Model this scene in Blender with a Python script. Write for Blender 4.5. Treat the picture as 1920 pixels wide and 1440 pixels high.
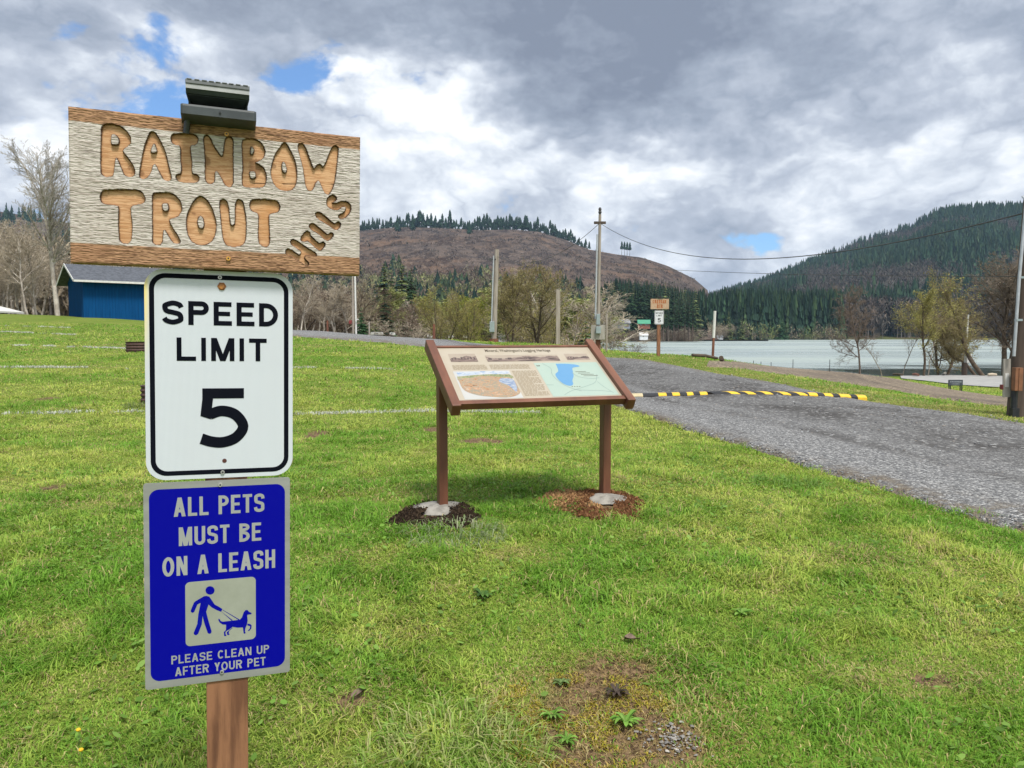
import bpy, bmesh, math, random
import numpy as np
from mathutils import Vector, Matrix

# ------------------------------------------------------------------ scene, camera, sky, sun
for o in list(bpy.data.objects):
    bpy.data.objects.remove(o)
SC = bpy.context.scene
COL = SC.collection
F, CX, CY = 1442.0, 960.0, 720.0          # photograph: 1920 x 1440
EYE = np.array([0.0, 0.0, 1.45])
PITCH = math.atan((720 - 628) / F)
cam = bpy.data.cameras.new("camera")
cam.sensor_width = 36.0
cam.lens = 36.0 * F / 1920.0
cam.clip_start, cam.clip_end = 0.05, 20000
camo = bpy.data.objects.new("camera", cam)
COL.objects.link(camo)
camo.location = EYE
camo.rotation_euler = (math.radians(90) - PITCH, 0, 0)
SC.camera = camo
SC.view_settings.view_transform = 'Standard'
SC.view_settings.look = 'None'
SC.view_settings.exposure = 0.25
SC.view_settings.gamma = 1.0
SC.view_settings.use_curve_mapping = False
SC.cycles.max_bounces = 6
SC.cycles.transparent_max_bounces = 6
SC.cycles.volume_bounces = 0

SUN_ELEV, SUN_AZ = math.radians(60), math.radians(152)      # azimuth clockwise from +Y
SUN_DIR = Vector((math.sin(SUN_AZ) * math.cos(SUN_ELEV), math.cos(SUN_AZ) * math.cos(SUN_ELEV), math.sin(SUN_ELEV)))
sun = bpy.data.lights.new("sun", 'SUN')
sun.energy = 3.6
sun.angle = math.radians(13)
sun.color = (1.0, 0.95, 0.87)
suno = bpy.data.objects.new("sun", sun)
COL.objects.link(suno)
suno.rotation_euler = SUN_DIR.to_track_quat('Z', 'Y').to_euler()


def raydir(px, py):
    d = np.array([(px - CX) / F, 1.0, -(py - CY) / F])
    c, s = math.cos(-PITCH), math.sin(-PITCH)
    return np.array([d[0], c * d[1] - s * d[2], s * d[1] + c * d[2]])


class NT:
    """tiny helper for node trees"""
    def __init__(self, tree):
        self.t = tree
    def n(self, kind, **kw):
        nd = self.t.nodes.new(kind)
        for k, v in kw.items():
            if k.startswith('i_'):
                key = k[2:]
                key = int(key) if key.isdigit() else key.replace('_', ' ')
                self.set(nd.inputs[key], v)
            else:
                setattr(nd, k, v)
        return nd
    def set(self, sock, v):
        if isinstance(v, bpy.types.NodeSocket):
            self.t.links.new(v, sock)
        else:
            if sock.type == 'RGBA' and not isinstance(v, (int, float)) and len(v) == 3:
                v = (*v, 1)
            sock.default_value = v
    def math(self, op, a, b=None, c=None, clamp=False):
        nd = self.t.nodes.new('ShaderNodeMath')
        nd.operation = op
        nd.use_clamp = clamp
        self.set(nd.inputs[0], a)
        if b is not None: self.set(nd.inputs[1], b)
        if c is not None: self.set(nd.inputs[2], c)
        return nd.outputs[0]
    def vmath(self, op, a, b=None, out=0):
        nd = self.t.nodes.new('ShaderNodeVectorMath')
        nd.operation = op
        self.set(nd.inputs[0], a)
        if b is not None:
            if op == 'SCALE': self.set(nd.inputs['Scale'], b)
            else: self.set(nd.inputs[1], b)
        return nd.outputs[out]
    def smooth(self, v, a, b, lo=0.0, hi=1.0):
        nd = self.t.nodes.new('ShaderNodeMapRange')
        nd.interpolation_type = 'SMOOTHSTEP'
        self.set(nd.inputs[0], v)
        for i, x in enumerate((a, b, lo, hi)): self.set(nd.inputs[i + 1], x)
        return nd.outputs[0]
    def mix(self, f, a, b):
        nd = self.t.nodes.new('ShaderNodeMix')
        nd.data_type = 'RGBA'
        self.set(nd.inputs[0], f); self.set(nd.inputs[6], a); self.set(nd.inputs[7], b)
        return nd.outputs[2]
    def ramp(self, f, stops):
        nd = self.t.nodes.new('ShaderNodeValToRGB')
        cr = nd.color_ramp
        while len(cr.elements) < len(stops): cr.elements.new(0.5)
        for e, (p, c) in zip(cr.elements, stops):
            e.position = p; e.color = (*c, 1) if len(c) == 3 else c
        self.set(nd.inputs[0], f)
        return nd.outputs[0]
    def noise(self, vec, scale, detail=4, rough=0.55, dist=0.0, kind='FBM', out=0):
        nd = self.t.nodes.new('ShaderNodeTexNoise')
        nd.noise_type = kind
        if vec is not None: self.set(nd.inputs['Vector'], vec)
        nd.inputs['Scale'].default_value = scale
        nd.inputs['Detail'].default_value = detail
        nd.inputs['Roughness'].default_value = rough
        nd.inputs['Distortion'].default_value = dist
        return nd.outputs[out]


def build_world():
    w = bpy.data.worlds.new("World")
    SC.world = w
    w.use_nodes = True
    t = w.node_tree
    t.nodes.clear()
    N = NT(t)
    out = N.n('ShaderNodeOutputWorld')
    bg = N.n('ShaderNodeBackground')
    bg.inputs['Strength'].default_value = 0.1
    t.links.new(bg.outputs[0], out.inputs[0])
    sky = N.n('ShaderNodeTexSky')
    sky.sky_type = 'NISHITA'
    sky.sun_disc = False
    sky.sun_elevation = SUN_ELEV
    sky.sun_rotation = SUN_AZ
    sky.air_density, sky.dust_density, sky.ozone_density = 1.0, 0.4, 2.5
    tc = N.n('ShaderNodeTexCoord')
    d = N.vmath('NORMALIZE', tc.outputs['Generated'])
    # turbulence that bends every cloud edge
    sq = N.vmath('MULTIPLY', d, (1.0, 1.0, 1.7))
    w1 = N.vmath('SUBTRACT', N.noise(sq, 3.2, 1, 0.6, out=1), (0.5, 0.5, 0.5))
    w2 = N.vmath('SUBTRACT', N.noise(sq, 11.0, 3, 0.62, out=1), (0.5, 0.5, 0.5))
    dw = N.vmath('ADD', d, N.vmath('SCALE', w1, 0.24))
    dw = N.vmath('ADD', dw, N.vmath('SCALE', w2, 0.13))
    # billows
    pf = N.math('ABSOLUTE', N.math('SUBTRACT', N.noise(N.vmath('ADD', sq, N.vmath('SCALE', w2, 0.06)), 8.0, 5, 0.55), 0.5))
    pf = N.math('SUBTRACT', N.math('MULTIPLY', pf, 3.0), 0.3)
    n1 = N.math('SUBTRACT', N.noise(N.vmath('ADD', sq, N.vmath('SCALE', w1, 0.2)), 5.0, 8, 0.63), 0.5)
    n2 = N.math('SUBTRACT', N.noise(sq, 1.7, 3, 0.5), 0.5)

    SQ = (1.0, 1.0, 1.7)
    dws = N.vmath('MULTIPLY', dw, SQ)
    def blobsum(blobs, base):
        acc = base
        for (px, py, rpx, amp, asp) in blobs:
            c = raydir(px, py); c = c / np.linalg.norm(c) * np.array(SQ)
            g = N.smooth(N.vmath('DISTANCE', dws, tuple(c), out=1), rpx / F, 0.0, 0.0, amp)
            acc = N.math('ADD', acc, g)
        return acc
    # cover: > 0 cloud, < 0 blue sky    (px, py, radius in photo pixels, strength, vertical squeeze)
    cover = blobsum([(225, 150, 230, -1.62, 1.6), (400, 190, 170, -0.8, 2.2), (556, 165, 130, -0.82, 1.0),
                     (60, 215, 230, 0.5, 1.0), (460, 225, 120, 0.3, 1.0),
                     (1190, 500, 190, -0.62, 2.0), (1465, 485, 130, -1.25, 0.8), (250, 10, 560, 0.62, 2.0), (1500, 330, 700, 0.35, 1.0)], 1.0)
    cover = N.math('ADD', cover, N.math('MULTIPLY', n1, 4.2))
    cover = N.math('ADD', cover, N.math('MULTIPLY', pf, 0.9))
    cmask = N.smooth(cover, -0.12, 0.50)
    # brightness of the cloud
    bright = blobsum([(1000, -60, 640, -0.52, 1.9), (1180, 110, 420, -0.24, 1.7), (1600, 20, 420, -0.12, 1.6), (1720, 190, 460, -0.17, 1.6), (1500, 290, 240, -0.10, 1.5),
                      (420, 30, 330, -0.06, 2.4), (110, 220, 280, 0.38, 1.2), (700, 200, 150, 0.42, 1.0), (930, 225, 240, 0.46, 1.3),
                      (850, 330, 330, 0.16, 1.2), (1250, 345, 230, 0.36, 2.2), (1640, 290, 330, 0.34, 2.8), (560, 210, 120, 0.2, 1.0),
                      (1290, 275, 170, -0.20, 1.5), (1500, 385, 330, -0.13, 3.0), (1330, 425, 230, -0.20, 4.0), (970, 300, 120, -0.16, 1.4),
                      (1560, 470, 220, 0.18, 2.2), (1340, 500, 150, 0.05, 2.0), (840, 185, 60, -0.25, 0.6), (200, 20, 420, -0.14, 1.5), (1300, 370, 420, 0.16, 2.0), (1700, 310, 380, 0.16, 2.0), (640, 330, 420, 0.12, 1.0)], 0.57)
    bright = N.math('ADD', bright, N.math('MULTIPLY', n1, 1.0))
    bright = N.math('ADD', bright, N.math('MULTIPLY', n2, 0.22))
    bright = N.math('ADD', bright, N.math('MULTIPLY', pf, 0.55))
    # light gathers in the cloud behind the camera, around the sun
    sd = N.vmath('DOT_PRODUCT', d, tuple(SUN_DIR), out=1)
    bright = N.math('ADD', bright, N.smooth(sd, 0.2, 1.0, 0.0, 0.6))
    ccol = N.ramp(bright, [(0.0, (2.2, 2.6, 3.4)), (0.30, (3.3, 3.8, 4.7)), (0.52, (4.7, 5.2, 6.1)), (0.72, (7.0, 7.5, 8.2)), (0.92, (9.6, 9.8, 10.0))])
    blue = N.vmath('MULTIPLY', sky.outputs[0], (0.95, 1.25, 1.55))
    veil = N.mix(0.25, blue, (2.2, 3.6, 6.2))
    sxyz = N.n('ShaderNodeSeparateXYZ')
    t.links.new(d, sxyz.inputs[0])
    col = N.mix(cmask, veil, ccol)
    lowz = N.smooth(sxyz.outputs[2], -0.02, 0.01)
    col = N.mix(lowz, (1.2, 1.6, 0.9), col)
    t.links.new(col, bg.inputs['Color'])


build_world()

# ------------------------------------------------------------------ helpers
RNG = np.random.default_rng(7)


def tag(o, label=None, cat=None, group=None, kind=None):
    if label: o['label'] = label
    if cat: o['category'] = cat
    if group: o['group'] = group
    if kind: o['kind'] = kind
    return o


def empty(name, loc, rz=0.0, label=None, cat=None, group=None):
    o = bpy.data.objects.new(name, None)
    o.empty_display_size = 0.1
    COL.objects.link(o)
    o.location = loc
    o.rotation_euler = (0, 0, rz)
    return tag(o, label, cat, group)


def link(name, me, m, parent=None):
    o = bpy.data.objects.new(name, me)
    COL.objects.link(o)
    if m is not None and len(me.materials) == 0:
        for x in (m if isinstance(m, (list, tuple)) else [m]): me.materials.append(x)
    if parent: o.parent = parent
    return o


def copy_tree(o, parent=None):
    c = o.copy()
    COL.objects.link(c)
    if parent: c.parent = parent
    for ch in list(o.children):
        copy_tree(ch, c)
    return c


def np_mesh(name, verts, loops, starts, totals, smooth=False, attrs=None, matidx=None):
    me = bpy.data.meshes.new(name)
    me.vertices.add(len(verts))
    me.vertices.foreach_set('co', np.ascontiguousarray(verts, np.float32).ravel())
    me.loops.add(len(loops))
    me.loops.foreach_set('vertex_index', np.ascontiguousarray(loops, np.int32))
    me.polygons.add(len(starts))
    me.polygons.foreach_set('loop_start', np.ascontiguousarray(starts, np.int32))
    me.polygons.foreach_set('loop_total', np.ascontiguousarray(totals, np.int32))
    if matidx is not None: me.polygons.foreach_set('material_index', np.ascontiguousarray(matidx, np.int32))
    me.polygons.foreach_set('use_smooth', np.full(len(starts), smooth, bool))
    me.update(calc_edges=True)
    for k, a in (attrs or {}).items():
        a = np.asarray(a, np.float32)
        if a.ndim == 1:
            at = me.attributes.new(k, 'FLOAT', 'POINT'); at.data.foreach_set('value', a)
        else:
            if a.shape[1] == 3: a = np.concatenate([a, np.ones((len(a), 1), np.float32)], 1)
            at = me.attributes.new(k, 'FLOAT_COLOR', 'POINT'); at.data.foreach_set('color', np.ascontiguousarray(a).ravel())
    return me


def poly_mesh(name, verts, polys, smooth=False, attrs=None):
    """verts (n,3), polys (m,k) all the same size"""
    polys = np.asarray(polys, np.int32)
    m, k = polys.shape
    return np_mesh(name, verts, polys.ravel(), np.arange(m) * k, np.full(m, k), smooth, attrs)


def grid_mesh(name, P, smooth=True, attrs=None, flip=False):
    """P (rows, cols, 3)"""
    r, c = P.shape[:2]
    i = np.arange(r * c).reshape(r, c)
    q = np.stack([i[:-1, :-1], i[:-1, 1:], i[1:, 1:], i[1:, :-1]], -1).reshape(-1, 4)
    if flip: q = q[:, ::-1]
    return poly_mesh(name, P.reshape(-1, 3), q, smooth, attrs)


class MB:
    """collects shapes and links them as one mesh object"""
    def __init__(self):
        self.v, self.f, self.mi = [], [], []
        self.cur = 0
    def add(self, vs, fs):
        n = len(self.v)
        self.v += [tuple(map(float, p)) for p in vs]
        for f in fs:
            self.f.append([i + n for i in f]); self.mi.append(self.cur)
        return self
    def box(self, c, s, rot=None, bev=0.0):
        hx, hy, hz = s[0] / 2, s[1] / 2, s[2] / 2
        if bev > 0:
            bm = bmesh.new()
            bmesh.ops.create_cube(bm, size=1.0)
            for v in bm.verts: v.co = Vector((v.co.x * s[0], v.co.y * s[1], v.co.z * s[2]))
            bmesh.ops.bevel(bm, geom=list(bm.edges), offset=bev, segments=2, affect='EDGES', profile=0.6)
            vs = [v.co.copy() for v in bm.verts]; bm.verts.index_update()
            fs = [[v.index for v in f.verts] for f in bm.faces]
            bm.free()
        else:
            vs = [Vector((x, y, z)) for x in (-hx, hx) for y in (-hy, hy) for z in (-hz, hz)]
            fs = [(0, 1, 3, 2), (4, 6, 7, 5), (0, 4, 5, 1), (2, 3, 7, 6), (0, 2, 6, 4), (1, 5, 7, 3)]
        if rot is not None: vs = [rot @ v for v in vs]
        return self.add([v + Vector(c) for v in vs], fs)
    def tube(self, pts, rad, n=8, cap=True):
        pts = [Vector(p) for p in pts]
        if not isinstance(rad, (list, tuple)): rad = [rad] * len(pts)
        rings = []
        up = None
        for i, p in enumerate(pts):
            d = (pts[min(i + 1, len(pts) - 1)] - pts[max(i - 1, 0)]).normalized()
            a = d.cross(Vector((0, 0, 1)) if abs(d.z) < 0.9 else Vector((0, 1, 0))).normalized()
            if up is not None and a.dot(up) < 0: a = -a
            up = a
            b = d.cross(a)
            rings.append([p + (a * math.cos(2 * math.pi * k / n) + b * math.sin(2 * math.pi * k / n)) * rad[i] for k in range(n)])
        vs = [v for r in rings for v in r]
        fs = []
        for i in range(len(pts) - 1):
            for k in range(n):
                fs.append((i * n + k, i * n + (k + 1) % n, (i + 1) * n + (k + 1) % n, (i + 1) * n + k))
        if cap:
            fs.append(list(range(n))[::-1]); fs.append([(len(pts) - 1) * n + k for k in range(n)])
        return self.add(vs, fs)
    def lathe(self, prof, n=24, c=(0, 0, 0)):
        vs = [(c[0] + r * math.cos(2 * math.pi * k / n), c[1] + r * math.sin(2 * math.pi * k / n), c[2] + z) for r, z in prof for k in range(n)]
        fs = [(i * n + k, i * n + (k + 1) % n, (i + 1) * n + (k + 1) % n, (i + 1) * n + k) for i in range(len(prof) - 1) for k in range(n)]
        return self.add(vs, fs)
    def prism(self, poly, y0, y1):
        """polygon in xz, extruded along y"""
        n = len(poly)
        vs = [(x, y0, z) for x, z in poly] + [(x, y1, z) for x, z in poly]
        fs = [list(range(n)), list(range(n, 2 * n))[::-1]] + [(i, i + n, (i + 1) % n + n, (i + 1) % n) for i in range(n)]
        return self.add(vs, fs)
    def flat(self, poly, y):
        return self.add([(x, y, z) for x, z in poly], [list(range(len(poly)))])
    def build(self, name, m, parent=None, smooth=False):
        me = bpy.data.meshes.new(name)
        me.from_pydata(self.v, [], self.f)
        for x in (m if isinstance(m, (list, tuple)) else [m]): me.materials.append(x)
        if any(self.mi): me.polygons.foreach_set('material_index', self.mi)
        bm = bmesh.new(); bm.from_mesh(me)
        bmesh.ops.recalc_face_normals(bm, faces=bm.faces)
        bm.to_mesh(me); bm.free()
        if smooth:
            me.polygons.foreach_set('use_smooth', [True] * len(me.polygons))
            me.set_sharp_from_angle(angle=math.radians(40))
        me.update()
        o = bpy.data.objects.new(name, me)
        COL.objects.link(o)
        if parent: o.parent = parent
        return o


# value noise
_T = np.random.default_rng(3).random((256, 256))
def vnoise(x, y):
    xi, yi = np.floor(x).astype(int), np.floor(y).astype(int)
    fx, fy = x - xi, y - yi
    fx = fx * fx * (3 - 2 * fx); fy = fy * fy * (3 - 2 * fy)
    a = _T[xi & 255, yi & 255]; b = _T[(xi + 1) & 255, yi & 255]
    c = _T[xi & 255, (yi + 1) & 255]; d = _T[(xi + 1) & 255, (yi + 1) & 255]
    return (a * (1 - fx) + b * fx) * (1 - fy) + (c * (1 - fx) + d * fx) * fy
def fbm(x, y, o=4, g=0.5):
    s, a, t = 0, 1.0, 0
    for i in range(o):
        s = s + a * vnoise(x * 2 ** i + 17.3 * i, y * 2 ** i + 9.1 * i); t += a; a *= g
    return s / t
def sstep(a, b, x):
    t = np.clip((x - a) / (b - a), 0, 1)
    return t * t * (3 - 2 * t)


# ------------------------------------------------------------------ materials
MATS = {}
def mat(name, c1, c2=None, scale=8.0, rough=0.7, bump=0.0, stretch=(1, 1, 1), detail=5, metal=0.0, contrast=(0.35, 0.65), bscale=None, spec=0.5, coord='Object', c3=None):
    if name in MATS: return MATS[name]
    m = bpy.data.materials.new(name)
    m.use_nodes = True
    t = m.node_tree
    t.nodes.clear()
    N = NT(t)
    out = N.n('ShaderNodeOutputMaterial')
    bs = N.n('ShaderNodeBsdfPrincipled')
    t.links.new(bs.outputs[0], out.inputs[0])
    bs.inputs['Roughness'].default_value = rough
    bs.inputs['Metallic'].default_value = metal
    bs.inputs['Specular IOR Level'].default_value = spec
    tc = N.n('ShaderNodeTexCoord')
    v = N.vmath('MULTIPLY', tc.outputs[coord], stretch)
    nz = N.noise(v, scale, detail, 0.6)
    if c2 is None: c2 = tuple(x * 0.75 for x in c1)
    f = N.smooth(nz, contrast[0], contrast[1])
    col = N.mix(f, c1, c2)
    if c3 is not None:
        n3 = N.noise(v, scale * 0.23, 4, 0.6)
        col = N.mix(N.smooth(n3, 0.5, 0.68), col, c3)
    t.links.new(col, bs.inputs['Base Color'])
    if bump > 0:
        b = N.n('ShaderNodeBump')
        b.inputs['Strength'].default_value = 1.0
        b.inputs['Distance'].default_value = bump
        N.set(b.inputs['Height'], N.noise(v, bscale or scale * 2, 6, 0.65))
        t.links.new(b.outputs[0], bs.inputs['Normal'])
    MATS[name] = m
    return m


def attr_mat(name, attr='Col', rough=0.7, transl=0.0, spec=0.3, vary=0.0):
    """colour comes with the blades / leaves themselves"""
    if name in MATS: return MATS[name]
    m = bpy.data.materials.new(name)
    m.use_nodes = True
    t = m.node_tree
    t.nodes.clear()
    N = NT(t)
    out = N.n('ShaderNodeOutputMaterial')
    a = N.n('ShaderNodeAttribute', attribute_name=attr)
    col = a.outputs['Color']
    bs = N.n('ShaderNodeBsdfPrincipled')
    bs.inputs['Roughness'].default_value = rough
    bs.inputs['Specular IOR Level'].default_value = spec
    t.links.new(col, bs.inputs['Base Color'])
    if transl > 0:
        tr = N.n('ShaderNodeBsdfTranslucent')
        t.links.new(col, tr.inputs[0])
        mx = N.n('ShaderNodeMixShader')
        mx.inputs[0].default_value = transl
        t.links.new(bs.outputs[0], mx.inputs[1]); t.links.new(tr.outputs[0], mx.inputs[2])
        t.links.new(mx.outputs[0], out.inputs[0])
    else:
        t.links.new(bs.outputs[0], out.inputs[0])
    MATS[name] = m
    return m

# ------------------------------------------------------------------ the ground
LAKE_Z = -2.95
# photo x, photo y, distance ahead in metres: heights follow from the line of sight
CTRL = [(960, 1440, 2.57), (0, 1440, 2.57), (1920, 1440, 2.6), (400, 1440, 2.57), (1500, 1440, 2.58), (-700, 1440, 2.55), (2600, 1440, 2.6),
        (824, 950, 5.33), (1139, 935, 5.68), (0, 950, 5.4), (-600, 940, 5.4), (1920, 1015, 4.9), (1600, 960, 5.4), (2500, 1010, 4.9),
        (0, 775, 11.8), (500, 778, 11.6), (900, 775, 11.8), (1190, 751, 14), (1617, 751, 14), (1920, 805, 10.5), (1903, 778, 11.5), (2500, 800, 10.8), (-500, 770, 12),
        (0, 690, 19), (500, 690, 19), (740, 692, 19), (248, 661, 24), (0, 641, 32), (0, 589, 55), (200, 596, 52), (-500, 585, 55), (-500, 640, 32),
        (400, 614, 46), (700, 646, 30), (600, 621, 45), (560, 631, 38), (800, 637, 36), (900, 642, 40), (1000, 645, 40), (1060, 648, 40),
        (1150, 692, 23), (1130, 660, 33), (1160, 668, 30), (1235, 666, 25), (1500, 716, 18), (1300, 692, 21),
        (1500, 702, 26), (1700, 731, 24), (1900, 760, 16), (1337, 673, 36), (1400, 684, 34), (1600, 701, 36), (1700, 715, 36), (1800, 735, 32),
        (1800, 716, 47), (1910, 712, 50), (1750, 703, 60), (1910, 704, 60), (2400, 712, 50)]
_C = []
for px, py, y in CTRL:
    r = raydir(px, py); r = r / r[1]
    _C.append((r[0], math.log(y), EYE[2] + r[2] * y))
for px, z in ((560, 1.3), (700, .4), (850, .2), (1000, .1), (1060, -.2), (1150, -1.8), (1300, -1.8), (1450, -1.8), (1600, -1.8)):
    _C.append(((px - CX) / F, math.log(60), z))
_C = np.array(_C)
_U = np.stack([_C[:, 0] * 2.0, _C[:, 1]], -1)
def _phi(r2): return 0.5 * r2 * np.log(np.maximum(r2, 1e-12))
_n = len(_C)
_K = _phi(((_U[:, None] - _U[None]) ** 2).sum(-1)) + np.eye(_n) * 0.004
_Pm = np.concatenate([np.ones((_n, 1)), _U], 1)
_A = np.block([[_K, _Pm], [_Pm.T, np.zeros((3, 3))]])
_S = np.linalg.solve(_A, np.concatenate([_C[:, 2], np.zeros(3)]))
LAND_PX = np.array([-900, 500, 600, 700, 850, 1000, 1045, 1075, 1100, 1125, 1290, 1550, 1920, 3000])
LAND_Z = np.array([2.6, 2.6, 1.3, 0.2, -.5, -.7, -1.6, -2.4, -2.5, -2.5, -2.5, -2.5, -2.5, -2.5])
SHORE_D = np.array([40, 40, 40, 40, 40, 40, 100, 330, 440, 488, 680, 745, 745, 745.])


def H(x, y, rough=True):
    x = np.asarray(x, float); y = np.asarray(y, float)
    shp = x.shape
    x = x.ravel(); y = y.ravel()
    az = np.arctan2(x, y)
    r = np.hypot(x, y)
    azc = np.clip(az, -0.75, 0.75)
    u = np.tan(azc)
    d = r * np.cos(azc)
    dl = np.log(np.clip(d, 2.3, 60))
    z = np.empty(len(x))
    for i in range(0, len(x), 20000):
        s = slice(i, i + 20000)
        Q = np.stack([u[s] * 2.0, dl[s]], -1)
        z[s] = _phi(((Q[:, None] - _U[None]) ** 2).sum(-1)) @ _S[:_n] + _S[_n] + Q @ _S[_n + 1:]
    z *= sstep(1.9, 1.0, np.abs(az))
    px = CX + F * u
    zl = np.interp(px, LAND_PX, LAND_Z)
    sd = np.interp(px, LAND_PX, SHORE_D)
    t = d - sd
    far = np.where(t > 0, np.where(sd > 90, LAKE_Z + 0.3 + (0.012 + 0.073 * sstep(1110, 1160, px)) * np.minimum(t, 160) * sstep(-4, 30, t + 4), zl + 0.02 * np.clip(d - 220, 0, 200)), -6.0)
    far = np.where((sd > 90) & (np.abs(t) < 6), LAKE_Z - 0.2 + t * 0.09, far)
    w = sstep(58, 84, d)
    z = z * (1 - w) + far * w
    if rough:
        z = z + (fbm(x * 1.3, y * 1.3, 3) - 0.5) * 0.05 * sstep(60, 20, d) * sstep(0.3, 1.5, r)
    return z.reshape(shp)


def ground_z(x, y): return float(H(np.array([x]), np.array([y]))[0])
def hit(px, py, lo=1.5, hi=80.0):
    """where the line of sight through a photo point meets the ground"""
    r = raydir(px, py); r = r / r[1]
    ys = np.geomspace(lo, hi, 900)
    g = H(r[0] * ys, ys, False)
    below = np.nonzero(EYE[2] + r[2] * ys < g)[0]
    y = ys[below[0]] if len(below) else hi
    return np.array([r[0] * y, y])
def at(px, depth):
    return (px - CX) / F * depth, depth
def zat(py, depth):
    r = raydir(CX, py); return EYE[2] + r[2] / r[1] * depth


def ground_material():
    m = bpy.data.materials.new("lawn soil"); m.use_nodes = True
    t = m.node_tree; t.nodes.clear(); N = NT(t)
    out = N.n('ShaderNodeOutputMaterial'); bs = N.n('ShaderNodeBsdfPrincipled')
    t.links.new(bs.outputs[0], out.inputs[0])
    bs.inputs['Roughness'].default_value = 0.9
    bs.inputs['Specular IOR Level'].default_value = 0.1
    p = N.n('ShaderNodeNewGeometry').outputs['Position']
    big = N.noise(p, 0.35, 4, 0.6)
    mid = N.noise(p, 2.2, 5, 0.65)
    fine = N.noise(N.vmath('MULTIPLY', p, (1, 0.6, 1)), 45, 4, 0.7)
    c = N.mix(N.smooth(big, 0.35, 0.65), (0.13, 0.20, 0.026), (0.19, 0.245, 0.045))
    c = N.mix(N.smooth(mid, 0.5, 0.75), c, (0.27, 0.26, 0.075))
    c = N.mix(N.smooth(fine, 0.35, 0.62), N.vmath('SCALE', c, 0.5), c)
    # winter-brown land far beyond the crest
    a = N.n('ShaderNodeAttribute', attribute_name='far')
    c = N.mix(a.outputs['Fac'], c, N.mix(N.smooth(N.noise(p, 0.05, 5, 0.6), 0.4, 0.6), (0.085, 0.10, 0.035), (0.09, 0.072, 0.045)))
    s = N.n('ShaderNodeAttribute', attribute_name='soil')
    c = N.mix(s.outputs['Fac'], c, N.mix(N.smooth(fine, 0.35, 0.65), (0.055, 0.034, 0.02), (0.22, 0.15, 0.085)))
    t.links.new(c, bs.inputs['Base Color'])
    b = N.n('ShaderNodeBump'); b.inputs['Distance'].default_value = 0.02
    N.set(b.inputs['Height'], fine); t.links.new(b.outputs[0], bs.inputs['Normal'])
    return m


# bare or mossy patches in the lawn: photo x, y, radius across (m), radius along (m)
SOIL_PATCHES = [(1130, 1345, 0.30, 0.42), (1262, 1396, 0.14, 0.13), (1180, 1262, 0.16, 0.09), (592, 815, 0.16, 0.3), (818, 805, 0.17, 0.25), (905, 828, 0.25, 0.3),
                (820, 965, 0.31, 0.38), (1125, 946, 0.37, 0.44), (110, 911, 0.15, 0.25), (90, 748, 0.22, 0.25), (665, 1310, 0.10, 0.08), (1745, 1282, 0.10, 0.05)]
SOIL_XY = [(*hit(px, py), rx, ry) for px, py, rx, ry in SOIL_PATCHES]
def soil_mask(x, y):
    s = np.zeros(np.shape(x))
    wob = 0.7 * (fbm(x * 5, y * 5, 3) - 0.5)
    for cx, cy, rx, ry in SOIL_XY:
        dd = np.sqrt(((x - cx) / rx) ** 2 + ((y - cy) / ry) ** 2) + wob
        s = np.maximum(s, sstep(1.1, 0.75, dd))
    return s


def build_ground():
    fine = np.linspace(-0.78, 0.78, 420)
    ang = np.concatenate([np.linspace(-math.pi, -0.78, 30)[:-1], fine, np.linspace(0.78, math.pi, 30)[1:]])
    rad = np.concatenate([[0.02], np.geomspace(0.5, 90, 360), np.geomspace(94, 5200, 90)])
    A, R = np.meshgrid(ang, rad)
    X, Y = R * np.sin(A), R * np.cos(A)
    Z = H(X, Y)
    d = R * np.cos(np.clip(A, -0.75, 0.75))
    me = grid_mesh("ground", np.stack([X, Y, Z], -1), attrs={'far': sstep(52, 75, d).ravel(), 'soil': soil_mask(X, Y).ravel()}, flip=True)
    o = link("ground", me, ground_material())
    tag(o, "green lawn and field sloping down to the lake", "ground", kind='structure')


build_ground()

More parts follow.
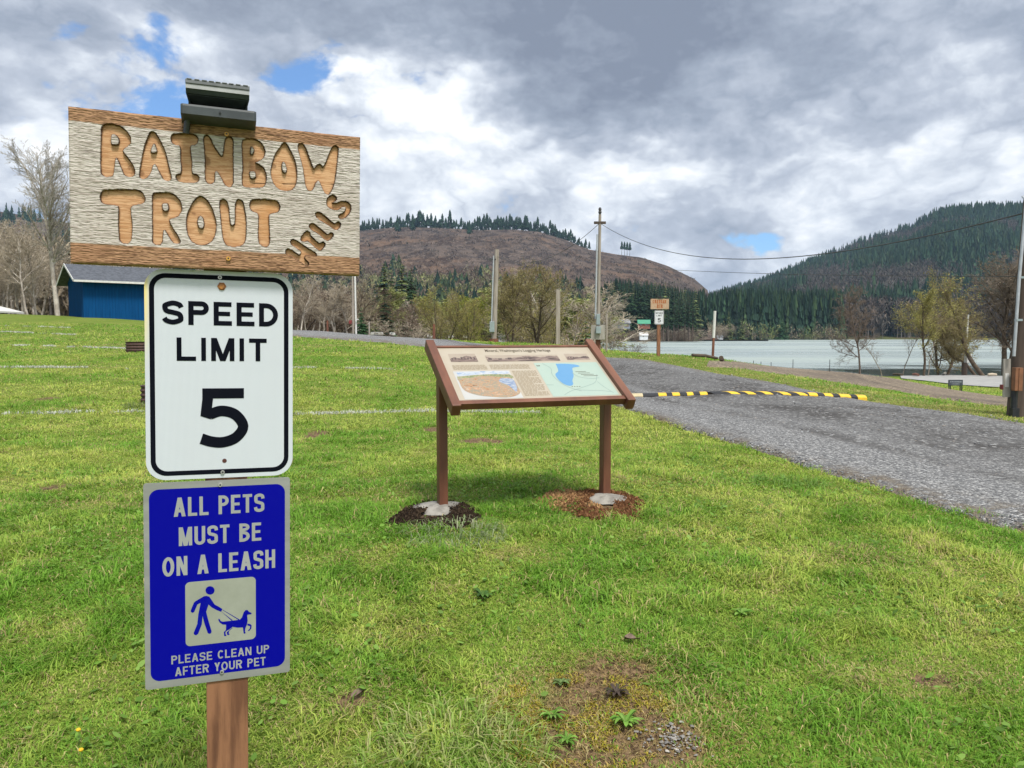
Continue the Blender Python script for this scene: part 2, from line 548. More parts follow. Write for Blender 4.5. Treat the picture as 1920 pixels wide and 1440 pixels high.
# ------------------------------------------------------------------ roads
def gravel_mat(name, a, b, c, dark, scale=1.0):
    m = bpy.data.materials.new(name); m.use_nodes = True
    t = m.node_tree; t.nodes.clear(); N = NT(t)
    out = N.n('ShaderNodeOutputMaterial'); bs = N.n('ShaderNodeBsdfPrincipled')
    t.links.new(bs.outputs[0], out.inputs[0])
    bs.inputs['Roughness'].default_value = 0.85
    p = N.n('ShaderNodeNewGeometry').outputs['Position']
    st = N.n('ShaderNodeTexVoronoi'); st.inputs['Scale'].default_value = 38 * scale
    N.set(st.inputs['Vector'], p)
    sc = N.n('ShaderNodeSeparateColor'); t.links.new(st.outputs['Color'], sc.inputs[0])
    st2 = N.n('ShaderNodeTexVoronoi'); st2.inputs['Scale'].default_value = 15 * scale
    N.set(st2.inputs['Vector'], p)
    sc2 = N.n('ShaderNodeSeparateColor'); t.links.new(st2.outputs['Color'], sc2.inputs[0])
    col = N.ramp(sc.outputs[0], [(0.0, a), (0.55, b), (0.85, c), (1.0, tuple(min(1, x * 1.7) for x in c))])
    at_ = N.n('ShaderNodeAttribute', attribute_name='lane')     # packed wheel lanes are darker and smoother
    patch = N.smooth(N.noise(p, 0.9, 5, 0.62), 0.42, 0.62)
    w = N.math('MULTIPLY', at_.outputs['Fac'], N.math('ADD', 0.5, N.math('MULTIPLY', patch, 0.5)), clamp=True)
    packed = N.mix(N.smooth(N.noise(p, 30, 4, 0.7), 0.35, 0.7), dark, tuple(x * 1.8 for x in dark))
    packed = N.mix(N.smooth(sc2.outputs[0], 0.86, 0.93), packed, c)
    col = N.mix(w, col, packed)
    eg = N.n('ShaderNodeAttribute', attribute_name='edge')      # leaf litter and dirt along the verges
    litter = N.mix(N.smooth(N.noise(p, 28, 4, .7), .4, .62), (0.085, 0.058, 0.036), (0.19, 0.155, 0.10))
    col = N.mix(N.math('MULTIPLY', eg.outputs['Fac'], N.smooth(N.noise(p, 3.5, 4, .65), .36, .56)), col, litter)
    t.links.new(col, bs.inputs['Base Color'])
    b_ = N.n('ShaderNodeBump'); b_.inputs['Distance'].default_value = 0.02
    N.set(b_.inputs['Height'], N.math('SUBTRACT', 1.0, st.outputs['Distance'])); t.links.new(b_.outputs[0], bs.inputs['Normal'])
    return m


def resample(P, n):
    P = np.array(P); s = np.concatenate([[0], np.cumsum(np.linalg.norm(np.diff(P, axis=0), axis=1))])
    q = np.linspace(0, s[-1], n)
    P = np.stack([np.interp(q, s, P[:, 0]), np.interp(q, s, P[:, 1])], -1)
    for _ in range(6): P[1:-1] = 0.25 * P[:-2] + 0.5 * P[1:-1] + 0.25 * P[2:]
    return P


def pip(poly, x, y):
    poly = np.asarray(poly); ins = np.zeros(np.shape(x), bool)
    x2, y2 = poly[-1]
    for x1, y1 in poly:
        c = (y1 > y) != (y2 > y)
        ins ^= c & (x < (x2 - x1) * (y - y1) / ((y2 - y1) if y2 != y1 else 1e-9) + x1)
        x2, y2 = x1, y1
    return ins


ROAD_L = resample([(9.0, 1.2), (6.0, 3.2)] + [tuple(hit(*p)) for p in ((1920, 1018), (1700, 941), (1450, 863), (1300, 816), (1180, 772), (1120, 747), (1000, 702), (900, 673), (800, 653), (700, 643), (560, 632), (480, 626), (400, 622), (300, 618))], 130)
ROAD_R = resample([(22.0, 6.0), (14.0, 8.0)] + [tuple(hit(*p)) for p in ((2020, 822), (1920, 807), (1800, 785), (1640, 757), (1500, 728), (1350, 700), (1235, 681), (1150, 671), (1050, 657), (900, 646), (850, 641), (750, 628), (650, 622), (560, 619), (480, 616), (400, 613), (300, 610))], 130)
ROAD_POLY = np.concatenate([ROAD_L, ROAD_R[::-1]])
TRACK_U = resample([tuple(hit(*p)) for p in ((1330, 680), (1420, 686), (1500, 692), (1650, 708), (1750, 722), (1920, 746), (2150, 775))], 70)
TRACK_L = resample([tuple(hit(*p)) for p in ((1325, 688), (1400, 695), (1480, 705), (1600, 723), (1700, 739), (1800, 755), (1920, 778), (2150, 822))], 70)
TRACK_POLY = np.concatenate([TRACK_U, TRACK_L[::-1]])


def strip(name, A, B, n, m, lift, lanes, label, cat):
    t = np.linspace(0, 1, n)[:, None, None]
    P = A[None] * (1 - t) + B[None] * t                       # (n across, stations, 2)
    ed = np.minimum(t[..., 0], 1 - t[..., 0])
    jit = (fbm(P[..., 0] * 1.7, P[..., 1] * 1.7, 3) - 0.5)
    N2 = B - A; N2 = N2 / np.linalg.norm(N2, axis=1, keepdims=True)
    P = P + N2[None] * (jit * np.where(ed < 0.04, 0.5, 0.0))[..., None]
    lane = np.zeros((n, len(A)))
    for c, w, a in lanes: lane += a * np.exp(-((t[..., 0] - c) / w) ** 2)
    sarr = np.concatenate([[0], np.cumsum(np.linalg.norm(np.diff((A + B) / 2, axis=0), axis=1))])[None] + 0 * t[..., 0]
    lane = np.clip(lane + (fbm(t[..., 0] * 16 + 3, sarr * 0.16, 4) - 0.5) * 1.1 + (fbm(P[..., 0] * 1.1, P[..., 1] * 1.1, 4) - 0.5) * 0.5, 0, 1)
    edge = sstep(.085, .0, ed + (fbm(P[..., 0] * 1.4 + 7, P[..., 1] * 1.4, 3) - .5) * .10)
    Z = H(P[..., 0], P[..., 1]) + lift + np.minimum(ed * 0.6, 0.03) - lane * 0.012
    Z = np.where(ed < 0.001, Z - lift - 0.05, Z)
    me = grid_mesh(name, np.concatenate([P, Z[..., None]], -1), attrs={'lane': lane.ravel(), 'edge': edge.ravel()})
    o = link(name, me, m)
    tag(o, label, cat, kind='structure')


strip("gravel_road", ROAD_L, ROAD_R, 44, gravel_mat("road gravel", (0.060, 0.061, 0.063), (0.17, 0.172, 0.176), (0.30, 0.30, 0.295), (0.042, 0.039, 0.037), 1.5), 0.02,
      [(0.50, 0.15, 1.1), (0.78, 0.13, 1.1), (0.64, .12, .5), (0.27, 0.05, 0.6)], "grey gravel road curving up past the information panel", "road")
strip("dirt_track", TRACK_U, TRACK_L, 16, gravel_mat("track dirt", (0.075, 0.055, 0.038), (0.16, 0.125, 0.085), (0.26, 0.21, 0.15), (0.045, 0.034, 0.026), 0.6), 0.02,
      [(0.3, 0.14, 0.5), (0.8, 0.12, 0.8)], "worn brown dirt track across the grass above the lake", "path")

LOT = resample([tuple(hit(*p)) for p in ((1685, 705), (1760, 704), (1920, 704), (2300, 707))], 30)
LOT_N = resample([tuple(hit(*p)) for p in ((1690, 711), (1780, 722), (1920, 729), (2300, 735))], 30)
t_ = np.linspace(0, 1, 10)[:, None, None]
_P = LOT[None] * (1 - t_) + LOT_N[None] * t_
o = link("paved_lot", grid_mesh("paved_lot", np.concatenate([_P, (H(_P[..., 0], _P[..., 1]) + 0.06)[..., None]], -1)),
         mat("pale concrete", (0.33, 0.33, 0.32), (0.24, 0.24, 0.235), 1.5, 0.85, 0.004, coord='Object'))
tag(o, "pale paved lot at the lake edge", "pavement", kind='structure')

# ------------------------------------------------------------------ lake
def water():
    m = bpy.data.materials.new("lake water"); m.use_nodes = True
    t = m.node_tree; t.nodes.clear(); N = NT(t)
    out = N.n('ShaderNodeOutputMaterial'); bs = N.n('ShaderNodeBsdfPrincipled')
    t.links.new(bs.outputs[0], out.inputs[0])
    p = N.n('ShaderNodeNewGeometry').outputs['Position']
    streak = N.smooth(N.noise(N.vmath('MULTIPLY', p, (0.35, 1.0, 1)), 0.02, 4, 0.6), 0.4, 0.65)
    sp = N.n('ShaderNodeSeparateXYZ'); t.links.new(p, sp.inputs[0])
    wob = N.math('MULTIPLY', N.math('SUBTRACT', N.noise(p, 0.06, 3), 0.5), 70)
    calm = N.math('MULTIPLY', N.smooth(N.math('ADD', sp.outputs[1], wob), 112, 96), N.smooth(sp.outputs[0], 28, 42))   # sheltered water by the lot; dark tree reflections are put into its base colour
    N.set(bs.inputs['Base Color'], N.mix(calm, N.mix(streak, (0.28, 0.335, 0.325), (0.33, 0.385, 0.36)), (0.035, 0.05, 0.03)))
    rgh = N.math('ADD', 0.22, N.math('MULTIPLY', streak, 0.25))
    N.set(bs.inputs['Roughness'], N.math('MULTIPLY', rgh, N.math('SUBTRACT', 1.0, N.math('MULTIPLY', calm, 0.85))))
    b = N.n('ShaderNodeBump'); b.inputs['Distance'].default_value = 0.5
    N.set(b.inputs['Strength'], N.math('SUBTRACT', 1.0, N.math('MULTIPLY', calm, 0.96)))
    hgt = N.math('ADD', N.noise(N.vmath('MULTIPLY', p, (0.6, 1, 1)), 1.1, 4, 0.6), N.math('MULTIPLY', N.noise(p, 5, 3, 0.6), 0.25))
    N.set(b.inputs['Height'], hgt)
    t.links.new(b.outputs[0], bs.inputs['Normal'])
    return m


nx, ny = 40, 60
_x = np.linspace(-200, 2600, nx); _y = np.concatenate([np.linspace(40, 1500, ny)])
X, Y = np.meshgrid(_x, _y)
tag(link("lake", grid_mesh("lake", np.stack([X, Y, np.full(X.shape, LAKE_Z)], -1), flip=True), water()), "pale green rippled lake below the hills", "lake", kind='structure')

# ------------------------------------------------------------------ hills
def hill(name, prof, d0, d1, z0, m, label, rough, curve):
    px = np.array([p[0] for p in prof], float); py = np.array([p[1] for p in prof], float)
    cols = np.linspace(px[0], px[-1], 320)
    crest = EYE[2] + (628 - np.interp(cols, px, py)) / F * d1
    t = np.concatenate([np.linspace(0, 1, 90), np.linspace(1.02, 1.6, 12)])
    T, Cx = np.meshgrid(t, cols, indexing='ij')
    D = d0 + (d1 - d0) * T
    X = (Cx - CX) / F * D
    s = np.where(T <= 1, np.maximum(T, 0) ** curve, 1 - (T - 1) ** 1.3 * 1.2)
    Z = z0 + (crest[None] - z0) * s
    Z = Z + (fbm(X / 130.0, D / 130.0, 5, 0.55) - 0.5) * rough * np.clip(T * 3, 0, 1) * np.clip(np.abs(1 - T) * 5, 0.06, 1)
    o = link(name, grid_mesh(name, np.stack([X, D, Z], -1), flip=True), m)
    tag(o, label, "hill", kind='structure')
    def z_at(pxq, tq):
        c = EYE[2] + (628 - np.interp(pxq, px, py)) / F * d1
        D = d0 + (d1 - d0) * tq
        X = (pxq - CX) / F * D
        s = np.where(tq <= 1, tq ** curve, 1 - np.maximum(tq - 1, 0) ** 1.3 * 1.2)
        z = z0 + (c - z0) * s + (fbm(X / 130.0, D / 130.0, 5, 0.55) - 0.5) * rough * np.clip(tq * 3, 0, 1) * np.clip(np.abs(1 - tq) * 5, 0.06, 1)
        return X, D, z
    return z_at


def clearcut():
    m = bpy.data.materials.new("logged slope"); m.use_nodes = True
    t = m.node_tree; t.nodes.clear(); N = NT(t)
    out = N.n('ShaderNodeOutputMaterial'); bs = N.n('ShaderNodeBsdfPrincipled')
    t.links.new(bs.outputs[0], out.inputs[0]); bs.inputs['Roughness'].default_value = 0.95; bs.inputs['Specular IOR Level'].default_value = 0.05
    p = N.n('ShaderNodeNewGeometry').outputs['Position']
    pw = N.vmath('ADD', p, N.vmath('SCALE', N.noise(p, 0.006, 3, out=1), 60))
    st = N.noise(N.vmath('MULTIPLY', pw, (1.0, 0.35, 1.0)), 0.045, 7, 0.72)
    big = N.noise(p, 0.006, 4, 0.6)
    c = N.mix(N.smooth(st, 0.38, 0.62), (0.034, 0.026, 0.024), (0.105, 0.080, 0.066))
    c = N.mix(N.smooth(big, 0.45, 0.68), c, N.vmath('MULTIPLY', c, (1.25, 1.05, 0.85)))
    lg = N.n('ShaderNodeTexWave'); lg.inputs['Scale'].default_value = 0.03; lg.inputs['Distortion'].default_value = 30; lg.inputs['Detail'].default_value = 4
    N.set(lg.inputs['Vector'], p)
    c = N.mix(N.math('MULTIPLY', N.smooth(lg.outputs['Fac'], 0.93, 0.99), 0.5), c, (0.22, 0.18, 0.15))
    t.links.new(c, bs.inputs['Base Color'])
    b = N.n('ShaderNodeBump'); b.inputs['Distance'].default_value = 6.0; N.set(b.inputs['Height'], st); t.links.new(b.outputs[0], bs.inputs['Normal'])
    return m


HILL_A = hill("hill", [(-500, 420), (-100, 395), (0, 398), (130, 420), (400, 450), (540, 445), (680, 435), (740, 429), (790, 429), (830, 430), (900, 434), (960, 433), (1010, 437), (1060, 452), (1100, 469),
                       (1150, 478), (1200, 484), (1250, 500), (1300, 524), (1325, 545), (1350, 650), (1440, 700)], 560, 1650, -2.0, clearcut(),
              "brown logged hill with a conifer crest", 26, 1.15)
HILL_B = hill("hill", [(1290, 584), (1340, 566), (1400, 549), (1440, 534), (1500, 509), (1560, 486), (1600, 469), (1640, 455), (1700, 440), (1730, 422), (1750, 410), (1800, 403), (1850, 401), (1900, 402), (2000, 398), (2200, 412), (2600, 452)],
              900, 2300, 0.0, mat("forest floor", (0.03, 0.045, 0.03), (0.07, 0.06, 0.05), 0.02, 0.95), "dark forested hill rising beyond the lake", 50, 1.0)

# ------------------------------------------------------------------ lettering
def ribbon(pts, w):
    """outline strips of an open stroke with mitred corners and square ends"""
    P = np.array(pts, float)
    d = np.diff(P, axis=0); d /= np.linalg.norm(d, axis=1, keepdims=True)
    nrm = np.stack([-d[:, 1], d[:, 0]], -1)
    L = []
    for i in range(len(P)):
        if i == 0: m = nrm[0]
        elif i == len(P) - 1: m = nrm[-1]
        else:
            m = nrm[i - 1] + nrm[i]; m = m / max(np.dot(m, nrm[i]), 0.35) if np.dot(m, m) > 1e-9 else nrm[i]
        L.append(m * w / 2)
    L = np.array(L)
    A, B = P + L, P - L
    return [[A[i], A[i + 1], B[i + 1], B[i]] for i in range(len(P) - 1)]


def arc(cx, cy, rx, ry, a0, a1, n=14):
    return [(cx + rx * math.cos(math.radians(a0 + (a1 - a0) * k / n)), cy + ry * math.sin(math.radians(a0 + (a1 - a0) * k / n))) for k in range(n + 1)]
def spline(P, n=8):
    P = [np.array(p, float) for p in P]
    P = [2 * P[0] - P[1]] + P + [2 * P[-1] - P[-2]]
    out = []
    for i in range(1, len(P) - 2):
        for k in range(n):
            t = k / n
            out.append(0.5 * (2 * P[i] + (P[i + 1] - P[i - 1]) * t + (2 * P[i - 1] - 5 * P[i] + 4 * P[i + 1] - P[i + 2]) * t * t + (3 * P[i] - P[i - 1] - 3 * P[i + 1] + P[i + 2]) * t ** 3))
    out.append(P[-2])
    return out
def rect(x0, y0, x1, y1): return [(x0, y0), (x1, y0), (x1, y1), (x0, y1)]


def glyph(ch, w, s):
    h = s / 2
    t = s * 1.12
    if ch == 'A':
        y = 0.22
        f = lambda yy: (w / 2 - t / 2) * yy
        return [[(0, 0), (t, 0), (w / 2 + t / 2, 1), (w / 2 - t / 2, 1)], [(w, 0), (w - t, 0), (w / 2 - t / 2, 1), (w / 2 + t / 2, 1)], rect(f(y) + t * .6, y, w - f(y) - t * .6, y + s * .95)]
    if ch == 'B':
        r1, r2 = (1 - 0.54) / 2, 0.54 / 2
        q = [rect(0, 0, s, 1)]
        q += ribbon([(s * .5, 1 - h), (w * .93 - r1 - h * .4, 1 - h)] + arc(w * .93 - r1 - h * .4, 0.75 + h * .45, r1 - .02, 0.25 - h * 1.45 + h * 0, 90, -90)[1:] + [(s * .5, 0.5 + h * 0)], s * .95)
        q += ribbon([(s * .5, .5), (w - r2 - h, .5)] + arc(w - r2 - h, 0.25 + h * .5, r2, 0.25 - h * .5, 90, -90)[1:] + [(s * .5, h)], s)
        return q
    if ch == 'C':
        return ribbon([(w / 2 + (w / 2 - h) * math.cos(a), .5 + (.5 - h) * math.sin(a)) for a in np.linspace(math.radians(42), math.radians(318), 26)], s)
    if ch == 'D':
        r = min(.5 - h, w - s)
        return [rect(0, 0, s, 1)] + ribbon([(s * .5, 1 - h), (w - h - r, 1 - h)] + arc(w - h - r, .5, r, .5 - h, 90, -90, 18)[1:] + [(s * .5, h)], s)
    if ch == 'E': return [rect(0, 0, s, 1), rect(s, 0, w, s * .95), rect(s, 1 - s * .95, w * .98, 1), rect(s, .5 - h * .9, w * .9, .5 + h * .9)]
    if ch == 'F': return [rect(0, 0, s, 1), rect(s, 1 - s * .95, w, 1), rect(s, .48 - h * .9, w * .9, .48 + h * .9)]
    if ch == 'H': return [rect(0, 0, s, 1), rect(w - s, 0, w, 1), rect(s, .5 - h * .9, w - s, .5 + h * .9)]
    if ch == 'I': return [rect(0, 0, w, 1)]
    if ch == 'L': return [rect(0, 0, s, 1), rect(s, 0, w, s * .95)]
    if ch == 'M':
        return [rect(0, 0, s, 1), rect(w - s, 0, w, 1), [(0, 1), (t * 1.05, 1), (w / 2 + t * .5, 0), (w / 2 - t * .5, 0)], [(w, 1), (w - t * 1.05, 1), (w / 2 - t * .5, 0), (w / 2 + t * .5, 0)]]
    if ch == 'N': return [rect(0, 0, s, 1), rect(w - s, 0, w, 1), [(0, 1), (t, 1), (w, 0), (w - t, 0)]]
    if ch == 'O':
        return ribbon([(w / 2 + (w / 2 - h) * math.cos(a), .5 + (.5 - h) * math.sin(a)) for a in np.linspace(0, 2 * math.pi, 37)], s)
    if ch in 'PR':
        r = (1 - .43 - s) / 2
        q = [rect(0, 0, s, 1)] + ribbon([(s * .5, 1 - h), (w - h - r, 1 - h)] + arc(w - h - r, 1 - h - r, r, r, 90, -90)[1:] + [(s * .5, 1 - h - 2 * r)], s)
        if ch == 'R': q.append([(w * .42, .44), (w * .42 + t * 1.1, .44), (w, 0), (w - t * 1.2, 0)])
        return q
    if ch == 'S':
        return ribbon(spline([(w - s * .42, .72), (w * .80, 1 - h * 1.6), (w / 2, 1 - h), (w * .19, 1 - h * 1.75), (h, .74), (w * .2, .575), (w / 2, .51), (w * .8, .435), (w - h, .265), (w * .81, h * 1.75), (w / 2, h), (w * .2, h * 1.6), (s * .36, .27)], 5), s)
    if ch == 'T': return [rect(0, 1 - s * .95, w, 1), rect(w / 2 - h, 0, w / 2 + h, 1 - s * .95)]
    if ch == 'U':
        r = w / 2 - h
        return ribbon([(h, 1), (h, h + r)] + arc(w / 2, h + r, r, r, 180, 360, 16)[1:] + [(w - h, 1)], s)
    if ch == 'V': return [[(0, 1), (t, 1), (w / 2 + t / 2, 0), (w / 2 - t / 2, 0)], [(w, 1), (w - t, 1), (w / 2 - t / 2, 0), (w / 2 + t / 2, 0)]]
    if ch == 'Y': return [[(0, 1), (t * 1.1, 1), (w / 2 + h, .42), (w / 2 - h, .42)], [(w, 1), (w - t * 1.1, 1), (w / 2 - h, .42), (w / 2 + h, .42)], rect(w / 2 - h, 0, w / 2 + h, .43)]
    if ch == '5':
        k = lambda x, y: ((x - 445) / 393.0, (1188 - y) / 393.0)
        q = [[k(470, 795), k(748, 795), k(748, 862), k(470, 862)], [k(470, 862), k(541, 862), k(533, 930), k(462, 930)], [k(462, 930), k(533, 928), k(526, 1000), k(457, 977)]]
        q += ribbon([k(*p) for p in spline([(520, 966), (600, 945), (690, 972), (742, 1050), (695, 1122), (610, 1153), (530, 1148), (462, 1126)], 6)], 71 / 393.0)
        return [[(x / .852 * w, y) for x, y in p] for p in q]
    return []


WID = dict(A=.76, B=.70, C=.72, D=.72, E=.64, F=.60, H=.70, I=.19, L=.59, M=.86, N=.72, O=.78, P=.67, R=.73, S=.68, T=.63, U=.70, V=.72, Y=.68)


def text_polys(txt, x0, x1, zb, zt, s, wid=None, gap=.15, space=.36):
    """flat letters filling x0..x1 between zb and zt; s = stroke / cap height"""
    wd = dict(WID); wd['I'] = s
    if wid: wd.update(wid)
    wd = [space if c == ' ' else wd[c] for c in txt]
    tot = sum(wd) + gap * (len(txt) - 1)
    h = zt - zb
    kx = (x1 - x0) / tot / h
    out, x = [], 0.0
    for c, w in zip(txt, wd):
        if c != ' ':
            for p in glyph(c, w * kx, s * (1 if kx > 0.8 else .95)):
                out.append([(x0 + (x + q[0]) * h, zb + q[1] * h) for q in p])
        x += w * kx + gap * kx
    return out


def flats(name, polys, y, m, parent, dy=-2.0e-5):
    mb = MB()
    for i, p in enumerate(polys): mb.flat(p, y + dy * (i % 7))
    me = bpy.data.meshes.new(name)
    me.from_pydata(mb.v, [], mb.f)
    me.materials.append(m)
    return link(name, me, None, parent)


def rrect(w, h, r, n=8, c=(0, 0)):
    P = []
    for sx, sz, a in ((1, 1, 0), (-1, 1, 90), (-1, -1, 180), (1, -1, 270)):
        P += [(c[0] + sx * (w / 2 - r) + r * math.cos(math.radians(a + 90 * k / n)), c[1] + sz * (h / 2 - r) + r * math.sin(math.radians(a + 90 * k / n))) for k in range(n + 1)]
    return P


def ring_polys(A, B):
    n = len(A)
    return [[A[i], A[(i + 1) % n], B[(i + 1) % n], B[i]] for i in range(n)]


def disc(cx, cz, r, n=18, ry=None): return [(cx + r * math.cos(2 * math.pi * k / n), cz + (ry or r) * math.sin(2 * math.pi * k / n)) for k in range(n)]


def project(P):
    c, s = math.cos(PITCH), math.sin(PITCH)
    Q = P - EYE
    y2 = c * Q[..., 1] - s * Q[..., 2]; z2 = s * Q[..., 1] + c * Q[..., 2]
    return np.stack([CX + F * Q[..., 0] / y2, CY - F * z2 / y2], -1)


# outlines of the carved letters, traced in photo pixels: (origin x, origin y, zoom)
FA, FB, FC, FD = (170, 220, 8.0), (370, 230, 1920 / 280.0), (170, 340, 8.0), (390, 340, 6.4)
LETTERS = [
 (FA, [(160,130),(215,95),(330,95),(450,130),(540,200),(600,290),(605,370),(560,430),(470,480),(530,570),(610,670),(655,760),(665,840),(640,880),(580,895),(510,870),(470,790),(430,690),(385,590),(365,620),(355,760),(340,860),(300,890),(210,890),(155,850),(145,740),(150,520),(155,300)], [[(310,250),(370,250),(410,300),(430,350),(415,410),(310,410),(300,330)]]),
 (FA, [(930,200),(985,240),(1030,320),(1090,440),(1130,540),(1160,680),(1200,830),(1220,920),(1170,955),(1100,940),(1060,880),(1000,760),(960,690),(930,720),(900,840),(840,910),(770,925),(725,890),(735,800),(760,640),(790,500),(820,380),(860,290),(880,225)], [[(945,385),(970,410),(1000,530),(895,530),(920,430)]]),
 (FA, [(1200,290),(1230,245),(1300,240),(1500,240),(1580,260),(1615,310),(1610,380),(1560,415),(1500,415),(1495,500),(1520,640),(1515,840),(1590,850),(1635,900),(1620,960),(1570,980),(1420,980),(1310,960),(1265,900),(1290,850),(1360,845),(1360,720),(1345,600),(1350,420),(1260,410),(1210,370)], []),
 (FB, [(75,210),(90,165),(130,155),(165,180),(200,270),(260,370),(315,440),(335,380),(345,260),(360,200),(400,172),(445,185),(465,230),(460,400),(465,600),(465,770),(440,825),(390,825),(345,790),(300,690),(245,610),(225,640),(225,760),(170,790),(115,770),(95,700),(100,500),(90,330)], []),
 (FB, [(572,250),(590,210),(700,197),(790,225),(850,290),(880,370),(860,440),(800,490),(740,510),(800,535),(860,580),(890,670),(885,770),(850,830),(720,835),(590,825),(572,760),(585,550),(575,380)], [[(685,300),(720,320),(730,360),(715,400),(685,410)], [(675,620),(745,625),(755,680),(740,715),(690,715),(670,680)]]),
 (FB, [(1125,252),(1160,280),(1200,360),(1250,460),(1280,580),(1285,720),(1265,810),(1210,870),(1120,878),(1040,850),(970,770),(945,670),(945,590),(970,500),(1000,400),(1060,320),(1090,270)], [[(1105,490),(1135,530),(1155,600),(1140,640),(1115,645),(1090,600),(1085,540)]]),
 (FB, [(1290,300),(1310,262),(1360,265),(1395,320),(1440,440),(1480,560),(1505,600),(1530,550),(1570,525),(1600,540),(1615,580),(1650,520),(1700,380),(1740,310),(1775,288),(1815,310),(1815,380),(1795,560),(1775,740),(1740,850),(1700,920),(1660,920),(1625,880),(1600,820),(1570,750),(1545,740),(1510,800),(1490,860),(1450,880),(1410,860),(1385,780),(1370,640),(1340,500),(1305,380)], []),
 (FC, [(135,250),(150,170),(200,125),(450,120),(700,120),(770,155),(815,230),(820,290),(780,335),(600,360),(600,480),(625,620),(620,760),(610,880),(570,930),(490,935),(430,890),(420,780),(415,600),(420,400),(400,360),(250,345),(165,325)], []),
 (FC, [(920,230),(940,175),(1010,165),(1180,165),(1270,205),(1340,280),(1375,370),(1365,450),(1310,530),(1200,560),(1175,580),(1220,680),(1300,800),(1350,890),(1340,930),(1260,935),(1210,890),(1150,790),(1100,710),(1080,800),(1080,900),(1050,950),(970,950),(920,910),(930,780),(925,600),(925,400)], [[(1080,325),(1150,325),(1170,380),(1165,430),(1125,455),(1080,425),(1070,375)]]),
 (FC, [(1640,212),(1710,240),(1780,320),(1840,440),(1880,580),(1890,680),(1870,810),(1820,900),(1720,960),(1600,955),(1500,890),(1450,790),(1430,650),(1445,500),(1500,360),(1570,260)], [[(1640,510),(1680,540),(1705,630),(1690,700),(1640,710),(1605,650),(1600,570)]]),
 (FD, [(135,260),(150,220),(190,210),(230,235),(248,300),(260,420),(270,520),(300,535),(325,500),(325,340),(328,260),(350,215),(390,212),(425,245),(440,330),(460,440),(460,600),(455,720),(400,775),(310,790),(220,770),(180,700),(165,580),(150,420)], []),
 (FD, [(497,280),(510,230),(560,212),(700,215),(820,225),(860,270),(868,330),(830,375),(735,385),(730,460),(742,600),(742,740),(720,785),(660,785),(610,740),(600,650),(608,500),(605,380),(545,365),(505,330)], []),
 (FD, [(985,715),(1010,690),(1060,705),(1130,755),(1230,820),(1300,860),(1308,890),(1280,905),(1210,890),(1170,885),(1155,925),(1210,970),(1215,1000),(1185,1018),(1100,960),(1010,905),(935,880),(925,840),(950,808),(1000,815),(1060,860),(1100,890),(1125,845),(1060,800),(995,755)], []),
 (FD, [(1110,680),(1150,620),(1190,590),(1225,610),(1230,645),(1280,700),(1340,745),(1385,722),(1412,745),(1400,785),(1360,830),(1325,825),(1260,770),(1200,710),(1150,725),(1115,710)], []),
 (FD, [(1208,545),(1225,505),(1270,502),(1330,550),(1400,610),(1435,640),(1475,608),(1510,630),(1505,665),(1445,715),(1410,705),(1330,630),(1240,580)], []),
 (FD, [(1283,395),(1305,367),(1345,370),(1420,425),(1480,480),(1520,510),(1560,480),(1598,500),(1595,540),(1550,585),(1510,575),(1430,515),(1310,445)], []),
 (FD, [(1420,270),(1425,215),(1460,170),(1510,158),(1545,185),(1545,225),(1510,245),(1490,255),(1540,265),(1600,235),(1670,238),(1715,280),(1720,340),(1690,400),(1640,445),(1580,450),(1558,420),(1580,395),(1630,375),(1660,325),(1640,300),(1600,310),(1560,345),(1500,340),(1440,305)], []),
]


def chaikin(P, n=2):
    P = np.array(P, float)
    for _ in range(n):
        Q = np.roll(P, -1, 0)
        P = np.stack([0.78 * P + 0.22 * Q, 0.22 * P + 0.78 * Q], 1).reshape(-1, 2)
    return P


def poly_sdf(poly, x, y):
    """negative inside"""
    d2 = np.full(x.shape, 1e9)
    a = poly[-1]
    for b in poly:
        e = b - a; w = (x - a[0], y - a[1])
        t = np.clip((w[0] * e[0] + w[1] * e[1]) / max(e @ e, 1e-9), 0, 1)
        d2 = np.minimum(d2, (w[0] - t * e[0]) ** 2 + (w[1] - t * e[1]) ** 2)
        a = b
    return np.where(pip(poly, x, y), -1, 1) * np.sqrt(d2)


# ------------------------------------------------------------------ the signpost in the foreground
YAW, LEAN = 0.3526, 0.018
SGZ = 1.361
SIGN_ROOT = Vector((-0.643 - SGZ * LEAN * math.cos(YAW), 1.698 - SGZ * LEAN * math.sin(YAW), 0.0))
SIGN_ROOT.z = ground_z(SIGN_ROOT.x, SIGN_ROOT.y) - 0.01
SIGN_M = Matrix.Translation(SIGN_ROOT) @ (Matrix.Rotation(YAW, 4, 'Z') @ Matrix.Rotation(LEAN, 4, 'Y'))

wood_post = mat("stained post", (0.27, 0.125, 0.062), (0.11, 0.045, 0.022), 34, 0.75, 0.002, (1, 1, 0.10), contrast=(0.38, 0.66), c3=(0.19, 0.08, 0.038))
black_sheet = mat("black sheeting", (0.004, 0.005, 0.010), (0.006, 0.007, 0.012), 5, 0.6, spec=0.03)
alu = mat("bare aluminium", (0.30, 0.31, 0.30), (0.24, 0.25, 0.24), 3, 0.5, 0, (1, 1, 8), metal=0.15)
steel = mat("zinc screw", (0.55, 0.55, 0.55), (0.4, 0.4, 0.42), 60, 0.4, metal=0.5)
brass = mat("yellow screw", (0.62, 0.34, 0.07), (0.4, 0.2, 0.04), 60, 0.4, metal=0.3)
rust = mat("rusty bolt", (0.45, 0.19, 0.04), (0.22, 0.09, 0.03), 90, 0.7, 0.001)
dark_plastic = mat("weathered black plastic", (0.050, 0.062, 0.068), (0.032, 0.040, 0.046), 20, 0.5)
very_dark = mat("dark plastic", (0.012, 0.014, 0.018), (0.02, 0.022, 0.026), 20, 0.4)
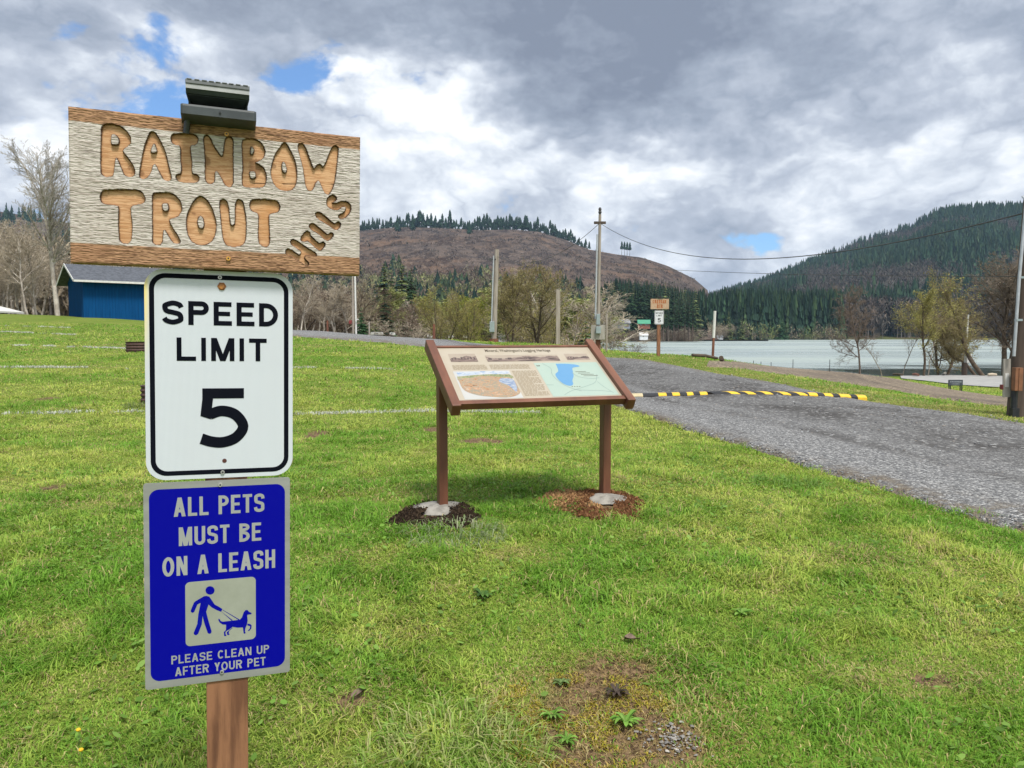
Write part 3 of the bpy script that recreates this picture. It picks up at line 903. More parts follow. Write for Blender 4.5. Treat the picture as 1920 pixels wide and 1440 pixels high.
grey_strip = mat("pale grey strip", (0.42, 0.43, 0.44), (0.34, 0.35, 0.36), 20, 0.45)


def sheet_white():
    m = bpy.data.materials.new("white reflective sheeting"); m.use_nodes = True
    t = m.node_tree; t.nodes.clear(); N = NT(t)
    out = N.n('ShaderNodeOutputMaterial'); bs = N.n('ShaderNodeBsdfPrincipled')
    t.links.new(bs.outputs[0], out.inputs[0]); bs.inputs['Roughness'].default_value = 0.38
    tc = N.n('ShaderNodeTexCoord'); sp = N.n('ShaderNodeSeparateXYZ'); t.links.new(tc.outputs['Object'], sp.inputs[0])
    k = 2 * math.pi / 0.0046
    a = N.math('SINE', N.math('MULTIPLY', N.math('ADD', sp.outputs[0], sp.outputs[2]), k))
    b = N.math('SINE', N.math('MULTIPLY', N.math('SUBTRACT', sp.outputs[0], sp.outputs[2]), k))
    pr = N.smooth(N.math('MULTIPLY', a, b), -0.35, 0.2)
    n = N.smooth(N.noise(N.vmath('MULTIPLY', tc.outputs['Object'], (1, 1, 0.3)), 14, 4, 0.6), 0.3, 0.75)
    c = N.mix(pr, (0.44, 0.49, 0.55), (0.63, 0.67, 0.73))
    c = N.mix(N.math('MULTIPLY', n, 0.45), c, (0.54, 0.57, 0.62))
    # yellow tint along the left edge, stronger towards the top
    yl = N.math('MULTIPLY', N.smooth(sp.outputs[0], -0.138, -0.1525), N.smooth(sp.outputs[2], -0.02, 0.20))
    c = N.mix(yl, c, (0.78, 0.66, 0.25))
    t.links.new(c, bs.inputs['Base Color'])
    return m
white_sheet = sheet_white()


def blue_sheet():
    m = bpy.data.materials.new("blue sign ink"); m.use_nodes = True
    t = m.node_tree; t.nodes.clear(); N = NT(t)
    out = N.n('ShaderNodeOutputMaterial'); bs = N.n('ShaderNodeBsdfPrincipled')
    t.links.new(bs.outputs[0], out.inputs[0]); bs.inputs['Roughness'].default_value = 0.3; bs.inputs['Specular IOR Level'].default_value = 0.12
    p = N.n('ShaderNodeTexCoord').outputs['Object']
    c = N.mix(N.smooth(N.noise(p, 9, 3, 0.5), 0.62, 0.8), (0.0015, 0.002, 0.27), (0.003, 0.014, 0.31))
    t.links.new(c, bs.inputs['Base Color'])
    return m
blue_ink = blue_sheet()


def screw(parent, x, z, r, m, y=-0.0035):
    mb = MB()
    P = disc(x, z, r, 14)
    mb.prism(P, y, y + 0.004)
    s = r * 0.55; w = r * 0.2
    o = mb.build('screw', m, parent)
    g = flats('slot', [rect(x - s, z - w, x + s, z + w), rect(x - w, z - s, x + w, z + s)], y - 0.0003, very_dark, o)
    return o


def plate(name, W, H_, r, m, parent, x, z, y=0.0, th=0.0022, rotx=0.0):
    mb = MB(); mb.prism(rrect(W, H_, r), 0.0, th)
    o = mb.build(name, m, parent)
    o.location = (x, y, z); o.rotation_euler = (rotx, 0, 0)
    return o


def speed_plate(parent, x, z, rotx=0.0, detail=True):
    W, Hh = 0.305, 0.457
    p = plate('speed_limit_plate', W, Hh, 0.040, white_sheet if detail else mat("white sheeting far", (0.66, 0.68, 0.70), (0.6, 0.62, 0.64), 8, 0.45), parent, x, z, rotx=rotx)
    tag(p, "white speed limit plate with black border and numeral")
    X = lambda u: (u - .5) * W
    Z = lambda v: (.5 - v) * Hh
    bo = flats('border', ring_polys(rrect(W - 0.0184, Hh - 0.0184, 0.033), rrect(W - 0.0384, Hh - 0.0384, 0.024)), -0.0004, black_sheet, p, 0.0)
    hw = dict(S=.87, P=.86, E=.78, D=.84, L=.81, I=.2, M=1.0, T=.78)
    T = text_polys('SPEED', X(.114), X(.895), Z(.260), Z(.147), .205, hw, .2)
    T += text_polys('LIMIT', X(.205), X(.815), Z(.431), Z(.320), .195, hw, .22)
    zb, zt = Z(.851), Z(.563)
    T += [[(X(.347) + a * (zt - zb), zb + b * (zt - zb)) for a, b in q] for q in glyph('5', (X(.688) - X(.347)) / (zt - zb), .18)]
    flats('lettering', T, -0.0006, black_sheet, p)
    if detail:
        screw(p, X(.495), Z(.030), 0.0042, steel); screw(p, X(.507), Z(.972), 0.0042, steel)
        mb = MB(); mb.prism(disc(X(.507), Z(.072), 0.0095, 6), -0.0012, 0.0); mb.prism(disc(X(.507), Z(.073), 0.0055, 12), -0.004, -0.0012)
        mb.build('bolt', rust, p)
        flats('bolt_hole', [disc(X(.52), Z(.917), 0.0048)], -0.0005, mat("hole rust", (0.07, 0.02, 0.015), (0.1, 0.03, 0.02), 50), p)
    return p


def carved_board(parent):
    W, Hh, TH = 0.584, 0.312, 0.036
    wc = Vector((-0.632, 1.707, 1.45 + 0.303)) - Vector(EYE)
    wc = Vector(EYE) + wc * ((1.82 - 0.030) / 1.82)
    lc = SIGN_M.inverted() @ wc
    NX, NZ = 560, 300
    gx, gz = np.meshgrid(np.linspace(-W / 2, W / 2, NX), np.linspace(Hh / 2, -Hh / 2, NZ))
    R = np.array(SIGN_M.to_3x3())
    tl = -0.010
    L = np.stack([lc.x + gx, lc.y + gz * math.sin(0.0), lc.z + gz], -1)
    Wp = L @ R.T + np.array(SIGN_M.translation)
    px = project(Wp)
    sdf = np.full(gx.shape, 1e9)
    for (ox, oy, k), P, holes in LETTERS:
        cv = lambda Q: chaikin(np.array(Q, float) / k + np.array([ox, oy]), 2)
        P = cv(P)
        lo, hi = P.min(0) - 8, P.max(0) + 8
        sel = (px[..., 0] > lo[0]) & (px[..., 0] < hi[0]) & (px[..., 1] > lo[1]) & (px[..., 1] < hi[1])
        d = poly_sdf(P, px[sel][:, 0], px[sel][:, 1])
        for h_ in holes: d = np.maximum(d, -poly_sdf(chaikin(np.array(h_, float) / k + np.array([ox, oy]), 1), px[sel][:, 0], px[sel][:, 1]))
        sdf[sel] = np.minimum(sdf[sel], d)
    u, v = gx / W + .5, .5 - gz / Hh
    mm = 1000
    edge = (fbm(gx * 300, gz * 300, 2) - .5) * 1.3
    sd = sdf + edge
    carve = sstep(0.5, -0.6, sd)
    warp = (fbm(gx * 14, gz * 14, 3) - .5) * .010
    saw = fbm(gx * 34 + 3, (gz + warp * .5) * 760, 3, .62)            # rough-sawn streaks
    saw2 = vnoise(gx * 150 + 40, gz * 900)
    fine = fbm(gx * 40 + 9, (gz + warp) * 700 + 50, 3, .6)
    big = fbm(gx * 9, gz * 14 + 4, 4)
    band = np.maximum(sstep(.094, .089, v + (saw - .5) * .01), sstep(.869, .875, v + (saw - .5) * .01))
    y = (saw - .5) * 0.0017 * (1 - carve) + (saw2 - .5) * .0010 * (1 - carve) + (fine - .5) * 0.0006
    y = y + carve * 0.0075
    edge_x = np.minimum(np.minimum(u, 1 - u) * W, np.minimum(v, 1 - v) * Hh)
    y = y + sstep(0.003, 0.0, edge_x) * 0.0018 * (0.5 + saw)
    mixc = lambda f, a, b: np.asarray(a) * (1 - f[..., None]) + np.asarray(b) * f[..., None]
    grey = mixc(sstep(.28, .62, saw * .7 + saw2 * .3), (0.28, 0.24, 0.21), (0.555, 0.515, 0.475))
    grey = mixc(sstep(.55, .75, big) * .5, grey, (0.46, 0.41, 0.365))
    brown = mixc(sstep(.25, .65, saw * .6 + saw2 * .4), (0.135, 0.07, 0.038), (0.40, 0.235, 0.135))
    brown = mixc(sstep(.5, .75, big) * .5, brown, (0.27, 0.14, 0.075))
    col = mixc(band, grey, brown)
    crk = sstep(.965, .995, 1 - np.abs(fbm(gx * 4.5 + 60, (gz + warp) * 85, 3) - .5) * 2) * sstep(.45, .62, fbm(gx * 6 + 2, gz * 9 + 33, 3))
    grey = mixc(crk * .65, grey, (0.13, 0.10, 0.085)); brown = mixc(crk * .6, brown, (0.07, 0.04, 0.025))
    stain = sstep(.5, .72, fbm(gx * 5 + 80, gz * 22 + 11, 4)) * .32
    grey = mixc(stain, grey, (0.36, 0.31, 0.265))
    col = mixc(band, grey, brown)
    wood = mixc(sstep(.35, .65, fine), (0.44, 0.235, 0.115), (0.60, 0.37, 0.205))
    wood = mixc(sstep(.5, .8, big) * .6, wood, (0.50, 0.25, 0.10))
    knots = sstep(.70, .76, fbm(gx * 32 + 70, gz * 26, 4)) * .55
    wood = mixc(knots, wood, (0.14, 0.06, 0.025))
    col = mixc(carve, col, wood)
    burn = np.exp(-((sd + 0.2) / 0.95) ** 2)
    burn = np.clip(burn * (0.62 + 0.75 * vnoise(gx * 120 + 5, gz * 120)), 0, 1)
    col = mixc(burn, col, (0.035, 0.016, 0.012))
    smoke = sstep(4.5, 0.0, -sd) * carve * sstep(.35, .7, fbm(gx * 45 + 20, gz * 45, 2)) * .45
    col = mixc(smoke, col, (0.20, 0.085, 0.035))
    cr = np.exp(-((px[..., 1] - (343 + (px[..., 0] - 460) * .012)) / 0.9) ** 2) * sstep(455, 480, px[..., 0]) * sstep(.38, .6, vnoise(gx * 60, gz * 20))
    col = mixc(np.clip(cr, 0, 1) * .9, col, (0.05, 0.028, 0.018)); y = y + cr * .001
    # board with side and back faces
    n = NX * NZ
    V = np.stack([gx, y, gz], -1).reshape(-1, 3)
    i = np.arange(n).reshape(NZ, NX)
    q = np.stack([i[:-1, :-1], i[1:, :-1], i[1:, 1:], i[:-1, 1:]], -1).reshape(-1, 4)
    loop = np.concatenate([i[0, :], i[1:, -1], i[-1, -2::-1], i[-2:0:-1, 0]])
    back = V[loop].copy(); back[:, 1] = TH
    bi = n + np.arange(len(loop))
    sq = np.stack([loop, np.roll(loop, -1), np.roll(bi, -1), bi], -1)
    V = np.concatenate([V, back])
    loops = np.concatenate([q.ravel(), sq.ravel(), bi[::-1]])
    tot = np.concatenate([np.full(len(q) + len(sq), 4), [len(bi)]])
    st = np.concatenate([[0], np.cumsum(tot)[:-1]])
    C = np.concatenate([col.reshape(-1, 3), np.tile((0.20, 0.11, 0.06), (len(loop), 1))])
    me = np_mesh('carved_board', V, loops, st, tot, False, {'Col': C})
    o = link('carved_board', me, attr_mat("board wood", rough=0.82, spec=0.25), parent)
    o.location = lc
    tag(o, "rough wooden board with brown edge bands and carved orange letters")
    X = lambda u: (u - .5) * W
    Z = lambda v: (.5 - v) * Hh
    for uu, vv in ((.512, .077), (.516, .925)):
        mb = MB(); mb.prism(disc(X(uu), Z(vv), .0046, 14), -.0045, .002); s_ = mb.build('screw', brass, o)
        flats('slot', [disc(X(uu), Z(vv), .0018, 8)], -.0047, very_dark, s_)
    return o, lc


def solar_lamp(parent, lc):
    """fold-up solar floodlight on a short stem, in the board's frame: x right, z up, front at -y"""
    zt = 0.156
    r = MB(); r.cur = 0
    k = 0.592 / 545.0 * .985                     # metres per photo pixel on the board
    def L(px, py):                                # photo point -> board-local x, z on the front plane
        d = raydir(px, py)
        Mi = SIGN_M.inverted()
        e = Mi @ Vector(EYE); q = (Mi.to_3x3() @ Vector(d))
        t = (lc.y - e.y) / q.y
        p = e + q * t
        return p.x - lc.x, p.z - lc.z
    x0, z0 = L(341, 201); x1, z1 = L(479, 213)
    xc, w = (x0 + x1) / 2, (x1 - x0)
    zb = (z0 + z1) / 2 - 0.008
    root = MB()
    # lower head: lip in front, floor sloping back
    prof = [(-0.0535, zb), (-0.0545, zb - 0.004), (-0.0545, zb - 0.020), (0.004, zb - 0.027), (0.012, zb - 0.022), (0.012, zb + 0.0)]
    o = MB()
    n = len(prof)
    bx = [xc - w / 2, xc - w / 2 + 0.004, xc + w / 2 - 0.004, xc + w / 2]
    ins = [0.0035, 0, 0, 0.0035]
    cy = sum(p[0] for p in prof) / n; cz = sum(p[1] for p in prof) / n
    vs = [(bx[j], cy + (y - cy) * (1 - ins[j] * 18), cz + (z - cz) * (1 - ins[j] * 18)) for j in range(4) for y, z in prof]
    fs = [(j * n + i, j * n + (i + 1) % n, (j + 1) * n + (i + 1) % n, (j + 1) * n + i) for j in range(3) for i in range(n)] + [list(range(n))[::-1], [3 * n + i for i in range(n)]]
    o.add(vs, fs)
    lamp = o.build('solar_lamp', dark_plastic, parent)
    lamp.location = lc
    tag(lamp, "dark fold-up solar lamp fixed over the top of the board")
    MB().prism([(p[0], p[1]) for p in disc(xc + .002, zb - .011, .0022, 10)], -.0568, -.054).build('screw', very_dark, lamp)
    # upper head: hollow hood carrying the solar panel
    h = MB()
    wu = w * .845; xu = xc - .002
    yf, yb = -0.036, 0.02
    xs = [xu - wu / 2, xu + wu / 2]
    top, lip, low = zb + 0.049, zb + 0.027, zb - 0.002
    for sx in (-1, 1):
        xx = xu + sx * wu / 2
        h.prism([(0, 0)], 0, 0) if False else None
        side = [(xx, yf - .006, top - .006), (xx, yf, lip), (xx - sx * .010, yb, low), (xx - sx * .010, yb + .012, low), (xx, yb + .016, top - .003)]
        ins_ = [(p[0] - sx * .003, p[1], p[2]) for p in side]
        m_ = len(side)
        h.add(side + ins_, [list(range(m_)), list(range(m_, 2 * m_))[::-1]] + [(i, (i + 1) % m_, m_ + (i + 1) % m_, m_ + i) for i in range(m_)])
    def slab(y0, z0_, y1, z1_, t, in0=0, in1=0, dx=0.0031):
        a, b = xs[0] + dx, xs[1] - dx
        dy, dz = z1_ - z0_, -(y1 - y0); l = math.hypot(dy, dz); dy, dz = dy / l * t, dz / l * t
        V = [(a + in0, y0, z0_), (b - in0, y0, z0_), (b - in1, y1, z1_), (a + in1, y1, z1_)]
        V += [(x, y + dy, z + dz) for x, y, z in V]
        h.add(V, [(0, 1, 2, 3), (7, 6, 5, 4), (0, 4, 5, 1), (1, 5, 6, 2), (2, 6, 7, 3), (3, 7, 4, 0)])
    slab(yf, lip, yf - .006, top - .014, .004)                    # front lip
    slab(yf + .004, lip + .001, yb, zb + .016, .003, 0, .012)      # sloping inside
    slab(yb, low, yb, zb + .018, -.003, .010, .010)               # back wall
    h.box((xu, yb + .010, (low + top) / 2), (wu - .004, .004, top - low - .004))
    hood = h.build('hood', dark_plastic, lamp)
    s = MB(); s.box((xu, yf - .004, top - .0095), (wu, .006, .0085)); s.build('trim_strip', grey_strip, lamp)
    pnl = MB()
    pnl.box((xu, (yf + yb) / 2 + .004, top), (wu + .001, yb - yf + .026, .009), bev=.0015)
    for j in range(9): pnl.box((xu - wu / 2 + wu * (j + .5 + .12 * math.sin(j * 7)) / 9, yf - .0055, top + .0045), (wu / 13, .010, .0016), bev=.0007)
    po = pnl.build('solar_panel', mat("panel rim", (0.17, 0.18, 0.19), (0.12, 0.13, 0.14), 30, .5), lamp)
    MB().prism(disc(xu + .008, zb + .006, .0025, 10), yb - .006, yb - .0035).build('screw', very_dark, lamp)
    # stem clipped to the face of the board
    a = L(352, 228); b = L(350, 252)
    st = MB(); st.tube([(a[0], -.012, a[1]), (b[0] - .001, -.008, b[1])], .0068, 12)
    st.build('stem', mat("glossy stem", (0.03, 0.033, 0.04), (0.05, 0.055, 0.06), 20, .25), lamp, True)
    return lamp


def pets_plate(parent, x, z, rotx):
    W, Hh = 0.305, 0.457
    p = plate('pet_notice_plate', W, Hh, 0.006, alu, parent, x, z, rotx=rotx)
    tag(p, "blue plate asking owners to leash their pets")
    X = lambda u: (u - .5) * W
    Z = lambda v: (.5 - v) * Hh
    flats('blue_field', [rrect(W * .928, Hh * .932, 0.020, 8, (0, Z(.4975)))], -0.0003, blue_ink, p)
    T = text_polys('ALL PETS', X(.197), X(.816), Z(.167), Z(.075), .175)
    T += text_polys('MUST BE', X(.229), X(.794), Z(.311), Z(.220), .175)
    T += text_polys('ON A LEASH', X(.119), X(.893), Z(.455), Z(.361), .175)
    T += text_polys('PLEASE CLEAN UP', X(.173), X(.849), Z(.888), Z(.846), .165)
    T += text_polys('AFTER YOUR PET', X(.197), X(.823), Z(.949), Z(.906), .165)
    flats('lettering', T, -0.0006, mat("grey letters", (0.32, 0.335, 0.335), (0.28, 0.295, 0.29), 6, .45), p)
    u0, u1, v0, v1 = .269, .754, .491, .808
    cx_, cz_ = (X(u0) + X(u1)) / 2, (Z(v0) + Z(v1)) / 2
    wb, hb = X(u1) - X(u0), Z(v0) - Z(v1)
    pic = flats('pictogram_panel', [rrect(wb, hb, .010, 6, (cx_, cz_))], -0.0006, mat("pictogram grey", (0.31, 0.33, 0.28), (0.27, 0.29, 0.24), 12, .5), p)
    def Q(x_, y_):
        a = (x_ - 88) / 1352.0; top, bot = 140 - 108 * a, 1393 - 128 * a
        b = (y_ - top) / (bot - top)
        return X(u0) + a * wb, Z(v0) - b * hb
    person = [(440,410),(490,405),(540,420),(580,480),(640,575),(720,620),(790,665),(765,720),(690,690),(590,635),(525,575),(480,715),(510,850),(580,1100),(570,1140),(530,1150),(505,1130),(440,930),(410,800),(395,960),(325,1145),(290,1172),(255,1165),(238,1130),(310,950),(330,760),(375,540),(315,570),(255,710),(225,733),(190,715),(190,680),(250,530),(280,505)]
    dog = [(715,855),(735,865),(760,905),(800,915),(960,900),(1130,880),(1170,830),(1200,740),(1235,695),(1275,692),(1305,725),(1358,755),(1350,778),(1285,782),(1270,800),(1280,900),(1265,980),(1235,1050),(1225,1120),(1240,1145),(1220,1160),(1200,1150),(1185,1035),(1080,1038),(985,1020),(920,1070),(850,1110),(845,1160),(865,1180),(860,1198),(822,1198),(815,1120),(855,1080),(858,975),(790,970),(735,930),(710,880)]
    leg = [(990,1035),(915,1100),(910,1145),(925,1165),(915,1180),(880,1175),(872,1125),(965,1045)]
    paw = [(1275,960),(1330,970),(1358,1000),(1350,1060),(1305,1108),(1283,1100),(1320,1060),(1330,1015),(1275,995)]
    hd = [(555 + 86 * math.cos(a), 298 + 82 * math.sin(a)) for a in np.linspace(0, 2 * math.pi, 25)[:-1]]
    l1 = [(765, 712), (778, 722), (985, 888), (970, 900)]
    l2 = [(790, 676), (797, 688), (1105, 886), (1118, 876)]
    flats('figures', [[Q(*c) for c in q] for q in (person, dog, leg, paw, hd, l1, l2)], -0.0009, blue_ink, pic)
    screw(p, X(.51), Z(.022), 0.0042, steel); screw(p, X(.515), Z(.955), 0.0042, steel)
    return p


sp = empty('signpost', SIGN_ROOT, 0, "nearest brown signpost carrying a carved board, a speed limit plate and a blue pet notice", "signpost")
sp.rotation_euler = (0, LEAN, YAW)
_pb = MB(); _pb.box((0.008, 0.0485 + .0, SIGN_M.inverted().translation.z * 0 + 0.95 - SIGN_ROOT.z * .5), (0.089, 0.089, 1.86 - SIGN_ROOT.z), bev=0.004)
_pb.build('post', wood_post, sp)
_pc = SIGN_M.inverted() @ Vector((-0.643, 1.698, SGZ)); speed_plate(sp, _pc.x, _pc.z, 0.0)
pets_plate(sp, _pc.x - 0.006, _pc.z - .4625, 0.0)
_board, _lc = carved_board(sp)
solar_lamp(sp, _lc)

# ------------------------------------------------------------------ information panel
brown = mat("brown painted timber", (0.155, 0.058, 0.030), (0.105, 0.038, 0.021), 9, 0.5, 0.0006, (1, 1, .25), c3=(0.19, 0.078, 0.042))
concrete = mat("fresh concrete", (0.30, 0.285, 0.255), (0.18, 0.168, 0.15), 14, 0.95, 0.008)


def panel_art(name, cols, scale, stretch=(1, 1, 1), lo=.38, hi=.62, cols2=None, scale2=30):
    m = bpy.data.materials.new(name); m.use_nodes = True
    t = m.node_tree; t.nodes.clear(); N = NT(t)
    out = N.n('ShaderNodeOutputMaterial'); bs = N.n('ShaderNodeBsdfPrincipled')
    t.links.new(bs.outputs[0], out.inputs[0]); bs.inputs['Roughness'].default_value = .45
    v = N.vmath('MULTIPLY', N.n('ShaderNodeTexCoord').outputs['Object'], stretch)
    n = N.noise(v, scale, 5, .65, 1.2)
    k = len(cols)
    c = N.ramp(n, [(lo + (hi - lo) * i / (k - 1), x) for i, x in enumerate(cols)])
    t.links.new(c, bs.inputs['Base Color'])
    return m


def info_panel():
    W, Hh = 1.22, 0.665
    yaw, tilt = 0.357, math.radians(-59)
    c = Vector((0.119, 5.49, 1.45 - .268))
    gz = ground_z(c.x, c.y)
    root = empty('information_panel', (c.x, c.y, gz), yaw, "brown timber framed information panel on two legs in the lawn", "information panel")
    hz = c.z - gz
    M4 = Matrix.Translation((0, 0, hz)) @ Matrix.Rotation(tilt, 4, 'X')
    def put(o): o.matrix_local = M4; return o
    # sloping frame: local x right, z up the slope, front is -y
    sh = MB(); sh.box((0, .006, 0), (W + .01, .012, Hh + .01)); cream = mat("cream panel", (0.370, 0.330, 0.265), (0.350, 0.305, 0.235), 6, .4)
    sheet = put(sh.build('panel_sheet', cream, root)); y = -0.0008
    X = lambda u: (u - .5) * W
    Z = lambda v: (.5 - v) * Hh
    def quad(u0, v0, u1, v1): return [(X(u0), Z(v1)), (X(u1), Z(v1)), (X(u1), Z(v0)), (X(u0), Z(v0))]
    ink = mat("dark brown ink", (0.050, 0.035, 0.020), (0.065, 0.045, 0.025), 40, .5)
    pale = mat("pale brown ink", (0.260, 0.210, 0.140), (0.210, 0.165, 0.105), 60, .5)
    cu = bpy.data.curves.new('title', 'FONT'); cu.body = "Mineral, Washington's Logging Heritage"; cu.size = 1; cu.align_x = 'CENTER'; cu.offset = .006
    tmp = bpy.data.objects.new('title', cu); COL.objects.link(tmp)
    dg = bpy.context.evaluated_depsgraph_get(); me = bpy.data.meshes.new_from_object(tmp.evaluated_get(dg)); bpy.data.objects.remove(tmp)
    xs = [v.co.x for v in me.vertices]; k = (X(.72) - X(.295)) / (max(xs) - min(xs)); xm = (max(xs) + min(xs)) / 2
    for v in me.vertices: v.co = Vector((X(.512) + (v.co.x - xm) * k, y - .0006, Z(.082) + v.co.y * k * 1.55))
    me.materials.clear(); me.materials.append(ink)
    link('title', me, None, sheet)
    # three old photographs under the title
    sep = panel_art("sepia photograph", [(0.050, 0.033, 0.030), (0.150, 0.105, 0.090), (0.275, 0.220, 0.180)], 16, (.5, 1, 2.2))
    sky_s = mat("sepia sky", (0.310, 0.265, 0.210), (0.280, 0.230, 0.185), 9, .5)
    dk = mat("sepia dark", (0.035, 0.022, 0.022), (0.080, 0.055, 0.050), 40, .5)
    for (u0, v0, u1, v1, prof) in ((.06, .115, .225, .275, (.3, .6, .45, .55, .8, .55, .75)), (.283, .15, .75, .278, (.75, .5, .45, .5, .68, .8, .7, .62, .8, .72)), (.80, .135, .955, .265, (.5, .6, .5, .4, .62, .5))):
        o = flats('photograph', [quad(u0, v0, u1, v1)], y, sky_s, sheet)
        tag(o, "sepia photograph of a mill and hills") if False else None
        n = len(prof); xx = np.linspace(X(u0), X(u1), n * 5); hh = np.interp(np.linspace(0, n - 1, n * 5), np.arange(n), prof) + (RNG.random(n * 5) - .5) * .10
        z0, z1 = Z(v1), Z(v0)
        flats('hills', [[(X(u0), z0)] + [(X(u1), z0)] + [(a, z0 + (z1 - z0) * b) for a, b in list(zip(xx, hh))[::-1]]], y - .0004, sep, o)
        flats('buildings', [rect(a, z0 + (z1 - z0) * .28, a + (X(u1) - X(u0)) * .05, z0 + (z1 - z0) * (.42 + .2 * RNG.random())) for a in np.linspace(X(u0 + .01), X(u1 - .02), 8)[:8 if u0 < .1 else 3]], y - .0007, dk, o)
    # text columns: rows of tiny word marks
    rows = []
    def column(u0, v0, u1, v1, n):
        for i in range(n):
            v = v0 + (v1 - v0) * (i + .5) / n; u = u0
            end = u1 if i % 7 != 6 else u0 + (u1 - u0) * .6
            while u < end - .006:
                w = min(.008 + .02 * RNG.random(), end - u)
                rows.append(quad(u, v - (v1 - v0) / n * .24, u + w, v + (v1 - v0) / n * .24)); u += w + .005
    column(.055, .335, .26, .43, 6); column(.28, .335, .53, .43, 6); column(.40, .46, .55, .93, 25)
    flats('text_rows', rows, y, pale, sheet)['kind'] = 'stuff'
    # painted view of a logging camp
    art = flats('painted_view', [quad(.045, .455, .385, .96)], y, mat("white art ground", (0.400, 0.400, 0.390), (0.380, 0.385, 0.375), 9, .45), sheet)
    def wob(pts, n=6): return [(X(a), Z(b)) for a, b in spline(pts + [pts[0]], n)]
    flats('painted_sky', [wob([(.06, .47), (.2, .465), (.36, .465), (.378, .50), (.3, .54), (.2, .53), (.08, .56)])], y - .0004, panel_art("painted sky", [(0.140, 0.225, 0.375), (0.350, 0.390, 0.440), (0.425, 0.435, 0.450)], 20, (.6, 1, 1.6)), art)
    flats('painted_woods', [wob([(.055, .555), (.2, .525), (.34, .525), (.38, .54), (.378, .61), (.25, .63), (.07, .64)])], y - .0006, panel_art("painted woods", [(0.070, 0.110, 0.055), (0.210, 0.225, 0.100), (0.275, 0.250, 0.165)], 40), art)
    flats('painted_land', [wob([(.056, .60), (.14, .578), (.22, .55), (.30, .575), (.375, .61), (.385, .78), (.375, .885), (.30, .945), (.2, .925), (.12, .885), (.062, .79)])], y - .0008, panel_art("painted camp", [(0.06, 0.045, 0.03), (0.26, 0.115, 0.05), (0.37, 0.25, 0.14), (0.17, 0.19, 0.16), (0.40, 0.20, 0.09), (0.36, 0.33, 0.27), (0.12, 0.12, 0.07)], 20, (1, 1, 1.7), .28, .72), art)
    flats('painted_river', [wob([(.31, .60), (.375, .62), (.38, .75), (.36, .85), (.335, .74), (.29, .66)])], y - .0010, panel_art("painted water", [(0.110, 0.160, 0.275), (0.225, 0.275, 0.360), (0.340, 0.360, 0.400)], 40, (.5, 1, 2)), art)
    # map with the lake
    mp = flats('map', [quad(.565, .315, .985, .955)], y, mat("map green", (0.300, 0.380, 0.330), (0.285, 0.370, 0.325), 5, .45), sheet)
    lake = [(.705, .34), (.76, .34), (.83, .36), (.85, .40), (.80, .425), (.785, .50), (.77, .59), (.745, .67), (.735, .74), (.71, .77), (.68, .74), (.66, .66), (.66, .55), (.69, .49), (.70, .42)]
    flats('map_lake', [[(X(a), Z(b)) for a, b in spline(lake + [lake[0]], 5)]], y - .0005, mat("map blue", (0.080, 0.225, 0.410), (0.090, 0.235, 0.420), 5, .45), mp)
    road = mat("map road", (0.210, 0.275, 0.250), (0.190, 0.250, 0.235), 30, .5)
    R = []
    for L in ([(.62, .33), (.655, .43), (.64, .55), (.66, .70), (.70, .80), (.76, .87)], [(.64, .93), (.70, .86), (.80, .79), (.88, .72), (.915, .62), (.93, .56)], [(.72, .84), (.80, .86), (.88, .87), (.95, .90)],
              [(.90, .70), (.92, .80), (.955, .92)], [(.565, .74), (.61, .745)], [(.775, .52), (.80, .60), (.87, .64), (.93, .63)]):
        R += ribbon([(X(a), Z(b)) for a, b in spline(L, 4)], .0045)
    flats('map_roads', R, y - .0005, road, mp)
    marks = [quad(.575 + .007 * i, .36 + .012 * (i % 2), .58 + .007 * i, .385) for i in range(3)] + [quad(.715 + .016 * i, .782, .722 + .016 * i, .792) for i in range(4)]
    rows2 = [quad(.80 + .012 * i, .50 + .028 * i, .87 + .02 * i, .507 + .028 * i) for i in range(4)]
    flats('map_marks', marks + rows2, y - .0007, ink, mp)
    # timber frame
    for sx in (-1, 1):
        b = MB(); b.box((sx * (W / 2 + .029), .012, 0), (.062, .085, Hh + .15), bev=.008); put(b.build('side_rail', brown, root))
    b = MB(); b.box((0, .008, -Hh / 2 - .022), (W - .004, .050, .040), bev=.004); put(b.build('bottom_rail', brown, root))
    b = MB(); b.box((0, .008, Hh / 2 + .012), (W - .004, .036, .022), bev=.003); put(b.build('top_rail', brown, root))
    b = MB(); b.box((0, .022, 0), (W - .004, .014, Hh - .01)); put(b.build('back_board', brown, root))
    for sx in (-1, 1):
        b = MB(); lx = sx * (W / 2 + .026) * (1.0 if sx < 0 else .985)
        b.box((lx, .02, (hz - .02) / 2 - .06), (.062, .075, hz + .06), bev=.005)
        b.build('leg', brown, root)
    return root


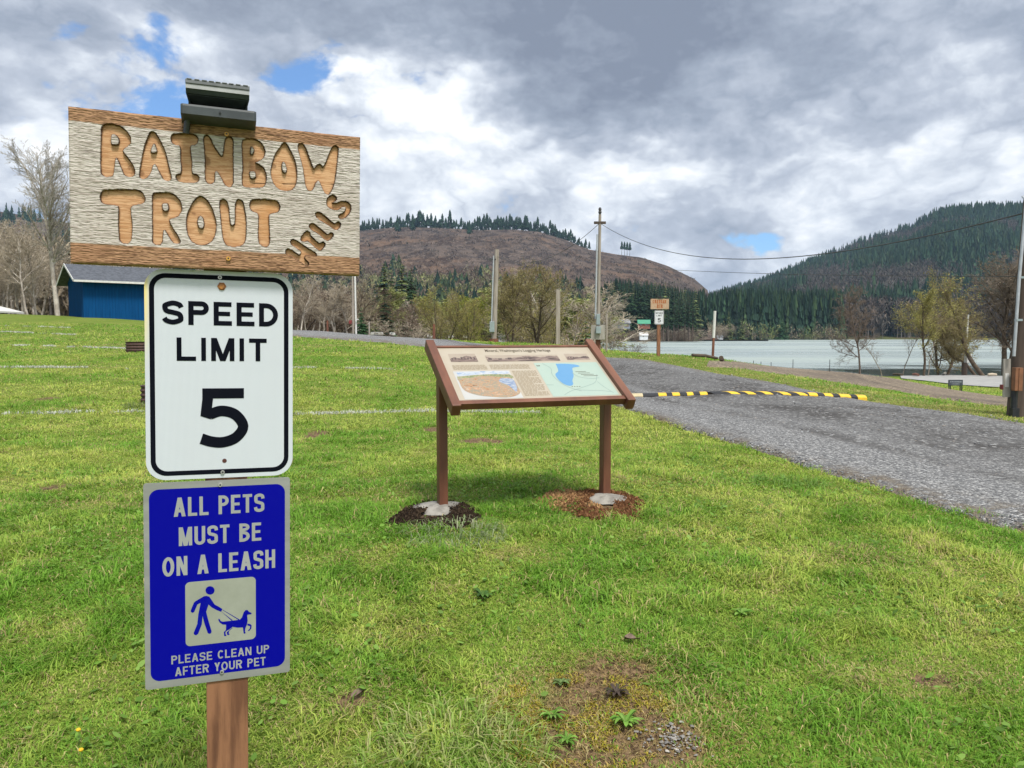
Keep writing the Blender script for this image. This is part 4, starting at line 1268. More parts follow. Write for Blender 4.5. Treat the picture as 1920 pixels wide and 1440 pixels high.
IP = info_panel()
for i, (px, py, seed, lab) in enumerate(((824, 952, 3, "round concrete footing at the left leg of the information panel, ringed by dark soil"), (1139, 937, 9, "concrete footing at the right leg of the information panel, ringed by reddish soil"))):
    x, y = hit(px, py)
    rg = np.random.default_rng(seed)
    n, m_ = 40, 9
    a = np.linspace(0, 2 * math.pi, n, endpoint=False)
    wr = 1 + .25 * (fbm(np.cos(a) * 1.5 + seed, np.sin(a) * 1.5, 3) - .5) * 2
    R0 = .20 if i == 0 else .165
    P = np.zeros((m_, n + 1, 3))
    for k in range(m_):
        f = k / (m_ - 1)
        r = R0 * f * wr
        P[k, :n, 0] = r * np.cos(a) * 1.08; P[k, :n, 1] = r * np.sin(a)
        P[k, :n, 2] = .045 * (1 - f ** 2.2) - .012 + .012 * fbm(P[k, :n, 0] * 18, P[k, :n, 1] * 18, 3) * (1 if k else 0)
    P[:, n] = P[:, 0]
    o = link('concrete_footing', grid_mesh('concrete_footing', P), concrete); o.location = (x, y, ground_z(x, y) + .01)
    tag(o, lab, "footing")

# crumbs of dug earth round the footings
def soil_crumbs(px, py, rx, ry, n, cols, seed, label, inner=.38):
    x0, y0 = hit(px, py); rg = np.random.default_rng(seed)
    th = rg.random(n) * 2 * math.pi; r = np.sqrt(inner ** 2 + (1 - inner ** 2) * rg.random(n))
    r = r * (.62 + .75 * fbm(np.cos(th) * 2.2 + seed * 3, np.sin(th) * 2.2 + 5, 3)) + rg.normal(0, .05, n) * r
    X, Y = x0 + rx * r * np.cos(th), y0 + ry * r * np.sin(th)
    s = .005 + .014 * rg.random(n) ** 3
    Zg = H(X, Y) + .022 * (1 - r ** 2) + .008
    base = np.array([(1, 0, -.3), (-.5, .9, -.3), (-.5, -.9, -.3), (0, 0, .9), (.3, .2, .8)])
    fc = np.array([(0, 1, 3), (1, 2, 3), (2, 0, 3), (0, 1, 4)])
    B = rg.normal(0, .25, (n, 5, 3)) + base[None]
    a = rg.random(n) * 6.28
    V = np.stack([B[..., 0] * np.cos(a)[:, None] - B[..., 1] * np.sin(a)[:, None], B[..., 0] * np.sin(a)[:, None] + B[..., 1] * np.cos(a)[:, None], B[..., 2]], -1) * s[:, None, None]
    V += np.stack([X, Y, Zg], -1)[:, None]
    f = (fc[None] + (np.arange(n) * 5)[:, None, None]).reshape(-1, 3)
    C = np.array(cols)[rg.integers(0, len(cols), n)] * (0.6 + .7 * rg.random((n, 1)))
    o = link('soil_crumbs', poly_mesh('soil_crumbs', V.reshape(-1, 3), f, False, {'Col': np.repeat(C, 5, 0)}), attr_mat("earth crumbs", rough=.95, spec=.1))
    tag(o, label, "soil", kind='stuff')
soil_crumbs(820, 966, .29, .37, 6000, [(.035, .024, .016), (.06, .042, .028), (.02, .014, .01)], 1, "dark dug earth around the left footing")
soil_crumbs(1126, 947, .34, .42, 6500, [(.14, .065, .03), (.20, .10, .05), (.10, .045, .02)], 2, "reddish dug earth around the right footing")
soil_crumbs(1066, 938, .22, .34, 1300, [(.38, .23, .11), (.30, .17, .08)], 5, "pale yellow clods of earth beside the right footing", 0.0)

# ------------------------------------------------------------------ speed bump across the road
def speed_bump():
    a, b = np.array(hit(1172, 748)), np.array(hit(1621, 751))
    L = np.linalg.norm(b - a); ang = math.atan2(b[1] - a[1], b[0] - a[0])
    gsm0 = lambda x, y: float(H(np.array([x]), np.array([y]), False)[0])
    root = empty('speed_bump', (a[0], a[1], gsm0(*a) + .045), ang, "black and yellow segmented rubber speed bump laid across the gravel road", "speed bump")
    rub = mat("black rubber", (0.010, 0.0105, 0.013), (0.022, 0.022, 0.025), 14, .6, .001)
    yel = mat("yellow reflective band", (0.78, 0.50, 0.02), (0.66, 0.42, 0.03), 12, .45)
    old = mat("faded end band", (0.52, 0.44, 0.27), (0.44, 0.37, 0.22), 12, .6)
    fr = lambda px: (np.array(hit(px, 750)) - a) @ (b - a) / L
    gsm = lambda x, y: float(H(np.array([x]), np.array([y]), False)[0])
    prof = [(-.17, -.05), (-.165, .014), (-.10, .044), (-.04, .052), (.04, .052), (.10, .044), (.165, .014), (.17, -.05)]
    def seg(x0, x1, name, m, k=1.0, skew=0.0):
        mb = MB(); n = len(prof); V = []
        for x in (x0, x1):
            for y, z in prof:
                xx = x + skew * y
                ax, ay = a[0] + math.cos(ang) * xx, a[1] + math.sin(ang) * xx
                V.append((xx, y * k, z * k + (gsm(ax, ay) - gsm(*a)) * .8 + .2 * (gsm(*b) - gsm(*a)) * xx / L))
        mb.add(V, [(i, i + 1, n + i + 1, n + i) for i in range(n - 1)] + [list(range(n))[::-1], [n + i for i in range(n)]])
        mb.build(name, m, root)
    yl = [(1238, 1254), (1266, 1281), (1295, 1308), (1322, 1336), (1372, 1388), (1405, 1420), (1438, 1453), (1470, 1485), (1500, 1515), (1529, 1543), (1554, 1567), (1578, 1593), (1603, 1617)]
    x = fr(1206)
    seg(fr(1178), fr(1207), 'end_piece', old)
    for i, (p, q) in enumerate(yl):
        x0, x1 = fr(p), fr(q)
        sk = -.75 if 4 <= i <= 8 else 0
        seg(x + .006, x0 - .0, 'rubber_segment', rub, .965, sk if i else 0)
        seg(x0, x1, 'yellow_band', yel, 1.0, sk)
        x = x1
speed_bump()

# ------------------------------------------------------------------ poles, posts and wires
grey_wood = mat("silvered pole", (0.36, 0.32, 0.28), (0.24, 0.205, 0.17), 9, .85, .004, (1, 1, .1), contrast=(.3, .7))
red_wood = mat("reddish post", (0.20, 0.075, 0.042), (0.13, 0.048, 0.028), 9, .75, .003, (1, 1, .1))
dark_wood = mat("creosote pole", (0.095, 0.068, 0.052), (0.05, 0.036, 0.028), 8, .85, .005, (1, 1, .08), contrast=(.3, .7))
grey_box = mat("grey steel box", (0.27, 0.33, 0.34), (0.23, 0.28, 0.29), 6, .5)
pale_ply = mat("weathered plywood", (0.37, 0.35, 0.31), (0.27, 0.25, 0.22), 7, .9, .002, (1, 1, .2))
conduit = mat("galvanised conduit", (0.50, 0.53, 0.56), (0.42, 0.45, 0.48), 8, .4, metal=.3)
white_paint = mat("white pole paint", (0.66, 0.66, 0.64), (0.56, 0.56, 0.54), 8, .5)
insul = mat("dark insulator", (0.03, 0.03, 0.035), (0.05, 0.05, 0.05), 8, .4)


def upright(name, px, py, ytop, label, cat, m, wpx, depth=None, lean=0.0, parts=None, taper=.8, square=False, part='shaft', group=None, cap=None):
    """a pole or post: stands where the photo shows its foot, as tall as it looks there"""
    if depth is None: x, y = hit(px, py)
    else: x, y = at(px, depth)
    g = ground_z(x, y)
    h = zat(ytop, y) - g
    r = wpx / F * y / 2
    root = empty(name, (x, y, g), 0, label, cat, group)
    mb = MB(); top = Vector((lean / F * y, 0, h))
    if square: mb.prism([(-r, -.1), (r, -.1), (r + top.x, h), (-r + top.x, h)], -r, r)
    else: mb.tube([(0, 0, -.15), tuple(top * .5), tuple(top)], [r, r * (1 + taper) / 2, r * taper], 12)
    mb.build(part, m, root, not square)
    return root, (x, y, g), h, r, top


# far right: dark pole with boxes, close by
root, (X0, Y0, G0), h, r, top = upright('utility_pole', 1903, 779, 366, "dark utility pole at the right edge with a meter board, brown box and grey conduit", "utility pole", dark_wood, 29, lean=14, taper=.86)
POLE_R = Vector((X0, Y0, G0)) + top
k = Y0 / F
z_ = lambda py: zat(py, Y0 - .15) - G0
mb = MB(); mb.tube([(-.02 + (1913 - 1903) * k - r, -r - .02, z_(380)), (-.11, -r - .02, z_(520)), (-.135, -r - .01, z_(668))], .022, 8); mb.build('conduit', conduit, root, True)
for zz in (440, 520, 600):
    mb = MB(); mb.box((-.09 + (600 - zz) * k * .05, -r - .01, z_(zz)), (.09, .06, .03)); mb.build('strap', grey_box, root)
mb = MB(); mb.box((-.145, -r * .2, z_(709)), (.105, .028, 72 * k)); b_ = mb.build('meter_board', pale_ply, root); b_.rotation_euler = (0, math.radians(-2), 0)
mb = MB(); mb.box((-.150, -r * .2 - .02, z_(713)), (.055, .006, 26 * k)); mb.build('notice', white_paint, b_)
mb = MB(); mb.box((-.085, -r - .03, z_(711)), (.115, .09, 43 * k), bev=.006); mb.box((-.075, -r - .078, z_(711)), (.035, .012, 42 * k)); mb.build('brown_box', mat("rusty brown box", (0.24, 0.105, 0.05), (0.17, 0.075, 0.035), 10, .6), root)
mb = MB(); mb.tube([(-.085, -r + .02, z_(733)), (-.085, -r + .02, -.05)], .045, 8); mb.box((-.09, -r + .0, .05), (.10, .09, .16)); mb.build('cable_duct', very_dark, root)
mb = MB(); mb.box((-.205, 0, z_(727)), (.05, .07, .075), bev=.006); mb.build('red_outlet', mat("red outlet", (0.22, 0.03, 0.03), (0.16, 0.03, 0.03), 8, .5), root)
mb = MB(); mb.tube([(-.02, 0, h - .02), (-.06, -r - .03, h - .10), (-.05, -r - .03, h - .3)], .018, 8); mb.build('weatherhead', conduit, root, True)

# tall main pole behind the panel
MP = hit(1121, 657)
root, (X1, Y1, G1), h, r, top = upright('utility_pole', 1121, 657, 402, "tallest grey utility pole behind the panel with grey electric boxes near its foot", "utility pole", grey_wood, 6.5, lean=2, depth=33)
k = Y1 / F; z_ = lambda py: zat(py, Y1) - G1
mb = MB(); mb.tube([(-5.5 * k, -.10, z_(598)), (-5.0 * k + .04, -.10, z_(440))], 1.5 * k, 8); mb.build('conduit', conduit, root, True)
mb = MB(); mb.tube([(-2 * k, -.08, z_(600)), (2 * k, -.08, z_(655))], .05, 8); mb.box((0, 0, z_(645)), (8.5 * k, .2, 26 * k)); mb.build('base_wrap', red_wood, root)
mb = MB(); mb.box((-1 * k, -.22, z_(599)), (7 * k, .14, 20 * k), bev=.02); mb.build('meter_box', grey_box, root)
mb = MB(); mb.box((-1 * k, -.20, z_(623)), (26 * k, .08, 27 * k)); mb.build('box_board', pale_ply, root)
mb = MB(); mb.box((-1 * k, -.30, z_(619)), (9 * k, .16, 13 * k), bev=.02); mb.build('outlet_box', grey_box, root)
mb = MB(); mb.tube([top + Vector((0, 0, -.02)), top + Vector((0, 0, .16))], .05, 8); mb.lathe([(0, .3), (.05, .28), (.07, .2), (.05, .14), (.08, .1), (.04, .0), (0, 0)], 10, tuple(top)); mb.build('insulator', insul, root)
mb = MB(); mb.box(tuple(top + Vector((0, 0, -.35))), (.5, .12, .10)); mb.build('bracket', dark_wood, root)
POLE_M = Vector((X1, Y1, G1)) + top

# pole with transformer-like grey box, left of it
root, (X2, Y2, G2), h, r, top = upright('utility_pole', 926, 636, 468, "leaning weathered pole with a pale grey box at its foot, left of the tallest pole", "utility pole", grey_wood, 10, lean=6, depth=44)
k = Y2 / F; z_ = lambda py: zat(py, Y2) - G2
mb = MB(); mb.box((-3 * k, -.3, z_(613)), (9 * k, .3, 20 * k), bev=.03); mb.build('grey_box', grey_box, root)
mb = MB(); mb.tube([(-5 * k + .02, -.15, z_(610)), (0, -.15, z_(480))], 1.2 * k, 8); mb.build('conduit', conduit, root, True)
mb = MB(); mb.lathe([(0, .16), (.08, .12), (.1, .0), (0, -.02)], 10, (top.x - .35, -.1, h - 20 * k)); mb.box((top.x - .2, -.1, h - 18 * k), (.3, .05, .05)); mb.build('insulator', insul, root)
POLE_B = Vector((X2, Y2, G2)) + top * .93
mb = MB(); mb.box((0, -.05, .15), (.5, .3, .3)); mb.build('base_block', red_wood, root)

upright('wooden_post', 1046, 645, 543, "plain grey squared post standing between the bare trees and the tallest pole", "post", grey_wood, 7.5, depth=42, square=True)
upright('wooden_post', 1137, 653, 590, "thin pale post just right of the tallest pole", "post", grey_wood, 4, depth=33)
root, _p, h, r, top = upright('white_topped_post', 1336, 672, 583, "slim pole with white top standing near the shore right of the far signpost", "post", red_wood, 5, depth=37, lean=3, taper=.9)
mb = MB(); mb.tube([tuple(top * .45 + Vector((0, 0, 0))), tuple(top)], r * 1.06, 10); mb.build('white_sleeve', white_paint, root, True)
root, (X3, Y3, G3), h, r, top = upright('white_pole', 1809, 700, 590, "white pole with a white box at the lake edge between the leaning trees", "pole", white_paint, 4.2, depth=58, lean=3)
k = Y3 / F
mb = MB(); mb.box((5 * k, -.1, zat(672, Y3) - G3), (9 * k, .25, 17 * k), bev=.03); mb.build('white_box', white_paint, root)
mb = MB(); mb.tube([(0, 0, -.1), (0, 0, zat(680, Y3) - G3)], 5 * k, 8); mb.build('dark_base', dark_wood, root)
# paired pale poles left of centre
root, (X4, Y4, G4), h, r, top = upright('utility_pole', 663, 626, 488, "pair of pale poles bound together seen just under the carved board", "utility pole", grey_wood, 4.0, depth=46)
k = Y4 / F
mb = MB(); mb.tube([(5 * k, .05, -.1), (4 * k, .05, h)], 1.8 * k, 10); mb.build('second_shaft', white_paint, root, True)
mb = MB(); mb.box((-4 * k, -.15, zat(604, Y4) - G4), (5 * k, .2, 7 * k), bev=.02); mb.build('red_box', mat("red outlet", (0.2, 0.03, 0.03)), root)
mb = MB(); mb.box((8 * k, -.1, zat(599, Y4) - G4), (6 * k, .05, 1.6 * k)); mb.build('white_arm', white_paint, root)
upright('bollard', 814, 635, 608, "reddish round bollard at the gravel edge in front of the willow bush", "bollard", red_wood, 5.5, depth=40)
upright('bollard', 615, 622, 601, "reddish bollard beside the road near the bare brush", "bollard", red_wood, 4, depth=47)
upright('wooden_post', 693, 625, 603, "short pale post right of the small young conifer", "post", grey_wood, 3, depth=50)


def wire(p, q, sag, r, label):
    pts = []
    for i in range(33):
        t = i / 32; v = Vector(p).lerp(Vector(q), t); v.z -= sag * 4 * t * (1 - t); pts.append(v)
    mb = MB(); mb.tube(pts, r, 5); o = mb.build('overhead_wire', insul); tag(o, label, "wire", "overhead wires")
wire(POLE_M + Vector((.05, 0, -.4)), POLE_R + Vector((-.05, 0, -.25)), 1.05, .011, "upper overhead wire sagging from the tallest pole to the pole at the right edge")
wire(POLE_M + Vector((-.05, 0, -.4)), POLE_B, .9, .011, "overhead wire running down left from the tallest pole to the leaning pole")
wire(POLE_M + Vector((.05, 0, -2.1)), POLE_R + Vector((-.05, 0, -1.2)), .12, .006, "lower thin wire between the tallest pole and the pole at the right edge")


# far signpost: a smaller twin of the near one
def far_signpost():
    x, y = at(1235, 25.0)
    g = ground_z(x, y)
    root = empty('signpost', (x, y, g), math.radians(4), "distant brown signpost with a small carved board and speed limit plate across the road", "signpost")
    mb = MB(); mb.box((0, .05, .87), (.105, .09, 1.9), bev=.004); mb.build('post', wood_post, root)
    zb = zat(570, 25) - g
    W, Hh = .60, .33
    b = MB(); b.box((.01, -.008, zb), (W, .036, Hh), bev=.003)
    bo = b.build('carved_board', mat("pale board", (0.48, 0.35, 0.24), (0.38, 0.25, 0.15), 14, .8, .001, (1, 1, 4)), root)
    cm = mat("carved letters", (0.30, 0.095, 0.03), (0.40, 0.15, 0.05), 18, .8)
    T = text_polys('CUAVBAD', -W * .38, W * .36, zb + .015, zb + .135, .24) + text_polys('RTR', -W * .14, W * .17, zb - .135, zb - .01, .24)
    flats('lettering', T, -.027, cm, bo)
    speed_plate(root, 0.0, zat(595, 25) - g, detail=False)
    mb = MB(); mb.box((.02, -.01, zb + Hh / 2 + .03), (.16, .08, .03), bev=.004); mb.box((.02, .02, zb + Hh / 2 + .07), (.13, .06, .025), bev=.004); mb.box((.02, .04, zb + Hh / 2 + .045), (.10, .02, .05)); mb.build('solar_lamp', very_dark, root)
far_signpost()

# small black sign by the lot
def small_sign():
    x, y = hit(1791, 733)
    g = ground_z(x, y); k = y / F
    root = empty('small_sign', (x, y, g), 0, "small black sign board on short legs beside the paved lot", "sign")
    mb = MB(); mb.box((0, 0, 15.5 * k), (27 * k, .04, 11 * k), bev=.01); bd = mb.build('sign_board', mat("dark slate board", (0.03, 0.04, 0.055), (0.05, 0.06, 0.075), 8, .5), root)
    mb2 = [rect(-11 * k, 16 * k, 11 * k, 18.5 * k), rect(-8 * k, 12.5 * k, 7 * k, 14 * k)]
    flats('lettering', mb2, -.024, mat("faded marks", (0.26, 0.29, 0.32), (0.10, 0.12, 0.14), 30, .6, contrast=(.4, .6)), bd)
    for sx in (-12, -9, 9, 12):
        m_ = MB(); m_.box((sx * k, 0, 5 * k), (1.1 * k, .04, 12 * k)); m_.build('leg', very_dark, root)
small_sign()


# corrugated steel fire rings on the lawn
def fire_ring(px, py, dia_px, label, hpx):
    x, y = hit(px, py); k = y / F
    R, h = dia_px * k / 2, hpx * k
    prof = []
    n = 4
    for i in range(n * 8 + 1):
        t = i / (n * 8)
        prof.append((R * (1 - .0 + .035 * math.cos(t * n * 2 * math.pi)), h * t))
    prof += [(R * .93, h)] + [(R * (.90 + .03 * math.cos(t * n * 2 * math.pi)), h * t) for t in np.linspace(1, 0, 17)]
    mb = MB(); mb.lathe(prof, 40); o = mb.build('fire_ring', mat("rusted culvert steel", (0.085, 0.042, 0.034), (0.052, 0.028, 0.025), 16, .8, .002, (1, 1, .4)), None, True)
    o.location = (x, y + R, ground_z(x, y) - .02)
    tag(o, label, "fire ring", "rusty corrugated fire rings")
fire_ring(250, 661, 46, "rusty low corrugated ring further back on the lawn left of the speed plate", 21)
fire_ring(287, 758, 72, "rusty taller corrugated ring nearer the camera half hidden by the speed plate", 36)


# blue shed
def shed():
    x, y = at(160, 50)
    g = zat(593, 50) - .7; k = 50 / F
    root = empty('shed', (x, y, g), math.radians(39), "dark blue shed with a grey shingle gable roof behind the signpost", "shed")
    navy = mat("blue board siding", (0.003, 0.066, 0.205), (0.002, 0.05, 0.16), 2, .7, .0, (6, 6, .3), spec=.08)
    L, D = 9.0, 5.2
    hw = 70 * k + .7
    w = MB()
    w.box((L / 2, D / 2, hw / 2), (L, D, hw))
    w.add([(-.004, 0, hw), (-.004, D, hw), (-.004, D / 2, hw + 1.0)], [(0, 1, 2)]); w.add([(L + .004, 0, hw), (L + .004, D, hw), (L + .004, D / 2, hw + 1.0)], [(0, 1, 2)])
    nb = int(L / .2)
    for i in range(nb): w.box((L * (i + .5) / nb, -.012, hw / 2), (.03, .02, hw - .02))
    for i in range(20): w.box((-.012, D * (i + .5) / 20, hw / 2), (.02, .03, hw - .02))
    w.build('wall', navy, root)
    sh = mat("grey shingles", (0.085, 0.095, 0.115), (0.05, 0.056, 0.07), 5, .8, .01, (1, 1, 1), contrast=(.4, .6))
    rf = MB(); ov = .6; e = .55
    for s in (-1, 1):
        y0, y1 = D / 2, (-e if s < 0 else D + e)
        z1 = hw + 1.08 - 1.0 * abs(y1 - D / 2) / (D / 2)
        rf.add([(-ov, y0, hw + 1.10), (L + ov, y0, hw + 1.10), (L + ov, y1, z1), (-ov, y1, z1), (-ov, y0, hw + 1.02), (L + ov, y0, hw + 1.02), (L + ov, y1, z1 - .08), (-ov, y1, z1 - .08)],
               [(0, 1, 2, 3), (7, 6, 5, 4), (0, 4, 5, 1), (3, 2, 6, 7), (0, 3, 7, 4), (1, 5, 6, 2)])
    r_ = rf.build('roof', sh, root)
    tr = MB()
    z1 = hw + 1.08 - 1.0 * (D / 2 + e) / (D / 2)
    tr.box((L / 2, -e - .02, z1 - .05), (L + 2 * ov, .03, .13))
    for s in (-1, 1):
        y1 = -e if s < 0 else D + e
        d = Vector((0, y1 - D / 2, z1 - hw - 1.1)); l = d.length
        rot = Matrix.Rotation(math.atan2(d.z, d.y), 3, 'X')
        tr.box(tuple(Vector((-ov - .02, D / 2, hw + 1.06)) + d / 2), (.03, l, .14), rot)
    tr.build('fascia', white_paint, r_)
shed()
def cabin_roof_left():
    x, y = at(-62, 62); g = 2.0; k = 62 / F
    root = empty('cabin', (x, y, g), 0, "white roofed cabin just showing at the left edge behind the lawn crest", "cabin")
    zt = zat(573, 62) - g
    w = MB(); w.box((0, 1.5, (zt - .4) / 2), (70 * k, 3, zt - .4)); w.build('wall', mat("cream wall", (0.55, 0.52, 0.46)), root)
    r = MB(); r.prism([(-48 * k, zt + .62), (-48 * k, zt + .72), (58 * k, zt - .42), (58 * k, zt - .56)], -.6, 3.6); r.build('roof', white_paint, root)
cabin_roof_left()

# ------------------------------------------------------------------ trees
def gen_tree(seed, h, r0, kids=(9, 6, 5, 3), ratio=(.55, .5, .45, .45), ang=(55, 45, 42, 40), bare=.25, up=.10, stems=1, splay=0.0, wig=.10, rmin=.008, droop=0.0, steps=(9, 5, 4, 2)):
    rg = np.random.default_rng(seed)
    S, tips = [], []
    def grow(p, d, L, r, lev):
        n = steps[min(lev, len(steps) - 1)] if lev < len(kids) or len(steps) > len(kids) else 2
        st = L / n
        for i in range(n):
            d = d + rg.normal(0, wig, 3) + np.array([0, 0, (up if lev < 2 else up * .5 - droop * (lev >= 2))])
            d = d / np.linalg.norm(d)
            q = p + d * st
            r1 = max(rmin, r * (1 - .75 / n)) if i < n - 1 else max(rmin, r * .5)
            S.append((p, q, r, r1, lev))
            f = (i + 1) / n
            if lev < len(kids) and (lev > 0 or f > bare):
                k = kids[lev] / n if lev > 0 else kids[0] / (n * (1 - bare))
                for _ in range(int(k) + (rg.random() < k - int(k))):
                    a = math.radians(ang[lev] * (.7 + .6 * rg.random()))
                    t1 = np.cross(d, rg.normal(size=3)); t1 /= np.linalg.norm(t1)
                    nd = d * math.cos(a) + t1 * math.sin(a)
                    o = p + (q - p) * rg.random()
                    env = (1.25 - .85 * f) if lev == 0 else (1.1 - .5 * f)
                    if lev == 0: env *= min(1, .55 + (f - bare) * 2.2)
                    grow(o, nd, L * ratio[lev] * env * (.75 + .5 * rg.random()), max(rmin, r1 * .55), lev + 1)
            p, r = q, r1
        tips.append((p, lev))
    for s in range(stems):
        a = 2 * math.pi * (s + rg.random() * .6) / max(stems, 1)
        d = np.array([math.cos(a) * splay, math.sin(a) * splay, 1.0]); d /= np.linalg.norm(d)
        grow(np.array([math.cos(a) * r0 * .8 * (stems > 1), math.sin(a) * r0 * .8 * (stems > 1), -.15]), d, h * (.85 + .15 * rg.random()) if stems > 1 else h, r0, 0)
    P0 = np.array([s[0] for s in S]); P1 = np.array([s[1] for s in S])
    R0 = np.array([s[2] for s in S]); R1 = np.array([s[3] for s in S]); LV = np.array([s[4] for s in S])
    k = h / max(P1[:, 2].max(), 1e-3)
    return P0 * k, P1 * k, R0, R1, LV, np.array([t[0] for t in tips if t[1] >= len(kids) - 1]) * k


def seg_mesh(name, P0, P1, R0, R1, n):
    d = P1 - P0; d /= np.maximum(np.linalg.norm(d, axis=1, keepdims=True), 1e-6)
    ref = np.where(np.abs(d[:, 2:3]) < .9, np.array([[0, 0, 1.0]]), np.array([[1.0, 0, 0]]))
    a = np.cross(d, ref); a /= np.linalg.norm(a, axis=1, keepdims=True); b = np.cross(d, a)
    th = np.arange(n) * 2 * math.pi / n
    ring = a[:, None] * np.cos(th)[None, :, None] + b[:, None] * np.sin(th)[None, :, None]
    V = np.concatenate([P0[:, None] + ring * R0[:, None, None], P1[:, None] + ring * R1[:, None, None]], 1)     # (m, 2n, 3)
    m = len(P0)
    i = np.arange(n); q = np.stack([i, (i + 1) % n, (i + 1) % n + n, i + n], -1)
    f = (q[None] + (np.arange(m) * 2 * n)[:, None, None]).reshape(-1, 4)
    return poly_mesh(name, V.reshape(-1, 3), f, True)


def leaf_mesh(name, C, size, cols, seed, flat=.5, droop=0.0):
    rg = np.random.default_rng(seed); n = len(C)
    a = rg.normal(size=(n, 3)); a[:, 2] = a[:, 2] * flat - droop; a /= np.linalg.norm(a, axis=1, keepdims=True)
    b = np.cross(a, rg.normal(size=(n, 3))); b /= np.linalg.norm(b, axis=1, keepdims=True)
    s = size * (.5 + rg.random((n, 1)))
    V = np.stack([C, C + a * s * .5 + b * s * .22, C + a * s, C + a * s * .5 - b * s * .22], 1).reshape(-1, 3)
    K = np.array(cols)[rg.integers(0, len(cols), n)] * (.65 + .7 * rg.random((n, 1)))
    return poly_mesh(name, V, np.arange(n * 4).reshape(-1, 4), False, {'Col': np.repeat(K, 4, 0)})


LEAF = attr_mat("leaves", rough=.7, transl=.25, spec=.2)
NEEDLE = attr_mat("needles", rough=.8, spec=.15)
bark_pale = mat("pale alder bark", (0.50, 0.46, 0.40), (0.26, 0.225, 0.185), 3, .9, 0, (1, 1, .5), contrast=(.35, .6))
bark_brown = mat("brown bark", (0.11, 0.08, 0.055), (0.06, 0.045, 0.033), 4, .95)
bark_red = mat("dark reddish bark", (0.13, 0.10, 0.08), (0.08, 0.062, 0.05), 4, .95)
bark_olive = mat("olive bark", (0.10, 0.083, 0.045), (0.06, 0.05, 0.03), 4, .95)
twig_tan = mat("tan twigs", (0.44, 0.38, 0.29), (0.35, 0.295, 0.22), 1, .95)
twig_grey = mat("grey twigs", (0.42, 0.39, 0.345), (0.34, 0.31, 0.27), 1, .95)
twig_brown = mat("brown twigs", (0.155, 0.105, 0.075), (0.11, 0.075, 0.055), 1, .95)
twig_olive = mat("olive twigs", (0.27, 0.225, 0.11), (0.20, 0.16, 0.08), 1, .95)
twig_yellow = mat("yellow twigs", (0.32, 0.27, 0.09), (0.24, 0.2, 0.07), 1, .95)
twig_red = mat("reddish twigs", (0.18, 0.14, 0.115), (0.135, 0.105, 0.085), 1, .95)


def bare_proto(kind, seed, bark, twig, leaf=None, name='bare_tree', split=2, **kw):
    P0, P1, R0, R1, LV, T = gen_tree(seed, 10.0, **kw)
    root = bpy.data.objects.new(name, None)
    tr = LV < split
    t = bpy.data.objects.new('trunk', seg_mesh('trunk', P0[tr], P1[tr], R0[tr], R1[tr], 6)); t.data.materials.append(bark)
    c = bpy.data.objects.new('crown', seg_mesh('crown', P0[~tr], P1[~tr], R0[~tr], R1[~tr], 3)); c.data.materials.append(twig)
    ch = [t, c]
    if leaf:
        n, size, cols, dr = leaf
        rg = np.random.default_rng(seed + 5)
        idx = rg.integers(0, len(T), n)
        C = T[idx] + rg.normal(0, .16, (n, 3))
        l = bpy.data.objects.new('leaves', leaf_mesh('leaves', C, size, cols, seed, .6, dr)); l.data.materials.append(LEAF)
        ch.append(l)
    return root, ch


def conifer_proto(seed, h=10.0, w=2.2, nw=26, nb=9, cols=((.022, .048, .022), (.035, .066, .028), (.014, .032, .018)), base=.06, name='conifer', barkm=None):
    rg = np.random.default_rng(seed)
    V, Fc, K = [], [], []
    for i in range(nw):
        t = base + (1 - base) * (i + rg.random() * .6) / nw
        z = h * t
        L0 = w * (1 - t) ** .85 * (.8 + .4 * rg.random()) + .12
        for j in range(nb):
            a = 2 * math.pi * (j + rg.random()) / nb
            L = L0 * (.65 + .55 * rg.random())
            dr = -.25 - .3 * rg.random()
            u = np.array([math.cos(a), math.sin(a), 0]); s = np.array([-u[1], u[0], 0])
            p = np.array([0, 0, z])
            shade = .6 + .8 * rg.random()
            col = np.array(cols[rg.integers(len(cols))]) * shade
            for (f0, f1, wd, sd) in ((.05, .75, .22, 0), (.35, 1.0, .16, .35), (.3, .95, .16, -.35)):
                b0 = p + u * L * f0 + np.array([0, 0, dr * L * f0 * f0])
                tip = p + (u + s * sd * .5) * L * f1 + np.array([0, 0, dr * L * f1 * f1])
                mid = (b0 + tip) / 2
                n = len(V)
                V += [b0, mid + s * L * wd + np.array([0, 0, .03 * L - .10 * rg.random() * L]), tip, mid - s * L * wd + np.array([0, 0, .03 * L - .10 * rg.random() * L])]
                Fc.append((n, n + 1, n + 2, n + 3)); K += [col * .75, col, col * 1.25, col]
    root = bpy.data.objects.new(name, None)
    me = poly_mesh('crown', np.array(V), np.array(Fc), False, {'Col': np.array(K)}); me.materials.append(NEEDLE)
    c = bpy.data.objects.new('crown', me)
    mb = MB(); mb.tube([(0, 0, -.2), (0, 0, h * .5), (0, 0, h * .97)], [h * .016, h * .011, .015], 7)
    t = mb.build('trunk', barkm or bark_brown, None, True); COL.objects.unlink(t)
    return root, [t, c]


def plant(proto, x, y, h, label, cat, group=None, wid=1.0, rz=None, z=None, sink=.0):
    root, ch = proto
    r = root.copy(); COL.objects.link(r)
    k = h / 10.0
    r.location = (x, y, (ground_z(x, y) if z is None else z) - sink)
    r.scale = (k * wid, k * wid, k)
    r.rotation_euler = (0, 0, RNG.random() * 6.28 if rz is None else rz)
    tag(r, label, cat, group)
    for c in ch:
        d = c.copy(); COL.objects.link(d); d.parent = r
    return r


def plant_px(proto, px, depth, ytop, label, cat, **kw):
    x, y = at(px, depth)
    z = ground_z(x, y)
    return plant(proto, x, y, max(zat(ytop, depth) - z, .6), label, cat, z=z, **kw)


